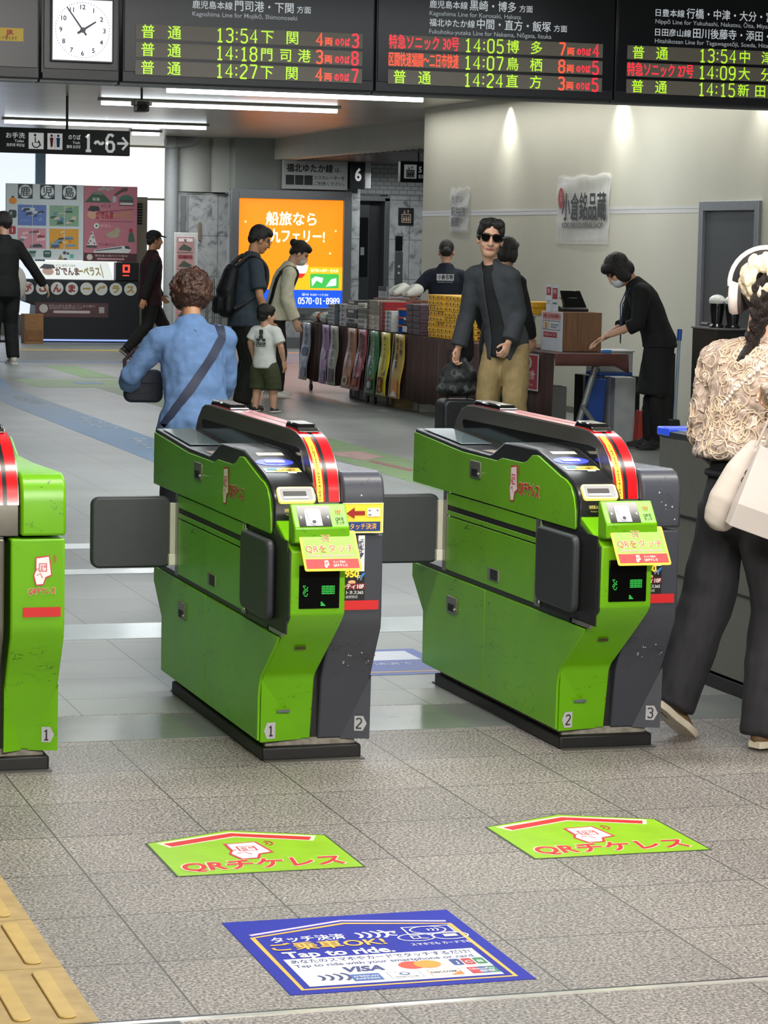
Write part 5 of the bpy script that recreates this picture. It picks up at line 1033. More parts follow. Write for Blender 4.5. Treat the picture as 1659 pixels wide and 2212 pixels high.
# tall stack of yellow boxes
YB = mat('#e0a51a', 0.42, var=0.08, scale=20); YBL = mat('#e8b02a', 0.42, var=0.08, scale=20)
proto_y = None; cols_y = [(22.62, 22.84), (22.395, 22.61), (22.17, 22.385), (21.94, 22.16)]
for r in range(8):
    for c, (y0, y1) in enumerate(cols_y):
        j = (random.random() - .5) * .02; z = T0 + r * .0485
        lab = 'yellow cake box, %s row from the top, %s column from the left' % (ORD[7 - r], ORD[c])
        if proto_y is None:
            t = thing('cake_box', lab, 'box', (7.52 + j, y0, z), 0, 'yellow cake boxes', world=False)
            W = .213; m = MB(); m.box(0, .34, 0, W, 0, .034); m.build('box_base', YB, t, .002)
            m = MB(); m.box(-.002, .342, -.002, W + .002, .022, .0475); m.build('box_lid', YBL, t, .002)
            a = Art((-.0025, W, 0), (0, -1, 0), (0, 0, 1), .0008)
            for q in range(2): cx_ = .055 + q * .104; a.rect(cx_ - .036, .005, cx_ + .036, .043, '#f0c24a'); a.disc(cx_, .024, .017, '#7a3c10', .014)
            a.build('print', t)
            a = Art((0, -.0025, 0), (1, 0, 0), (0, 0, 1), .0008)
            for q in range(3): cx_ = .06 + q * .11; a.rect(cx_ - .036, .005, cx_ + .036, .043, '#f0c24a'); a.disc(cx_, .024, .017, '#7a3c10', .014)
            a.build('print', t); proto_y = t
        else:
            t = proto_y.copy(); COL.objects.link(t); t.location = (7.52 + j, y0 + j * .4, z); t['label'] = lab
            for ch in proto_y.children: q = ch.copy(); COL.objects.link(q); q.parent = t
# soft goods, cards and cushions
rb = random.Random(5)
for k in range(6):
    yy = 26.22 + k * .115; t = thing('snack_bag', 'crinkled clear bag of sweets, %s from the far end of the stall' % ORD[5 - k], 'bag', (7.6, yy, T0), group='clear bags of sweets')
    m = MB(); m.ell((7.60 + rb.uniform(-.02, .06), yy, T0 + .055), (.08, .046, .055 + rb.uniform(0, .015)), seg=12, rg=8)
    for v in m.v: v.x += rb.uniform(-.008, .008); v.y += rb.uniform(-.006, .006); v.z = max(T0, v.z + rb.uniform(-.008, .008))
    m.build('bag', mat(['#b5bab4', '#9da596', '#c9ccc8', '#a9aba0', '#b06a44', '#c4c7c4'][k], 0.2, var=0.2, scale=40, coat=0.4), t, ang=20)
for k, (yy, dz) in enumerate(((24.98, 0), (24.62, 0))):
    t = thing('white_cushion', ['white rounded neck cushion on the brown tray, left one', 'white rounded neck cushion behind the seller, right one'][k], 'cushion', (7.96, yy, 1.017), group='white cushions')
    m = MB(); c0 = V((7.90 + .02 * k, yy + .30, 1.035)); pts = [c0 + V((.12 * math.sin(q * .5), -.02 - .15 * (1 - math.cos(q * .42)), .075 * math.sin(.4 + q * .33))) for q in range(8)]
    m.tube(pts, [.03, .055, .062, .064, .06, .055, .045, .02], 14); m.build('cushion_body', mat('#dcdfd8', 0.8, var=0.04), t)
t = thing('price_card', 'black and white price card standing on the brown tray', 'card', (7.9, 25.45, 1.017)); m = MB(); m.box(7.88, 7.886, 25.28, 25.56, 1.0165, 1.13); m.build('card', mat('#c9ccd0', 0.5), t)
a = Art((7.8795, 25.56, 1.0165), (0, -1, 0), (0, 0, 1), .001); a.rect(0, .066, .28, .113, '#1c1d1f'); a.rect(.03, .045, .25, .05, '#7f848a'); a.rect(.03, .025, .25, .03, '#7f848a'); a.build('print', t)
# things under the tables
def carton(x0, x1, y0, y1, z0, z1, c, lab, name='carton', cat='box'):
    t = thing(name, lab, cat, ((x0 + x1) / 2, (y0 + y1) / 2, z0)); m = MB(); m.box(x0, x1, y0, y1, z0, z1); m.build('box_body', mat(c, 0.6, var=0.1, scale=10), t, .004)
    m = MB(); m.box(x0 - .001, x1 + .001, (y0 + y1) / 2 - .025, (y0 + y1) / 2 + .025, z0 + .02, z1 + .002); m.build('tape', mat('#a5977c' if c.startswith('#8') or c.startswith('#7') else '#b9bcbd', 0.35), t)
carton(7.62, 7.95, 24.95, 25.3, 0, .30, '#a9aaac', 'pale carton under the far table of the stall'); carton(7.62, 7.95, 24.12, 24.4, 0, .3, '#8a7350', 'brown carton under the green banner'); carton(7.58, 7.9, 22.2, 22.5, 0, .28, '#84704a', 'brown carton under the bare brown cloth')
carton(7.62, 7.9, 23.35, 23.55, 0, .26, '#b5b7b6', 'white carton under the ochre banner'); carton(7.65, 7.95, 25.45, 25.75, 0, .24, '#8c8f90', 'grey crate under the beige banner')
# ------------------------------------------------------------------ cash desk
t = thing('cash_desk_box', 'wood grained box with a white notice on its side, on the near table', 'cash desk', (7.86, 20.1, TT))
WOOD = mat('#7d5b41', 0.5, var=0.28, scale=9, stretch=(9, 1, 0.35))
m = MB(); m.box(7.69, 8.03, 19.9, 19.915, T0, 1.035); m.build('front_panel', WOOD, t, .002)
m = MB(); m.box(7.69, 7.70, 19.915, 20.36, T0, 1.035); m.build('side_panel', WOOD, t, .002)
m = MB(); m.box(8.02, 8.03, 19.915, 20.36, T0, 1.035); m.build('side_panel', WOOD, t, .002)
m = MB(); m.box(7.69, 8.03, 19.915, 20.36, .86, .875); m.build('shelf', WOOD, t, .002)
m = MB(); m.box(7.70, 8.02, 20.05, 20.36, 1.02, 1.035); m.build('top', WOOD, t, .002)
m = MB(); m.box(7.682, 7.69, 19.89, 20.36, T0 - .004, 1.035); nt_ = m.build('notice_board', mat('#c6cbd0', 0.5, var=0.03), t)
a = Art((7.6815, 20.36, T0), (0, -1, 0), (0, 0, 1), .001); a.rect(.03, .25, .44, .305, '#c98a8c'); a.text('お買い上げのお客様へ', .235, .278, .032, '#8a3238', .38, 'c', .01); a.frame(.04, .165, .43, .24, .004, '#7a4a4a'); a.rect(.06, .175, .17, .23, '#c9b9a0'); a.rect(.1, .18, .13, .225, '#b5762c'); a.text('各種', .3, .215, .025, '#555', .14) if False else a.rect(.22, .205, .40, .215, '#8d8f96'); a.rect(.22, .185, .36, .195, '#8d8f96'); a.rect(.06, .105, .36, .148, '#a3222e'); a.text('お支払いはこちら', .21, .127, .028, '#e6d0d0', .26); a.build('print', nt_)
t = thing('leaflet_stand', 'white folded stand with red fields on the wooden cash desk', 'stand', (7.72, 20.15, 1.035))
m = MB(); m.box(7.70, 7.706, 20.19, 20.31, 1.036, 1.25, ); m.box(7.706, 7.712, 20.06, 20.19, 1.036, 1.245); m.build('card', mat('#c9ced2', 0.5, var=0.04), t)
a = Art((7.6995, 20.31, 1.036), (0, -1, 0), (0, 0, 1), .001); a.rect(.01, .13, .108, .195, '#9a2430'); a.text('券', .06, .16, .05, '#e2c4c4'); a.rect(.02, .08, .09, .086, '#8d9298'); a.rect(.02, .06, .08, .066, '#8d9298'); a.build('print', t)
a = Art((7.7055, 20.19, 1.036), (0, -1, 0), (0, 0, 1), .001); a.rect(.012, .10, .12, .19, '#9a2430'); a.text('免税', .065, .16, .04, '#e2c4c4'); a.rect(.02, .06, .11, .072, '#5a6066'); a.build('print', t)
t = thing('cash_register', 'black tilted cash register screen on the wooden desk', 'cash register', (7.86, 20.2, 1.035))
m = MB(); m.prism([(20.12, 1.036), (20.34, 1.036), (20.34, 1.06), (20.2, 1.08), (20.12, 1.06)], 'x', 7.77, 8.0); m.build('base', mat('#1d1f21', 0.4), t, .004)
m = MB(); m.add([(7.80, 20.16, 1.07), (8.0, 20.16, 1.07), (7.96, 20.22, 1.205), (7.79, 20.22, 1.205), (7.80, 20.19, 1.07), (8.0, 20.19, 1.07), (7.96, 20.245, 1.205), (7.79, 20.245, 1.205)], [(0, 1, 2, 3), (7, 6, 5, 4), (0, 4, 5, 1), (1, 5, 6, 2), (2, 6, 7, 3), (3, 7, 4, 0)]); m.build('screen', mat('#0e1012', 0.15), t, .004)
m = MB(); m.box(7.84, 7.93, 20.19, 20.3, 1.06, 1.15); m.build('stem', mat('#17191b', 0.4), t, .006)
m = MB(); m.tube([(7.79, 20.2, 1.14), (7.75, 20.2, 1.15), (7.74, 20.2, 1.06), (7.79, 20.22, 1.05)], .004); m.build('cable', RUB, t)
t = thing('display_poster', 'cream poster with a pale flower leaning beside the cash desk', 'poster', (7.6, 20.55, T0))
m = MB(); m.box(7.60, 7.61, 20.42, 20.78, T0, 1.015); m.build('card', mat('#d6d4a8', 0.5, var=0.05), t)
a = Art((7.5995, 20.78, T0), (0, -1, 0), (0, 0, 1), .001); a.line([(.12, .25), (.2, .2), (.18, .13)], .02, '#9aa060'); a.disc(.24, .16, .05, '#b9a4c0', .035); a.disc(.13, .23, .03, '#a8b070', .04); a.rect(.02, .02, .34, .09, '#e2e2cc'); a.rect(.05, .05, .3, .056, '#b5b59a'); a.build('print', t)
for k in range(2):
    t = thing('gift_box', ['yellow wrapped box under its twin behind the cream poster', 'yellow wrapped box with ribbon on top behind the cream poster'][k], 'box', (7.75, 20.6, 1.0), group='yellow wrapped boxes')
    m = MB(); m.box(7.63, 7.85, 20.42, 20.74, T0 + .28 + k * .052 - (.28 if False else 0), T0 + .33 + k * .052); m.build('box', mat('#d9a520', 0.4, var=0.1), t, .004)
    m = MB(); m.box(7.628, 7.852, 20.55, 20.58, T0 + .281 + k * .052, T0 + .332 + k * .052); m.build('ribbon', mat('#f0c83a', 0.35), t)
t = thing('display_riser', 'plain white riser carrying the yellow wrapped boxes', 'riser', (7.75, 20.6, T0)); m = MB(); m.box(7.63, 7.88, 20.4, 20.78, T0 + .265, T0 + .278); m.build('shelf', mat('#b9b7a8', 0.5), t, .002)
m = MB(); m.box(7.64, 7.65, 20.41, 20.77, T0, T0 + .265); m.build('side', mat('#b9b7a8', 0.5), t); m = MB(); m.box(7.86, 7.87, 20.41, 20.77, T0, T0 + .265); m.build('side', mat('#b9b7a8', 0.5), t)
t = thing('cashier_sign', 'red cashier sign hanging on the brown cloth of the near table', 'sign', (7.45, 19.96, .41))
m = MB(); m.box(7.440, 7.446, 19.77, 20.15, .405, .70); m.build('sheet', mat('#c4bdbd', 0.4), t)
a = Art((7.4395, 20.15, .405), (0, -1, 0), (0, 0, 1), .001); a.rect(.012, .012, .368, .283, '#9c1d30'); a.disc(.19, .222, .055, '#c8b9b4', .045); a.text('¥', .19, .222, .05, '#8a2030', None, 'c', .03); a.text('お会計', .19, .125, .08, '#d8c4c4', .26, 'c', .05); a.text('cashier', .19, .05, .03, '#c89a9c', .2); a.build('print', t)
# near table end: short cloth, trestle leg, boxes and bags under it
t = thing('end_cloth', 'short brown cloth over the end of the near table with a hanging corner', 'tablecloth', (7.8, 19.48, TT))
m = MB(); xs = [7.47 + .0315 * i for i in range(21)]; rows = []
for zz, yy in ((TT + .004, 19.7), (TT + .004, 19.49), (.67, 19.478), (.625, 19.472)):
    rows.append([V((x, yy + (.006 * math.sin(x * 30) if zz < .7 else 0), zz - (.06 * max(0, (x - 7.98) / .12) if zz < .68 else 0))) for x in xs])
m.add([p for r in rows for p in r], [(j * 21 + i, j * 21 + i + 1, (j + 1) * 21 + i + 1, (j + 1) * 21 + i) for j in range(3) for i in range(20)])
o = m.build('cloth', mat('#5a3630', 0.8, var=0.1), t); o.modifiers.new('thick', 'SOLIDIFY').thickness = .004
t = NEAR; GM = mat('#85898a', 0.4, 0.3)
m = MB(); m.cyl((7.89, 19.62, TT - .04), (7.70, 19.62, .02), .026, seg=12); m.build('trestle_leg', GM, t); m = MB(); m.cyl((7.76, 19.60, .30), (7.98, 19.60, .02), .02, seg=12); m.build('brace', GM, t); m = MB(); m.box(7.84, 7.96, 19.56, 19.68, .63, .685); m.build('bracket', GM, t, .008)
m = MB(); m.cyl((7.66, 19.62, .02), (8.02, 19.62, .02), .018); m.build('foot_bar', GM, t)
t = thing('shopping_bag', 'blue carrier bag standing under the near table', 'bag', (7.98, 19.95, 0)); m = MB(); m.prism([(7.90, .15), (8.05, .15), (8.07, .50), (7.93, .52)], 'y', 19.85, 19.97); m.build('bag_body', mat('#2450a4', 0.5, var=0.1), t, .01); m = MB(); m.tube([(7.95, 19.9, .5), (7.97, 19.9, .58), (8.02, 19.9, .58), (8.04, 19.9, .5)], .006); m.build('handle', mat('#2450a4', 0.5), t)
carton(7.60, 8.06, 19.80, 20.1, 0, .145, '#a12a2e', 'flat red box on the floor under the near table'); carton(7.62, 7.86, 20.2, 20.5, 0, .42, '#8f9392', 'grey bin under the near table behind the trestle leg', 'bin', 'bin')
carton(8.14, 8.55, 20.3, 20.75, 0, .50, '#17181a', 'black low cabinet right of the near table', 'low_cabinet', 'cabinet'); carton(8.10, 8.28, 19.75, 20.0, 0, .52, '#9da3a4', 'tall white plastic bin right of the trestle leg', 'bin', 'bin')
t = thing('storage_bin', 'clear plastic bin with a blue base on the black low cabinet', 'bin', (8.35, 20.5, .5)); m = MB(); m.box(8.2, 8.5, 20.35, 20.65, .53, .70); m.build('bin_body', mat('#a9b1b4', 0.2, alpha=0.7), t, .006); m = MB(); m.box(8.2, 8.5, 20.35, 20.65, .503, .53); m.build('base', mat('#2a55a8', 0.4), t, .004); m = MB(); m.box(8.19, 8.51, 20.34, 20.66, .70, .715); m.build('lid', mat('#c9cfd0', 0.3), t, .004)
t = thing('paper_bag', 'orange red paper bag on the floor beside the black cabinet', 'bag', (8.3, 19.8, 0)); m = MB(); m.prism([(8.20, 0), (8.36, 0), (8.37, .25), (8.22, .27)], 'y', 19.5, 19.6); m.build('bag_body', mat('#a83424', 0.5, var=0.12), t, .006); m = MB(); m.tube([(8.25, 19.55, .26), (8.27, 19.55, .33), (8.32, 19.55, .33), (8.34, 19.55, .26)], .004); m.build('handle', mat('#7a2018', 0.5), t)
t = thing('sponge', 'small blue sponge under the hand of the bending woman', 'sponge', (7.95, 19.6, TT)); m = MB(); m.box(7.90, 7.97, 19.52, 19.57, T0 + .003, T0 + .03); m.build('sponge_body', mat('#3f7ac0', 0.8, var=0.1), t, .006)
# broom, black panel and cabinet by the wall
t = thing('broom', 'broom with a blue handle end leaning behind the bending woman', 'broom', (8.45, 19.3, 0))
m = MB(); m.cyl((8.52, 19.5, .2), (8.56, 19.55, .83), .014); m.build('pole', mat('#9fb4c4', 0.3), t); m = MB(); m.cyl((8.56, 19.55, .83), (8.566, 19.558, .92), .02); m.build('grip', mat('#2a62c0', 0.4), t); m = MB(); m.prism([(8.44, 0), (8.58, 0), (8.55, .2), (8.48, .2)], 'y', 19.46, 19.54); m.build('head', mat('#23262c', 0.7), t, .01)
t = thing('folded_stand', 'folded black stand behind the bending woman', 'stand', (8.5, 19.7, 0)); m = MB(); m.box(8.52, 8.60, 19.7, 19.78, 0, .72); m.build('panel', mat('#131416', 0.5), t, .006); m = MB(); m.box(8.48, 8.62, 19.66, 19.82, 0, .02); m.build('base', mat('#1a1b1d', 0.5), t)
t = thing('black_cabinet', 'tall narrow black cabinet against the beige wall', 'cabinet', (8.95, 19.64, 0)); m = MB(); m.box(8.82, 9.1, 19.4, 19.88, .0, .92); m.build('body', mat('#121315', 0.4), t, .004); m = MB(); m.box(8.81, 9.105, 19.39, 19.89, .92, .935); m.build('top', mat('#6a6c6c', 0.4), t, .002); m = MB(); m.box(8.83, 9.09, 19.395, 19.4, .05, .9); m.build('door', mat('#17181b', 0.3), t, .002)
for k, (xx, yy) in enumerate(((8.90, 19.59), (8.99, 19.48))):
    t = thing('desk_lamp', ['white domed black device, left of two on the black cabinet', 'white domed black device, right of two on the black cabinet'][k], 'device', (xx, yy, .935), group='domed devices')
    m = MB(); m.lathe([(.062, 0), (.062, .01), (.045, .03), (.062, .16), (.06, .2)], (xx, yy, .9365), 20); m.build('body', mat('#15171a', 0.2, coat=0.4), t); m = MB(); m.ell((xx, yy, .9365 + .215), (.068, .068, .05), seg=20); m.build('dome', mat('#f2f4f0', 0.35, var=0.03), t)
t = thing('wall_socket', 'white socket with a black plug low on the beige wall', 'socket', (WX - .01, 20.9, .25)); m = MB(); m.box(WX - .015, WX, 20.86, 20.94, .25, .38); m.build('plate', mat('#c9cac6', 0.4), t, .003); m = MB(); m.tube([(WX - .02, 20.9, .30), (WX - .06, 20.88, .26), (WX - .05, 20.8, .12), (WX - .05, 20.6, .02)], .006); m.build('cable', RUB, t)
# ================================================================== people
# A person is built in a frame of its own: x to the person's right, y the way it faces, z up; then turned and placed.
def fuse(name, mb, mats, parent, vox=.010, smooth=4, folds=0.0, fsize=.12, choose=None, label=None, cut=None):
    # fuse overlapping closed volumes into one continuous skin
    me = bpy.data.meshes.new(name); me.from_pydata([tuple(p) for p in mb.v], [], mb.f)
    b = bmesh.new(); b.from_mesh(me); bmesh.ops.recalc_face_normals(b, faces=b.faces); b.to_mesh(me); b.free()
    o = bpy.data.objects.new(name, me); COL.objects.link(o)
    r = o.modifiers.new('r', 'REMESH'); r.mode = 'VOXEL'; r.voxel_size = vox
    s = o.modifiers.new('s', 'SMOOTH'); s.iterations = smooth; s.factor = .5
    if folds:
        tx = bpy.data.textures.new('folds', 'CLOUDS'); tx.noise_scale = fsize; tx.noise_depth = 1
        d = o.modifiers.new('d', 'DISPLACE'); d.texture = tx; d.strength = folds; d.mid_level = .5
    dg = bpy.context.evaluated_depsgraph_get(); nm = bpy.data.meshes.new_from_object(o.evaluated_get(dg))
    bpy.data.objects.remove(o); bpy.data.meshes.remove(me); nm.name = name
    nm.materials.clear()
    for m in (mats if isinstance(mats, (list, tuple)) else [mats]): nm.materials.append(m)
    nm.polygons.foreach_set('use_smooth', [True] * len(nm.polygons))
    if choose: nm.polygons.foreach_set('material_index', [choose(p.center) for p in nm.polygons])
    if cut:
        b = bmesh.new(); b.from_mesh(nm); bmesh.ops.delete(b, geom=[f for f in b.faces if cut(f.calc_center_median(), f.normal)], context='FACES')
        for _ in range(14):                      # even out the cut edge
            nw = {}
            for v in b.verts:
                nb = [e.other_vert(v) for e in v.link_edges if e.is_boundary]
                if len(nb) == 2: nw[v] = v.co * .4 + (nb[0].co + nb[1].co) * .3
            for v, c in nw.items(): v.co = c
        b.to_mesh(nm); b.free()
    o = bpy.data.objects.new(name, nm); COL.objects.link(o); o.parent = parent
    if label: o['label'] = label
    return o
def limb(mb, pts, rads, side=None, seg=14, flat=''):
    # tapered tube with rounded ends; a radius may be (across, depth)
    pts = [V(p) for p in pts]; rr = [(r, r) if not isinstance(r, (tuple, list)) else r for r in rads]; n = len(pts)
    P = []; Rr = []
    d0 = (pts[1] - pts[0]).normalized(); d1 = (pts[-1] - pts[-2]).normalized(); e0 = min(rr[0]); e1 = min(rr[-1])
    for a, k in (((.97, .22), (.7, .7)) if 'a' not in flat else ((.06, .25), (.04, .93))): P.append(pts[0] - d0 * e0 * a); Rr.append((rr[0][0] * k, rr[0][1] * k))
    for p, r in zip(pts, rr): P.append(p); Rr.append(r)
    for a, k in (((.7, .7), (.97, .22)) if 'b' not in flat else ((.04, .93), (.06, .25))): P.append(pts[-1] + d1 * e1 * a); Rr.append((rr[-1][0] * k, rr[-1][1] * k))
    rings = []; e = V(side) if side is not None else None
    for i, p in enumerate(P):
        d = (P[min(i + 1, len(P) - 1)] - P[max(i - 1, 0)]).normalized()
        e_ = e if e is not None else d.orthogonal()
        e_ = (e_ - d * e_.dot(d)).normalized(); g = d.cross(e_)
        if side is None: e = e_
        rings.append([p + e_ * (Rr[i][0] * math.cos(t)) + g * (Rr[i][1] * math.sin(t)) for t in (2 * math.pi * k / seg for k in range(seg))])
    mb.loft(rings)
def bez(a, b, c, n=5):
    a, b, c = V(a), V(b), V(c); return [a * (1 - t) ** 2 + b * 2 * t * (1 - t) + c * t * t for t in (i / (n - 1) for i in range(n))]
def hand(mb, w, d, nrm, s=1.0, curl=.5, mirror=1):
    # w wrist, d towards the fingers, nrm the way the palm faces; thumb on side = mirror
    d = V(d).normalized(); nrm = V(nrm); nrm = (nrm - d * nrm.dot(d)).normalized(); sd = d.cross(nrm) * mirror; w = V(w)
    limb(mb, [w - d * .02 * s, w + d * .03 * s, w + d * .075 * s], [(.026 * s, .019 * s), (.038 * s, .016 * s), (.040 * s, .014 * s)], side=sd)
    for k, (o, L) in enumerate(((.030, .070), (.010, .080), (-.011, .074), (-.030, .058))):
        p = w + d * (.082 - .004 * abs(k - 1)) * s + sd * o * s; a = 0; pts = [p]
        for q in range(3):
            a += curl * (.5 if q == 0 else .9); p = p + (d * math.cos(a) + nrm * math.sin(a)) * L * s * (.45, .32, .26)[q]; pts.append(p)
        limb(mb, pts, [.0092 * s, .0088 * s, .0080 * s, .0068 * s], seg=8)
    p = w + d * .028 * s + sd * .030 * s; t = (d * .62 + sd * .62 + nrm * .35).normalized(); p2 = p + t * .036 * s; t2 = (d * .85 + sd * .12 + nrm * (.3 + curl * .4)).normalized()
    limb(mb, [p - t * .012 * s, p2, p2 + t2 * .03 * s], [.0125 * s, .0105 * s, .0082 * s], seg=8)
SKIN = {'fair': mat('#c99a7e', 0.5, var=0.05, scale=18), 'tan': mat('#b5835f', 0.5, var=0.05, scale=18), 'pale': mat('#d8ac92', 0.5, var=0.04, scale=18)}
LIP = mat('#9c5c52', 0.45); EYE = mat('#1d1512', 0.3); HAIRB = mat('#17130f', 0.45, var=0.35, scale=14, bump=0.5, bscale=40, stretch=(7, 7, 1))
def cloth(h, folds=.5, scale=22, rough=.85): return mat(h, rough, var=0.09, scale=scale, bump=folds, bscale=9)
def cr(pts, n=5):                                # a smooth curve through the points
    P = [V(p) for p in pts]; P = [P[0] * 2 - P[1]] + P + [P[-1] * 2 - P[-2]]; out = []
    for i in range(1, len(P) - 2):
        for k in range(n):
            t = k / n; a, b, c, d = P[i - 1], P[i], P[i + 1], P[i + 2]; out.append((b * 2 + (c - a) * t + (a * 2 - b * 5 + c * 4 - d) * t * t + (b * 3 - a - c * 3 + d) * t ** 3) * .5)
    return out + [P[-2]]
class Person:
    def __init__(s, label, loc, face, h=1.7, lean=0, skin='fair', build=1.0, hip=(0, 0), hipz=.53, yaw=0, pitch=0, roll=0, group=None, sh=.101, cat='person', hs=1.04, tilt=0):
        s.t = thing('person', label, cat, loc, math.radians(face), group, world=False); s.h = h; s.k = h / 1.7; s.b = build
        s.lean = math.radians(lean); s.tilt = math.sin(math.radians(tilt)); s.P = V((hip[0], hip[1], hipz * h)); s.skin = SKIN[skin]; s.sh = sh * h; s.hk = h / 1.7 * hs
        s.N = s.sp(1.0); s.S = [s.sp(.93) + V((q * s.sh, 0, -.012 * h)) for q in (-1, 1)]
        R = M.Rotation(math.radians(-yaw), 3, 'Z') @ M.Rotation(math.radians(-pitch), 3, 'X') @ M.Rotation(math.radians(roll), 3, 'Y')
        s.HR = R; d = s.tan(1.0); s.neck0 = s.N; s.HC = s.N + d * .055 * h + R @ V((0, .025 * s.k, .115 * s.k)) * 1.0
        s.arms = {}; s.legs = {}
    def tan(s, f): a = s.lean * (.7 + .6 * f); return V((s.tilt, math.sin(a), math.cos(a))).normalized()
    def sp(s, f):                                # point on the spine, 0 pelvis .. 1 base of the neck
        p = s.P.copy(); n = 12
        for i in range(n): p += s.tan(f * (i + .5) / n) * (.305 * s.h * f / n)
        return p
    def arm(s, side, elbow, wrist, nrm=None, curl=.5, d=None):
        i = 0 if side == 'l' else 1; e = s.S[i] + V(elbow) * s.k; w = e + V(wrist) * s.k; s.arms[side] = (s.S[i], e, w, nrm, curl, d)
    def leg(s, side, knee, ankle, toe=0.0, pitch=0.0): s.legs[side] = (V(knee), V(ankle), toe, pitch)
    def hv(s, p): return s.HC + s.HR @ (V(p) * s.hk)
    def body(s, hands=('l', 'r'), legs=False, forearm=True, eyes=True):
        k, b = s.k, s.b; m = MB()
        limb(m, [s.sp(f) for f in (0, .25, .5, .75, .95)], [(.13 * k * b, .09 * k * b), (.12 * k * b, .085 * k * b), (.13 * k * b, .09 * k * b), (.14 * k * b, .09 * k * b), (.09 * k, .06 * k)], side=(1, 0, 0))
        limb(m, [s.S[0], s.sp(.95), s.S[1]], [.05 * k, .055 * k, .05 * k])
        limb(m, [s.N - s.tan(1) * .05 * k, s.hv((0, -.022, -.06))], [(.056 * k, .058 * k), (.050 * k, .054 * k)], side=(1, 0, 0))
        H = s.hv; R = s.HR; k = s.hk
        m.ell(H((0, -.012, .035)), (.074 * k, .092 * k, .092 * k), R); m.ell(H((0, .018, -.025)), (.064 * k, .074 * k, .088 * k), R); m.ell(H((0, .045, -.078)), (.042 * k, .040 * k, .036 * k), R)
        limb(m, [H((0, .088, .022)), H((0, .102, -.012)), H((0, .104, -.026))], [.008 * k, .011 * k, .014 * k], seg=8)
        for q in (-1, 1):
            m.ell(H((.012 * q, .094, -.028)), .010 * k, R, 8, 6); m.ell(H((.076 * q, -.008, -.008)), (.010 * k, .022 * k, .032 * k), R, 10, 8); m.ell(H((.034 * q, .066, -.024)), (.025 * k, .020 * k, .030 * k), R, 10, 8)
            limb(m, [H((.012 * q, .088, .034)), H((.048 * q, .074, .034))], [.008 * k, .008 * k], seg=8)
        limb(m, [H((-.022, .080, -.056)), H((0, .090, -.056)), H((.022, .080, -.056))], [.006 * k, .008 * k, .006 * k], seg=8)
        k = s.k
        for sd, (S, E, W, nrm, curl, d) in s.arms.items():
            q = -1 if sd == 'l' else 1
            limb(m, [S, S.lerp(E, .5), E, E.lerp(W, .35), W], [.046 * k, .043 * k, .037 * k, .036 * k, .025 * k])
            if sd in hands:
                dd = V(d) if d is not None else (W - E); nn = V(nrm) if nrm is not None else V((-q, .2, 0))
                hand(m, W + dd.normalized() * .01, dd, nn, k, curl, mirror=1 if (dd.cross(nn)).dot(V((0, 1, .2))) > 0 else -1)
        if legs:
            for sd, (K, A, toe, pt) in s.legs.items():
                q = -1 if sd == 'l' else 1; hp = s.P + V((q * .085 * k, 0, -.03 * k))
                limb(m, [hp, K, K.lerp(A, .35), A], [.08 * k * b, .052 * k, .052 * k, .034 * k])
        inv = s.HR.transposed(); hc = s.HC; kk = s.hk
        def ch(c):
            p = inv @ (c - hc) / kk
            if p.y > .045 and abs(p.x) < .06:
                if abs(p.z + .056) < .007 and abs(p.x) < .024 and p.y > .078: return 1
                if eyes and abs(p.z - .012) < .007 and .016 < abs(p.x) < .046: return 2
                if abs(p.z - .036) < .0045 and .014 < abs(p.x) < .05: return 2
            return 0
        return fuse('body', m, [s.skin, LIP, EYE], s.t, .0055 if s.h > 1.2 else .005, 3, choose=ch)
    def top(s, mt, sleeve='long', hem=-.12, ease=.018, loose=1.0, folds=.012, name='shirt', neck=.0, vox=.010, label=None, fsize=.12, flare=0.0, wrist=.035, cut=None):
        k, b = s.k, s.b; m = MB(); e = ease * k
        fs = [(-.02 + hem * 2.0, .160 + flare, .124 + flare * .8), (.0, .158 + flare * .5, .120 + flare * .5), (.22, .142, .106), (.5, .143, .108), (.75, .150, .108), (.90, .132, .090), (1.0 - neck, .080, .068)]
        fs = fs[:1] + [q for q in fs[1:] if q[0] > fs[0][0] + .05]
        pts = [s.sp(f) if f >= 0 else s.P + (s.sp(.1) - s.P).normalized() * f * .305 * s.h * 1.0 for f, _, _ in fs]
        if hem < 0: pts[0] = s.P + V((0, 0, hem * k))
        limb(m, pts, [((a * b * loose + e) * k, (c * b * loose + e) * k) for _, a, c in fs], side=(1, 0, 0), seg=20, flat='a')
        limb(m, [s.S[0] + V((-.004 * k, 0, 0)), s.sp(.95) + V((0, 0, -.005)), s.S[1] + V((.004 * k, 0, 0))], [.052 * k + e, .060 * k + e, .052 * k + e])
        for sd, (S, E, W, nrm, curl, d) in s.arms.items():
            u = .046 * k + e; v = .041 * k + e; w_ = wrist * k + e * .8
            if sleeve == 'long': limb(m, [S, S.lerp(E, .5), E, E.lerp(W, .5), E.lerp(W, .96)], [u + .002, u, v, v * .95, w_], flat='b')
            elif sleeve == 'elbow': limb(m, [S, S.lerp(E, .5), E.lerp(S, .02)], [u + .006, u + .006, u + .006], flat='b')
            elif sleeve == 'short': limb(m, [S, S.lerp(E, .4), S.lerp(E, .75)], [u + .004, u + .007, u + .010], flat='b')
            elif sleeve == 'three': limb(m, [S, S.lerp(E, .5), E, E.lerp(W, .35)], [u + .004, u, v + .004, v + .004], flat='b')
        return fuse(name, m, mt, s.t, vox, 5, folds * k, fsize, label=label, cut=cut)
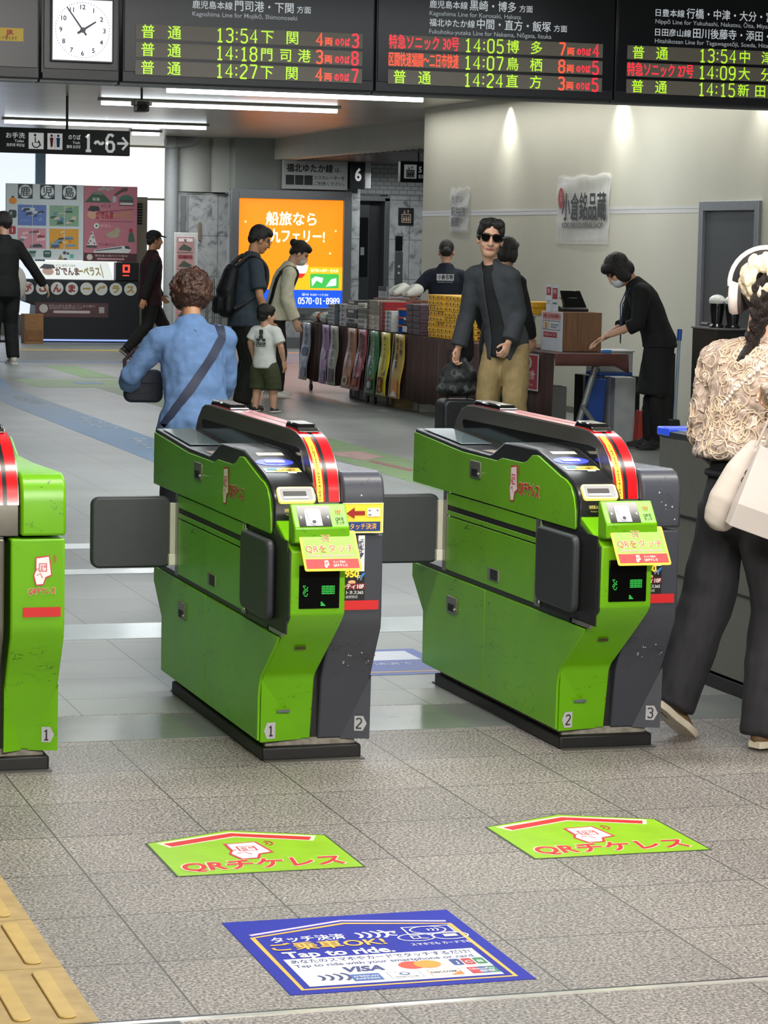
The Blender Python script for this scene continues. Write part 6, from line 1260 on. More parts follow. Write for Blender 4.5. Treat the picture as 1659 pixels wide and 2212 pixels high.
    def trousers(s, mt, r=(.095, .075, .062), ease=.012, folds=.012, upto=1.0, name='trousers', vox=.010, waist=.06, belt=None, label=None):
        k, b = s.k, s.b; m = MB(); e = ease * k
        limb(m, [s.P + V((0, 0, -.06 * k)), s.P, s.P + (s.sp(.2) - s.P) * (waist / .06 * .9)], [((.150 * b + ease) * k, (.110 * b + ease) * k), ((.150 * b + ease) * k, (.112 * b + ease) * k), ((.132 * b + ease) * k, (.098 * b + ease) * k)], side=(1, 0, 0), seg=18)
        for sd, (K, A, toe, pt) in s.legs.items():
            q = -1 if sd == 'l' else 1; hp = s.P + V((q * .080 * k, 0, -.05 * k)); end = K.lerp(A, upto)
            limb(m, [hp, hp.lerp(K, .5), K, K.lerp(end, .5), end], [(r[0] + ease) * k * b, (r[0] * .92 + ease) * k, (r[1] + ease) * k, (r[1] * .5 + r[2] * .5 + ease) * k, (r[2] + ease) * k], flat='b')
        return fuse(name, m, mt, s.t, vox, 4, folds * k, .10, label=label)
    def skirt(s, mt, z_hem, flare=.03, name='skirt'):
        k = s.k; m = MB(); kc = (s.legs['l'][0] + s.legs['r'][0]) * .5; kc.z = z_hem; limb(m, [kc, kc.lerp(s.P, .5), s.P, s.sp(.2)], [((.17 + flare) * k, (.125 + flare) * k), ((.17 + flare * .5) * k, (.125 + flare * .5) * k), (.165 * k, .125 * k), (.14 * k, .11 * k)], side=(1, 0, 0), seg=20, flat='a')
        return fuse(name, m, mt, s.t, .01, 3, .012, .1)
    def shoes(s, up='#1c1c1e', sole='#e2e0da', size=1.0, high=.0, name='shoe'):
        for sd, (K, A, toe, pt) in s.legs.items():
            k = s.k * size; a = math.radians(-toe); R = M.Rotation(a, 3, 'Z') @ M.Rotation(math.radians(pt), 3, 'X'); g = A + V((0, 0, 0))
            def W(p): return g + R @ (V(p) * k)
            m = MB(); zz = -.055
            limb(m, [W((0, -.045, zz + .02)), W((0, .02, zz + .024)), W((0, .10, zz + .010)), W((0, .165, zz + .002))], [(.036 * k, .042 * k), (.038 * k, .046 * k), (.045 * k, .030 * k), (.036 * k, .020 * k)], side=R @ V((1, 0, 0)))
            limb(m, [W((0, -.02, zz + .02)), W((0, -.015, .02 + high))], [.042 * k, .042 * k])
            o = fuse(name, m, mat(up, .6, var=.1), s.t, .007, 2)
            m = MB(); out = [(-.030, -.075), (.030, -.075), (.040, -.03), (.038, .03), (.050, .10), (.046, .17), (.026, .205), (-.026, .205), (-.046, .17), (-.050, .10), (-.038, .03), (-.040, -.03)]
            vs = [W((x, y, -.075)) for x, y in out] + [W((x, y, -.048)) for x, y in out]; n = len(out)
            m.add(vs, [tuple(range(n)), tuple(range(2 * n - 1, n - 1, -1))] + [(i, i + n, (i + 1) % n + n, (i + 1) % n) for i in range(n)]); m.build('sole', mat(sole, .6, var=.05), o, .003)
    def hair(s, blobs, mt=None, vox=.007, folds=.006, name='hair', fsize=.02, label=None):
        m = MB()
        for c, r in blobs: m.ell(s.hv(c), tuple(x * s.hk for x in r), s.HR, 18, 12)
        return fuse(name, m, mt or HAIRB, s.t, vox, 2, folds, fsize, label=label)
    def art(s, name, O, ex, ey, fn, parent=None):
        a = Art(O, ex, ey, .0008); fn(a); return a.build(name, parent or s.t)
    def ground(s, z=.075): pass
SHORT = [((0, -.022, .052), (.082, .094, .088)), ((0, .022, .092), (.070, .075, .042)), ((0, -.07, .0), (.070, .040, .062)), ((-.066, -.02, .02), (.020, .045, .05)), ((.066, -.02, .02), (.020, .045, .05))]
AZ = lambda k=1: .078 * k
def onto(o, p, d, off=.004):
    # point where a ray along d from p meets the local mesh of o, lifted by off
    hit, loc, nr, idx = o.ray_cast(V(p), V(d)); return (loc + nr * off) if hit else V(p)
def strap(o, pts, d_of, wd, th, name, mt, parent):
    # a flat band laid on the surface of o: pts are aimed inwards along d_of(point)
    L = []
    for p in pts:
        p = V(p); d = d_of(p).normalized(); hit, loc, nr, _ = o.ray_cast(p, d)
        L.append((loc if hit else p + d * .1, nr if hit else -d))
    m = MB(); rings = []
    for i, (p, nr) in enumerate(L):
        t = (L[min(i + 1, len(L) - 1)][0] - L[max(i - 1, 0)][0]).normalized(); sd = t.cross(nr).normalized(); n2 = sd.cross(t).normalized()
        if n2.dot(nr) < 0: n2 = -n2
        rings.append([p + sd * wd / 2 + n2 * .002, p - sd * wd / 2 + n2 * .002, p - sd * wd / 2 + n2 * (th + .002), p + sd * wd / 2 + n2 * (th + .002)])
    m.loft(rings); return m.build(name, mt, parent, .001)
# ------------------------------------------------------------------ woman in the blue shirt, behind gate 1-2, seen from the back
p = Person('woman in a blue shirt with curly brown hair walking away behind the gate', (2.755, 11.72, 0), -2, 1.40, lean=17, skin='tan', build=1.12, hipz=.525, yaw=12, pitch=22, sh=.108)
p.leg('l', (-.10, .03, .40), (-.10, -.10, AZ(.86)), -4); p.leg('r', (.09, .10, .40), (.09, .08, AZ(.86)), 4)
p.arm('l', (-.155, .05, -.21), (.03, .20, -.05), (0.6, 0, -.5), .8); p.arm('r', (.02, .05, -.25), (-.02, .20, -.12), None, .6)
p.body()
sh_ = p.top(cloth('#5f7da6', .6, 30), 'long', -.24, .022, 1.02, .030, 'blue_shirt', fsize=.075, flare=.03, wrist=.044)
m = MB(); limb(m, [p.sp(1.0) + V((-.05, -.03, -.005)), p.sp(1.0) + V((0, -.075, .0)), p.sp(1.0) + V((.05, -.03, -.005))], [(.014, .03), (.015, .034), (.014, .03)], side=(0, 0, 1)); fuse('collar', m, cloth('#6684ae', .2), sh_, .006, 2)
p.trousers(cloth('#15181f', .2), (.085, .062, .052)); p.shoes('#2a2a2c', '#55524c', .86)
rh = random.Random(2); BR = mat('#43281a', .5, var=.4, scale=26, bump=.7, bscale=50)
curls = []
for i in range(170):
    a, u = i * 2.39996, 1 - 1.75 * (i + .5) / 170; q = math.sqrt(max(0, 1 - u * u)); c = (.098 * q * math.cos(a), -.018 + .108 * q * math.sin(a), .028 + .104 * u)
    if c[1] > .05 and c[2] < .06: continue
    g = rh.uniform(.017, .024); curls.append(((c[0] + rh.uniform(-.008, .008), c[1] + rh.uniform(-.008, .008), c[2] + rh.uniform(-.008, .008)), (g, g, g)))
p.hair([((0, -.018, .03), (.096, .106, .10)), ((0, -.05, -.03), (.088, .06, .06))] + curls, BR, .0055, .014, 'curly_hair', .012)
strap(sh_, [(.118, .16, 1.6), (.120, .12, 1.6), (.122, .08, 1.6), (.123, .05, 1.6)] + [(.125 - .325 * f, -.7, 1.11 - .44 * f) for f in (i / 14 for i in range(15))], lambda q: V((0, 0, -1)) if q.z > 1.5 else V((0, 1, 0)), .042, .004, 'bag_strap', mat('#2a3044', .6), p.t)
BX = p.t
bag = thing('shoulder_bag', 'dark navy shoulder bag at the left hip of the woman in blue', 'bag', (2.585, 12.08, .885), math.radians(-6), world=False); bag.scale = (.7, .7, .7)
m = MB(); m.prism(rrect(-.13, -.13, .13, .09, .05), 'y', -.045, .045); m.build('bag_body', mat('#191c2a', .6, var=.1, bump=.2), bag, .02, 3); m = MB(); m.tube([(-.12, 0, .05), (-.125, 0, .15), (-.06, -.02, .22), (0, -.03, .25)], .014); m.build('strap', mat('#3a2a30', .6), bag); m = MB(); m.prism(rrect(-.12, .0, .12, .085, .03), 'y', -.052, -.044); m.build('flap', mat('#1e2233', .6), bag, .004)
# ------------------------------------------------------------------ man with glasses and backpack
p = Person('man with glasses and black backpack looking down beside the small boy', (6.03, 23.69, 0), -88, 1.665, lean=5, skin='tan', hipz=.525, yaw=0, pitch=22, build=1.12)
p.leg('l', (-.10, .06, .46), (-.10, .0, AZ()), -4); p.leg('r', (.10, .03, .46), (.11, -.06, AZ()), 6)
p.arm('l', (-.06, -.02, -.27), (-.01, .10, -.23), None, .5); p.arm('r', (.07, .02, -.28), (-.02, .10, -.23), None, .5)
p.body(); sh_ = p.top(cloth('#303c45', .3), 'short', -.10, .020, 1.05, .014, 'grey_overshirt', flare=.01)
m = MB(); limb(m, [p.sp(.15) + V((0, .10, 0)), p.sp(.5) + V((0, .115, 0)), p.sp(.9) + V((0, .09, 0))], [(.05, .02), (.05, .02), (.04, .02)], side=(1, 0, 0)); fuse('undershirt', m, cloth('#101114', .2), sh_, .008, 2)
p.trousers(cloth('#13140f', .3), (.10, .082, .072), .016, .018); p.shoes('#141414', '#2a2826', 1.0)
p.hair(SHORT + [((0, .045, .085), (.066, .055, .036)), ((0, -.075, .03), (.07, .04, .06))])
m = MB(); K = p.k
for q in (-1, 1):
    m.tube([p.hv((q * .036 + .026 * math.cos(t), .094, .008 + .020 * math.sin(t))) for t in (2 * math.pi * i / 14 for i in range(14))], .0028, 6, True); m.tube([p.hv((q * .062, .088, .012)), p.hv((q * .080, .02, .012)), p.hv((q * .080, -.02, .004))], .0025, 6)
m.tube([p.hv((-.012, .096, .012)), p.hv((.012, .096, .012))], .0025, 6); m.build('glasses', mat('#16140f', .25), p.t)
PK = cloth('#0c0e11', .25, rough=.7)
m = MB(); limb(m, [p.sp(.10) + V((0, -.20, 0)), p.sp(.45) + V((0, -.215, 0)), p.sp(.82) + V((0, -.18, 0))], [(.14, .075), (.15, .085), (.12, .06)], side=(1, 0, 0)); limb(m, [p.sp(.08) + V((0, -.29, 0)), p.sp(.3) + V((0, -.295, 0))], [(.10, .03), (.10, .03)], side=(1, 0, 0)); limb(m, [p.sp(.28) + V((.14, -.22, 0)), p.sp(.1) + V((.14, -.22, 0))], [.03, .035])
bp = thing('backpack', 'black backpack on the back of the man with glasses', 'backpack', p.t.location, p.t.rotation_euler.z, world=False); bo = fuse('pack', m, PK, bp, .009, 3, .010, .08)
for q in (-1, 1):
    m = MB(); m.tube(cr([p.sp(.86) + V((q * .10, -.15, .03)), p.sp(.97) + V((q * .11, -.03, .062)), p.sp(.84) + V((q * .11, .118, .02)), p.sp(.5) + V((q * .13, .122, 0)), p.sp(.28) + V((q * .165, -.01, 0)), p.sp(.12) + V((q * .14, -.16, 0))]), .019, 8); m.build('strap', mat('#1a1c20', .6), bp)
# ------------------------------------------------------------------ woman in the cream blouse
p = Person('woman in a cream blouse and face mask bending over to look at the stall', (6.80, 25.53, 0), -98, 1.56, lean=15, skin='pale', hipz=.53, pitch=34, build=.95)
p.leg('l', (-.08, .05, .43), (-.08, .02, AZ()), -4); p.leg('r', (.08, .03, .43), (.09, -.06, AZ()), 6)
p.arm('l', (-.05, .04, -.27), (.0, .08, -.23), None, .6); p.arm('r', (.06, -.04, -.26), (-.01, .10, -.23), None, .6)
p.body(); sh_ = p.top(cloth('#e2dfc4', .35), 'long', -.05, .030, 1.02, .020, 'cream_blouse', flare=.02, wrist=.05)
p.trousers(cloth('#15161a', .2), (.092, .080, .08)); p.shoes('#d6d8d0', '#e6e6e0', .9)
p.hair(SHORT + [((0, .05, .075), (.06, .045, .03)), ((0, -.105, .06), (.045, .05, .045))])
m = MB(); m.ell(p.hv((0, .066, -.052)), (.058 * p.hk, .046 * p.hk, .048 * p.hk), p.HR); fuse('face_mask', m, mat('#d8dad8', .7), p.t, .006, 1)
for q in (-1, 1): strap(sh_, [p.sp(f) + V((q * .105, -.5 if q else 0, .0)) for f in (.15, .35, .55, .75, .9)], lambda v: V((0, 1, .05)), .04, .01, 'backpack_strap', mat('#17181b', .6), p.t)
m = MB(); m.tube(cr([p.S[1] + V((-.03, -.09, .01)), p.S[1] + V((-.03, .0, .072)), p.S[1] + V((-.025, .085, .01)), p.sp(.5) + V((.15, .07, 0))]), .018, 8); m.build('backpack_strap', mat('#17181b', .6), p.t)
# ------------------------------------------------------------------ small boy
p = Person('small boy in a white printed T shirt and olive shorts, seen from behind', (6.09, 23.22, 0), -42, 1.0, lean=3, skin='fair', hipz=.47, yaw=34, pitch=2, build=1.0, sh=.10)
p.P = V((0, 0, .46)); p.leg('l', (-.075, .02, .27), (-.08, -.02, AZ(.62)), -6); p.leg('r', (.075, .03, .27), (.085, .02, AZ(.62)), 10)
p.k = .66; p.N = p.sp(1.0); p.HC = p.N + V((0, .01, .120)); p.k = p.hk = .80
p.arm('l', (-.06, -.02, -.13), (.0, .06, -.13), None, .5); p.arm('r', (.07, .0, -.17), (.01, .05, -.15), None, .5)
p.b = .84; p.body(legs=True); sh_ = p.top(cloth('#d3d5ce', .2), 'short', -.06, .016, 1.0, .008, 'white_shirt', vox=.008)
K_ = p.k
a_o = onto(sh_, (0, -.6, .66), (0, 1, 0), .006)
def boyprint(a):
    ink = '#3a4040'
    a.rect(-.02, .055, .02, .10, ink, .006); a.disc(0, .035, .022, ink, .02); a.disc(-.028, .008, .02, ink, .014); a.disc(.03, .008, .02, ink, .014)
    a.text('DREAM', 0, -.025, .034, ink, .10, 'c', .05); a.rect(-.05, -.052, .05, -.045, ink)
p.art('shirt_print', a_o + V((0, -.003, 0)), (1, 0, 0), (0, .04, 1), boyprint, sh_)
p.trousers(cloth('#3d4328', .35), (.10, .088, .082), .012, .014, .25, 'shorts', .008); p.shoes('#141517', '#c9c9c6', .62, high=-.01)
p.hair([((0, -.02, .045), (.094, .104, .098)), ((0, -.06, -.015), (.078, .055, .055)), ((0, .04, .07), (.075, .06, .05))])
# ------------------------------------------------------------------ seller with a bun behind the stall
p = Person('seller with a bun in a navy T shirt behind the yellow boxes', (8.42, 25.05, 0), -20, 1.56, lean=6, skin='fair', hipz=.53, pitch=12, build=1.1)
p.leg('l', (-.09, .03, .44), (-.09, .0, AZ()), -4); p.leg('r', (.09, .03, .44), (.09, -.02, AZ()), 4)
p.arm('l', (-.17, -.04, -.20), (-.03, .05, -.20), (1, 0, 0), .7); p.arm('r', (.16, .02, -.22), (.04, .12, -.16), None, .7)
p.body(); sh_ = p.top(cloth('#101a2a', .25), 'elbow', -.10, .022, 1.04, .012, 'navy_shirt'); p.trousers(cloth('#8f9290', .2), (.10, .08, .07)); p.shoes('#141416', '#26262a', 1.0)
def backprint(a): a.rect(-.085, -.035, .085, .03, '#c3c6c8'); a.text('小倉名物', 0, .0, .05, '#101a2a', .15, 'c', .04); a.text('KOKURA STATION', 0, -.05, .02, '#8f969c', .15)
o_ = onto(sh_, (0, -.7, p.sp(.86).z), (0, 1, 0), .012); p.art('shirt_print', o_ + V((0, -.012, 0)), (1, 0, 0), (0, .1, 1), backprint, sh_)
p.hair([((0, -.022, .042), (.080, .094, .092)), ((0, -.06, -.0), (.066, .045, .06)), ((.006, -.115, -.012), (.05, .04, .046))])
# ------------------------------------------------------------------ man in sunglasses
p = Person('man in sunglasses and grey cardigan looking at the camera, with tan trousers', (6.42, 17.705, 0), 134, 1.70, lean=9, tilt=11, hs=1.13, skin='fair', hipz=.525, yaw=-30, pitch=2, roll=-5, build=.86, sh=.082)
p.leg('l', (-.10, .05, .47), (-.10, .0, AZ()), -12); p.leg('r', (.12, .04, .47), (.13, -.03, AZ()), 10)
p.arm('l', (-.05, -.05, -.27), (.0, .15, -.19), (.6, .2, -.4), 1.15); p.arm('r', (.05, .0, -.27), (.03, .07, -.24), (-1, .2, 0), 1.0)
p.body(eyes=False); ins = p.top(cloth('#0f1012', .15), None, -.12, .016, 1.0, .006, 'black_shirt', neck=.03)
sg_ = p; zc = p.sp(1.0).z
def opening(c, n):                               # where the cardigan hangs open
    w_ = .028 + .036 * max(0, min(1, (zc - c.z) / .5))
    x0 = sg_.tilt * max(0, c.z - sg_.P.z) * .98                      # the opening follows the tilted spine
    return c.y > .02 and abs(c.x - x0) < w_ * (1.0 if c.z < zc - .02 else 1.6)
cg = p.top(cloth('#303336', .4), 'long', -.14, .024, 1.03, .012, 'cardigan', cut=opening, vox=.009, wrist=.046, fsize=.10); cg.modifiers.new('thick', 'SOLIDIFY').thickness = .006
p.trousers(cloth('#8f7a50', .3, rough=.8), (.098, .076, .062), .012, .016); p.shoes('#2a2420', '#1a1816')
p.hair([((0, -.024, .050), (.084, .096, .090)), ((-.038, .034, .098), (.044, .050, .036)), ((.038, .034, .098), (.044, .050, .036)), ((-.066, .036, .062), (.020, .036, .036)), ((.066, .036, .062), (.020, .036, .036)), ((-.068, -.015, .03), (.020, .045, .055)), ((.068, -.015, .03), (.020, .045, .055)), ((0, -.07, .0), (.070, .040, .062))])
m = MB()
for q in (-1, 1):
    pts = [(.008, .020), (.060, .022), (.062, .002), (.050, -.018), (.022, -.018), (.010, .0)]; vs = [p.hv((q * x, .098 - .012 * (x / .06), z + .008)) for x, z in pts] + [p.hv((q * x, .103 - .012 * (x / .06), z + .008)) for x, z in pts]
    m.add(vs, [tuple(range(6)), tuple(range(11, 5, -1))] + [(i, i + 6, (i + 1) % 6 + 6, (i + 1) % 6) for i in range(6)]); m.tube([p.hv((q * .062, .088, .024)), p.hv((q * .082, .02, .02)), p.hv((q * .082, -.02, .012))], .004, 6)
m.tube([p.hv((-.06, .096, .031)), p.hv((0, .106, .031)), p.hv((.06, .096, .031))], .004, 6); m.build('sunglasses', mat('#0b0b0c', .12, coat=.4), p.t)
sg = p
wl_ = M.Translation(p.t.location) @ M.Rotation(p.t.rotation_euler.z, 4, 'Z')
hr = wl_ @ p.arms['r'][2]
OX, OY = -.31, -1.02
t = thing('tote_bag', 'black tote bag hanging from the right arm of the man in sunglasses', 'bag', (6.50 + OX, 18.93 + OY, .72))
m = MB(); limb(m, [(0, .05, .05), (.0, .05, .30), (.035, .05, .42)], [(.075, .06), (.065, .05), (.04, .035)], side=(1, 0, 0)); fuse('bag_body', m, cloth('#0b0c0e', .2), t, .008, 3, .01, .08)
m = MB(); m.tube([V((x + OX, y + OY, z)) for x, y, z in ((6.49, 18.98, 1.12), (6.54, 18.96, 1.25), (6.60, 18.95, 1.30), (6.60, 18.99, 1.25), (6.56, 19.0, 1.12))], .010); m.build('handle', mat('#0d0e10', .6), t)
SX, SY = 6.12, 17.84
t = thing('suitcase', 'black suitcase standing at the right hand of the man in sunglasses', 'suitcase', (SX, SY, 0))
m = MB(); m.prism(rrect(SX - .14, .06, SX + .15, .46, .05), 'y', SY - .08, SY + .14); m.build('case', mat('#131416', .45, var=.15, bump=.2, bscale=20), t, .02, 3)
for xx in (SX - .10, SX + .10):
    for yy in (SY - .05, SY + .11): m = MB(); m.cyl((xx - .012, yy, .03), (xx + .012, yy, .03), .03); m.build('wheel', RUB, t)
m = MB(); m.tube([(SX - .05, SY + .12, .46), (SX - .05, SY + .12, .80), (SX + .10, SY + .12, .80), (SX + .10, SY + .12, .46)], .009); m.build('handle', mat('#2a2b2d', .3, .5), t)
t = thing('camouflage_bag', 'dark camouflage bag strapped on top of the black suitcase', 'bag', (SX + .01, SY + .02, .475))
CAM = NT('camouflage'); tc_ = CAM.n('TexCoord'); n_ = CAM.n('TexNoise', Scale=11.0, Detail=1.5); CAM.l(tc_.outputs['Object'], n_.inputs['Vector']); CAM.l(CAM.ramp(n_.outputs[0], [(.44, (.006, .006, .007, 1)), (.52, (.012, .013, .013, 1)), (.57, (.06, .068, .068, 1)), (.66, (.010, .011, .012, 1))]), CAM.b.inputs['Base Color']); CAM.b.inputs['Roughness'].default_value = .75
m = MB(); m.ell((-.01, .0, .135), (.14, .085, .13)); m.ell((.02, .0, .07), (.14, .085, .065)); m.ell((-.05, 0, .06), (.12, .09, .06)); limb(m, [(-.05, 0, .22), (.02, 0, .27), (.08, 0, .20)], [.03, .02, .03]); fuse('bag_body', m, CAM.m, t, .009, 3, .035, .07)
m = MB(); m.tube([(SX - .03, SY + .02, .70), (SX + .01, SY + .02, .76), (SX + .06, SY + .02, .70)], .008); m.build('handle', mat('#0d0e10', .6), t)
# ------------------------------------------------------------------ dark haired person half hidden behind him
p = Person('dark haired person in dark clothes, mostly hidden behind the man in sunglasses', (7.12, 19.83, 0), -55, 1.585, lean=4, skin='fair', hipz=.53, pitch=16, build=.95)
p.leg('l', (-.09, .03, .44), (-.09, .0, AZ()), -4); p.leg('r', (.09, .03, .44), (.09, -.02, AZ()), 4); p.arm('l', (-.07, .02, -.27), (.02, .12, -.2), None, .6); p.arm('r', (.07, .02, -.27), (-.02, .12, -.2), None, .6)
p.body(); p.top(cloth('#0f1014', .25), 'long', -.12, .02, 1.0, .012, 'dark_jacket'); p.trousers(cloth('#101014', .2)); p.shoes('#141416', '#2a2a2a')
p.hair([((0, -.02, .04), (.092, .104, .098)), ((0, -.045, -.03), (.085, .07, .075)), ((0, .05, .08), (.068, .045, .036)), ((-.07, .0, -.02), (.025, .05, .07)), ((.07, .0, -.02), (.025, .05, .07))])
# ------------------------------------------------------------------ woman in black bending over the table end
p = Person('woman in black with a face mask bending over the end of the near table', (8.12, 19.04, 0), 78, 1.56, lean=25, skin='fair', hipz=.535, hip=(0, -.05), pitch=50, build=1.0, hs=1.13)
p.leg('l', (-.09, -.02, .44), (-.09, -.06, AZ()), -6); p.leg('r', (.09, -.01, .44), (.09, -.0, AZ()), 6)
p.arm('l', (-.01, .03, -.26), (.08, .22, -.10), (0, 0, -1), .25); p.arm('r', (.05, .04, -.26), (-.10, .22, -.13), (0, 0, -1), .25)
p.body(legs=True); BL = cloth('#0a0b0d', .25); sh_ = p.top(BL, 'three', -.04, .024, 1.02, .012, 'black_top'); p.skirt(cloth('#090a0c', .2), .43); 
m = MB()
for sd, (K, A, toe, pt) in p.legs.items(): limb(m, [K + V((0, 0, -.05)), K.lerp(A, .5), A], [.062, .060, .045])
fuse('knee_socks', m, mat('#0b0b0d', .85), p.t, .009, 3); p.shoes('#0e0e10', '#161618', 1.0, .02)
p.hair([((0, -.018, .042), (.090, .102, .094)), ((0, -.05, -.03), (.082, .06, .07)), ((0, .05, .075), (.072, .048, .045)), ((-.072, .005, -.03), (.026, .055, .075)), ((.072, .005, -.03), (.026, .055, .075))], None, .006)
m = MB(); m.ell(p.hv((0, .066, -.052)), (.060 * p.hk, .048 * p.hk, .05 * p.hk), p.HR); fuse('face_mask', m, mat('#cfd3d6', .7), p.t, .006, 1)
m = MB(); m.tube([p.sp(.98) + V((-.06, .06, .0)), p.sp(.8) + V((-.05, .16, -.06)), p.sp(.8) + V((0, .16, -.36)), p.sp(.8) + V((.04, .16, -.06)), p.sp(.98) + V((.06, .06, 0))], .0045, 6); m.build('lanyard', mat('#2c3a55', .6), p.t)
# ------------------------------------------------------------------ man in black at the far left
p = Person('man in black with white shoes walking at the far left edge', (5.17, 32.32, 0), 12, 1.79, lean=1, skin='fair', hipz=.53, yaw=-30, pitch=0, build=1.05)
p.leg('l', (-.10, .08, .48), (-.10, .10, AZ()), -4); p.leg('r', (.10, .03, .48), (.10, -.06, AZ()), 4); p.arm('l', (-.14, -.02, -.25), (-.06, .05, -.25), None, .5); p.arm('r', (.17, .0, -.23), (.17, .03, -.22), None, .5)
p.body(); p.top(cloth('#070708', .2), 'long', -.12, .022, 1.02, .012, 'black_sweater'); p.trousers(cloth('#08080a', .2), (.10, .075, .062)); p.shoes('#b9b5aa', '#d8d6ce', 1.05); p.hair(SHORT + [((0, -.07, .02), (.074, .05, .07))])
# ------------------------------------------------------------------ man with a cap walking to the right
p = Person('man in a cap and dark red jacket striding to the right', (7.17, 33.17, 0), -84, 1.615, lean=3, skin='tan', hipz=.525, build=1.08)
p.leg('l', (-.09, .22, .47), (-.10, .30, AZ()), -4); p.leg('r', (.09, -.06, .45), (.10, -.33, .15), 4, -38); p.arm('l', (-.08, .08, -.26), (.0, .14, -.20), None, .6); p.arm('r', (.08, -.11, -.25), (.02, -.08, -.25), None, .6)
p.body(); sh_ = p.top(cloth('#2a080e', .3), None, -.14, .026, 1.06, .014, 'red_vest')
m = MB()
for sd, (S, E, W, nrm, curl, d) in p.arms.items(): limb(m, [S, S.lerp(E, .5), E, E.lerp(W, .5), E.lerp(W, .95)], [.070, .064, .056, .052, .045])
fuse('jacket_sleeves', m, cloth('#0b0a0c', .25), p.t, .01, 3, .01)
p.trousers(cloth('#15120f', .25), (.10, .075, .060)); p.shoes('#1a1614', '#8a7f6e', 1.0); p.hair(SHORT[:1] + SHORT[2:])
m = MB(); m.ell(p.hv((0, -.01, .075)), (.088, .102, .062), p.HR); limb(m, [p.hv((0, .08, .062)), p.hv((0, .15, .048))], [(.062, .010), (.05, .008)], side=p.HR @ V((1, 0, 0))); fuse('cap', m, cloth('#16181a', .2), p.t, .007, 2)

# ------------------------------------------------------------------ woman with headphones passing the gates on the right
p = Person('woman with headphones in a cream lace top and dark wide jeans', (3.56, 7.58, 0), -62, 1.50, lean=7, skin='pale', hipz=.525, yaw=-30, pitch=2, build=1.0, sh=.103)
p.leg('l', (-.118, -.02, .44), (-.15, -.15, .135), 0, -34); p.leg('r', (.12, .03, .43), (.15, -.04, AZ(.92)), 4)
p.arm('l', (-.035, -.03, -.25), (.06, .15, -.15), None, .6); p.arm('r', (.07, -.05, -.24), (-.02, .16, .12), (-1, 0, .2), 1.0)
def seen(px, py, D):                              # a point seen at px, py and D metres away, in this person's frame
    lat = (px - 829.5) / F_PX * D; y0 = 528 + ROLL * (px - 829.5); wpt = RT0 * lat + HEAD * D; wpt.z = CAM_H - (py - y0) / F_PX * D
    return M.Rotation(-p.t.rotation_euler.z, 3, 'Z') @ (wpt - V(p.t.location))
HANDR = seen(1676, 812, 7.99); p.arms['r'] = (p.S[1], seen(1716, 930, 8.03), HANDR, V((-.3, -.2, -1)), 1.0, V((-.5, .3, -.4)))
p.body()
LC = NT('cream_lace'); tc_ = LC.n('TexCoord'); nz_ = LC.n('TexNoise', Scale=9.0, Detail=2.0); LC.l(tc_.outputs['Object'], nz_.inputs['Vector'])
mx_ = LC.n('VectorMath', operation='MULTIPLY_ADD'); LC.l(nz_.outputs['Color'], mx_.inputs[0]); mx_.inputs[1].default_value = (.12, .12, .12); LC.l(tc_.outputs['Object'], mx_.inputs[2])
vo_ = LC.n('TexVoronoi', Scale=17.0); LC.l(mx_.outputs[0], vo_.inputs['Vector'])
wv_ = LC.math('SINE', LC.math('MULTIPLY', vo_.outputs['Distance'], 17.0)); 
vo2 = LC.n('TexVoronoi', Scale=75.0); LC.l(tc_.outputs['Object'], vo2.inputs['Vector'])
mesh_ = LC.math('MULTIPLY', LC.math('GREATER_THAN', vo2.outputs['Distance'], .42), .35)
cord = LC.ramp(wv_, [(.50, (0, 0, 0, 1)), (.80, (1, 1, 1, 1))])
hgt = LC.math('MAXIMUM', cord, mesh_)
sepl = LC.n('SeparateXYZ'); LC.l(tc_.outputs['Object'], sepl.inputs[0])
under = LC.ramp(sepl.outputs[2], [(.90, (.16, .135, .125, 1)), (1.0, (.36, .26, .215, 1))])
LC.l(LC.mix(hgt, under, (.66, .55, .46, 1)), LC.b.inputs['Base Color']); LC.b.inputs['Roughness'].default_value = .9
bp_ = LC.n('Bump', Strength=.9, Distance=.012); LC.l(hgt, bp_.inputs['Height']); LC.l(bp_.outputs[0], LC.b.inputs['Normal'])
sh_ = p.top(LC.m, 'long', .13, .030, 1.06, .026, 'lace_top', neck=.06, vox=.008, fsize=.035, flare=.022, wrist=.05)
# cords of the lace, standing proud of the cloth
rl = random.Random(11); m = MB(); inv_d = V((0, 1, 0))
for i in range(330):
    a = rl.uniform(-2.6, .7); z = rl.uniform(.88, 1.28); r = rl.uniform(.014, .032); d = V((-math.cos(a), -math.sin(a), 0)); c = V((0, p.sp(.6).y, z)) - d * .5
    u = d.cross(V((0, 0, 1))); c = c + u * rl.uniform(-.27, .27); ph = rl.uniform(0, 6.3); arc_ = rl.uniform(3.2, 6.0); pts = []
    for k in range(11):
        t_ = ph + arc_ * k / 10; hit, loc, nr, _ = sh_.ray_cast(c + u * (r * math.cos(t_)) + V((0, 0, r * (1.25 * math.sin(t_)))), d)
        if hit: pts.append(loc + nr * .002)
    if len(pts) > 5 and max((pts[q] - pts[q + 1]).length for q in range(len(pts) - 1)) < .03: m.tube(pts, .0023, 5)
m.build('lace_cord', mat('#cdb8a0', .85), sh_)['kind'] = 'stuff'
JN = mat('#25252a', .85, var=.25, scale=30, bump=.35, bscale=12, stretch=(1, 1, .35))
tr_ = p.trousers(JN, (.090, .086, .088), .012, .016, 1.08, 'wide_jeans', vox=.009)
m = MB()
for f in (.01, -.012): pass
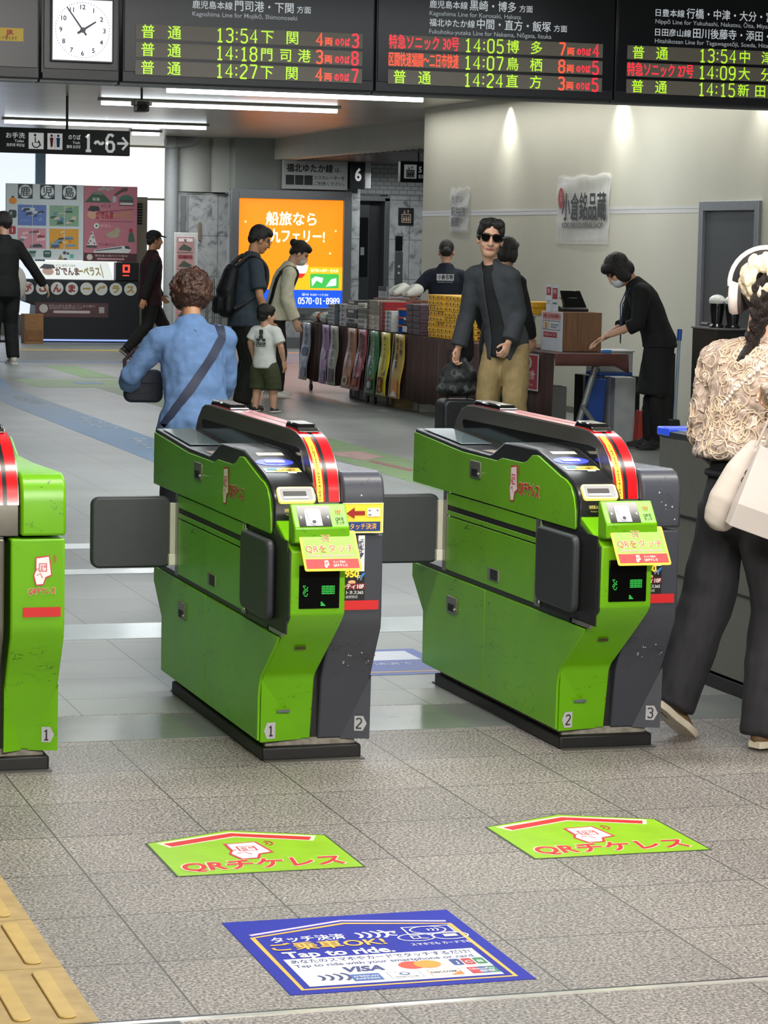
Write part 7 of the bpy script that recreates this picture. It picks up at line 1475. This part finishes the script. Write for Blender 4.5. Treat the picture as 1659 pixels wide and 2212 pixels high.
wb_ = [p.P + V(((.136) * math.cos(t), .006 + (.106) * math.sin(t), .066)) for t in (2 * math.pi * i / 28 for i in range(28))]; m.tube(wb_, .010, 6, True); m.build('waistband', JN, tr_)
p.shoes('#6a5238', '#d9cfbb', .95)
HB = mat('#1d1310', .42, var=.4, scale=16, bump=.6, bscale=60, stretch=(7, 7, 1))
p.hair([((0, -.016, .044), (.082, .096, .092)), ((0, -.06, .0), (.074, .048, .07)), ((-.068, .0, -.01), (.018, .04, .06)), ((.068, .0, -.01), (.018, .04, .06))], HB)
bk = p.hv((0, -.118, .01)); 
B0, B1, B2, B3 = p.hv((0, -.125, .035)), p.hv((.002, -.135, -.045)), p.hv((-.004, -.125, -.115)), p.hv((-.03, -.115, -.175)); m = MB()
bpts = [B0, B1, B2, B3]
def spl(t): i = min(int(t * 3), 2); f = t * 3 - i; return bpts[i].lerp(bpts[i + 1], f)
for k in range(11):
    t_ = k / 10; c = spl(t_); q = (-1) ** k; r = .027 - .010 * t_; m.ell(c + p.HR @ V((q * .013, 0, 0)), (r * .82, r * .75, r * 1.25), p.HR @ M.Rotation(.5 * q, 3, 'Y'), 12, 8)
limb(m, [B3, p.hv((-.055, -.122, -.23)), p.hv((-.085, -.122, -.31)), p.hv((-.088, -.118, -.375))], [.014, .018, .015, .004])
fuse('braid', m, HB, p.t, .0035, 1, .004, .012)
m = MB(); rs = random.Random(4)
for k in range(64):
    t_ = 2 * math.pi * k / 32 + rs.uniform(-.1, .1); rr = (.042 if k < 32 else .064) + rs.uniform(-.008, .008); c_ = p.hv((rr * math.cos(t_), -.110 - (.018 if k < 32 else .0) + rs.uniform(-.008, .008), .045 + rr * math.sin(t_) * 1.05))
    m.ell(c_, (.024, .008, .021), p.HR @ M.Rotation(rs.uniform(-1.2, 1.2), 3, 'Z') @ M.Rotation(-t_ + 1.57, 3, 'Y'), 10, 7)
m.tube([p.hv((.040 * math.cos(t), -.106, .045 + .042 * math.sin(t))) for t in (2 * math.pi * i / 24 for i in range(24))], .014, 8, True)
fuse('scrunchie', m, mat('#d6c9ae', .85, var=.16, scale=60, bump=.3, bscale=80), p.t, .0035, 2, .003, .012)
m = MB()
for k in range(17):
    f = k / 16; q = V((.125 - .155 * f, -.6, 1.235 - .165 * f)); hit, l_, nr, _ = sh_.ray_cast(q, (0, 1, 0)); m.ell((l_ if hit else V((q.x, -.12, q.z))) + nr * .004, .0062, None, 8, 6)
m.build('pearl_strap', mat('#ece6de', .2, coat=.5), p.t)
hp = thing('headphones', 'large white over-ear headphones on the woman in the lace top', 'headphones', p.t.location, p.t.rotation_euler.z, world=False)
HR, hv = p.HR, p.hv
def bandring(r, w_, t0, t1, dz, th):
    mm = MB(); rings = []
    for k in range(19):
        a = math.radians(t0 + (t1 - t0) * k / 18); rad = V((math.cos(a), 0, math.sin(a))); 
        rings.append([hv(V((0, -.008, dz)) + rad * (r + o) + V((0, y, 0))) for o, y in ((0, -w_), (th, -w_ * .8), (th, w_ * .8), (0, w_))])
    mm.loft(rings); return mm
bandring(.114, .024, -6, 186, .030, .017).build('headband', mat('#d9cfca', .4, var=.03), hp, .003, ang=50)
bandring(.092, .030, 0, 180, .030, .021).build('headband_pad', mat('#1b1a1c', .7), hp, .003, ang=50)
for q in (-1, 1):
    m = MB(); m.loft([[hv((q * xx, -.006 + 1.2 * ry * math.cos(t), -.018 + 1.2 * rz * math.sin(t))) for t in (2 * math.pi * i / 26 for i in range(26))] for xx, ry, rz in ((.086, .034, .044), (.092, .040, .050), (.112, .042, .052), (.122, .036, .046), (.126, .020, .030))]); cup = m.build('ear_cup', mat('#e0d6d2', .35, var=.03), hp, ang=60)
    m = MB(); m.loft([[hv((q * xx, -.006 + 1.2 * ry * math.cos(t), -.018 + 1.2 * rz * math.sin(t))) for t in (2 * math.pi * i / 26 for i in range(26))] for xx, ry, rz in ((.072, .030, .040), (.078, .040, .050), (.090, .040, .050))]); m.build('ear_cushion', mat('#4a4444', .8), cup, ang=60)
    m = MB(); m.tube([hv((q * .112, -.006, .046)), hv((q * .112, -.006, .010))], .008, 8); m.build('slider', mat('#8a8684', .25, .7), cup)
# bags hanging from her right hand
def hung(name, lab, px, py, D, wd, ht, th, tilt, mt, parts):
    lat = (px - 829.5) / F_PX * D; y0 = 528 + ROLL * (px - 829.5); O = RT0 * lat + HEAD * D; O.z = CAM_H - (py - y0) / F_PX * D
    t = thing(name, lab, 'bag', O, 0, world=False); a = math.radians(tilt); ex = RT0 * math.cos(a) - V((0, 0, 1)) * math.sin(a); ez = RT0 * math.sin(a) + V((0, 0, 1)) * math.cos(a); parts(t, ex, ez, HEAD, wd, ht, th, mt); return t
def paper(t, ex, ez, ey, wd, ht, th, mt):
    P = lambda x, y, z: ex * x + ey * y + ez * z
    out = []
    for z, y0, y1, dx in ((-ht, 0, th, 0), (-ht * .72, -.006, th + .006, 0), (-ht * .3, .02, th - .02, .004), (0, th * .38, th * .62, .008)): out.append([P(dx, y0, z), P(wd - dx, y0, z), P(wd - dx, y1, z), P(dx, y1, z)])
    m = MB(); m.loft(out); m.build('bag_body', mt, t, .002, smooth=False)
def soft(t, ex, ez, ey, wd, ht, th, mt):
    P = lambda x, y, z: ex * x + ey * y + ez * z
    m = MB(); limb(m, [P(wd * .55, th / 2, -.02), P(wd * .5, th / 2, -ht * .4), P(wd * .48, th / 2, -ht * .8), P(wd * .45, th / 2, -ht)], [(wd * .30, th * .3), (wd * .44, th * .5), (wd * .5, th * .55), (wd * .42, th * .45)], side=ex, seg=18); o = fuse('bag_body', m, mt, t, .006, 3, .008, .09)
    a = Art(P(wd * .55, -.004 - th * .08, -ht * .42), ex, ez, .001); a.arc(0, .012, .012, 0, 330, .004, '#4a3a36', 12); a.arc(0, -.012, .012, 30, 360, .004, '#4a3a36', 12); a.build('emblem', o)
TOTE = hung('tote_bag', 'white cloth bag hanging behind the paper bag of the woman with headphones', 1598, 940, 8.0, .13, .25, .10, 24, mat('#c4b9b2', .8, var=.05, scale=12, bump=.2, bscale=14), soft)
PAPER = hung('paper_bag', 'stiff white paper bag with a creased bottom beside the dark jeans', 1640, 962, 7.88, .24, .255, .10, 19, mat('#c6bdb9', .55, var=.03, scale=12), paper)
HW = p.t.matrix_basis @ HANDR + V((-.012, -.03, -.02))
t = thing('bag_charm', 'orange trinket dangling from the hand above the white bags at the right edge', 'trinket', HW + V((-.022, -.05, -.05)), 0, world=False)
m = MB(); m.ell((0, 0, 0), (.020, .017, .022)); m.ell((.004, 0, .038), (.013, .012, .014)); m.build('charm_body', mat('#dc8a3c', .5, var=.1), t); m = MB(); m.tube([(.004, 0, .05), (.02, .03, .075), (-.012, .01, .06), (-.03, .01, .01), (-.012, .01, -.04), (.0, 0, -.02)], .0045); m.build('cord', mat('#e8dccb', .6), t)
for b_, mt_, offs in ((TOTE, mat('#d6cbc4', .8), ((-.0, 0), (.03, .03))), (PAPER, mat('#e6ddd2', .6), ((.06, .04), (.11, .06)))):
    for ox, oy in offs:
        q = HW - b_.location; st_ = RT0 * (.05 + ox) + HEAD * oy + V((0, 0, -.03)); m = MB(); m.tube([st_, st_.lerp(q, .5) + RT0 * .008, q], .0045, 8); m.build('handle', mt_, b_)
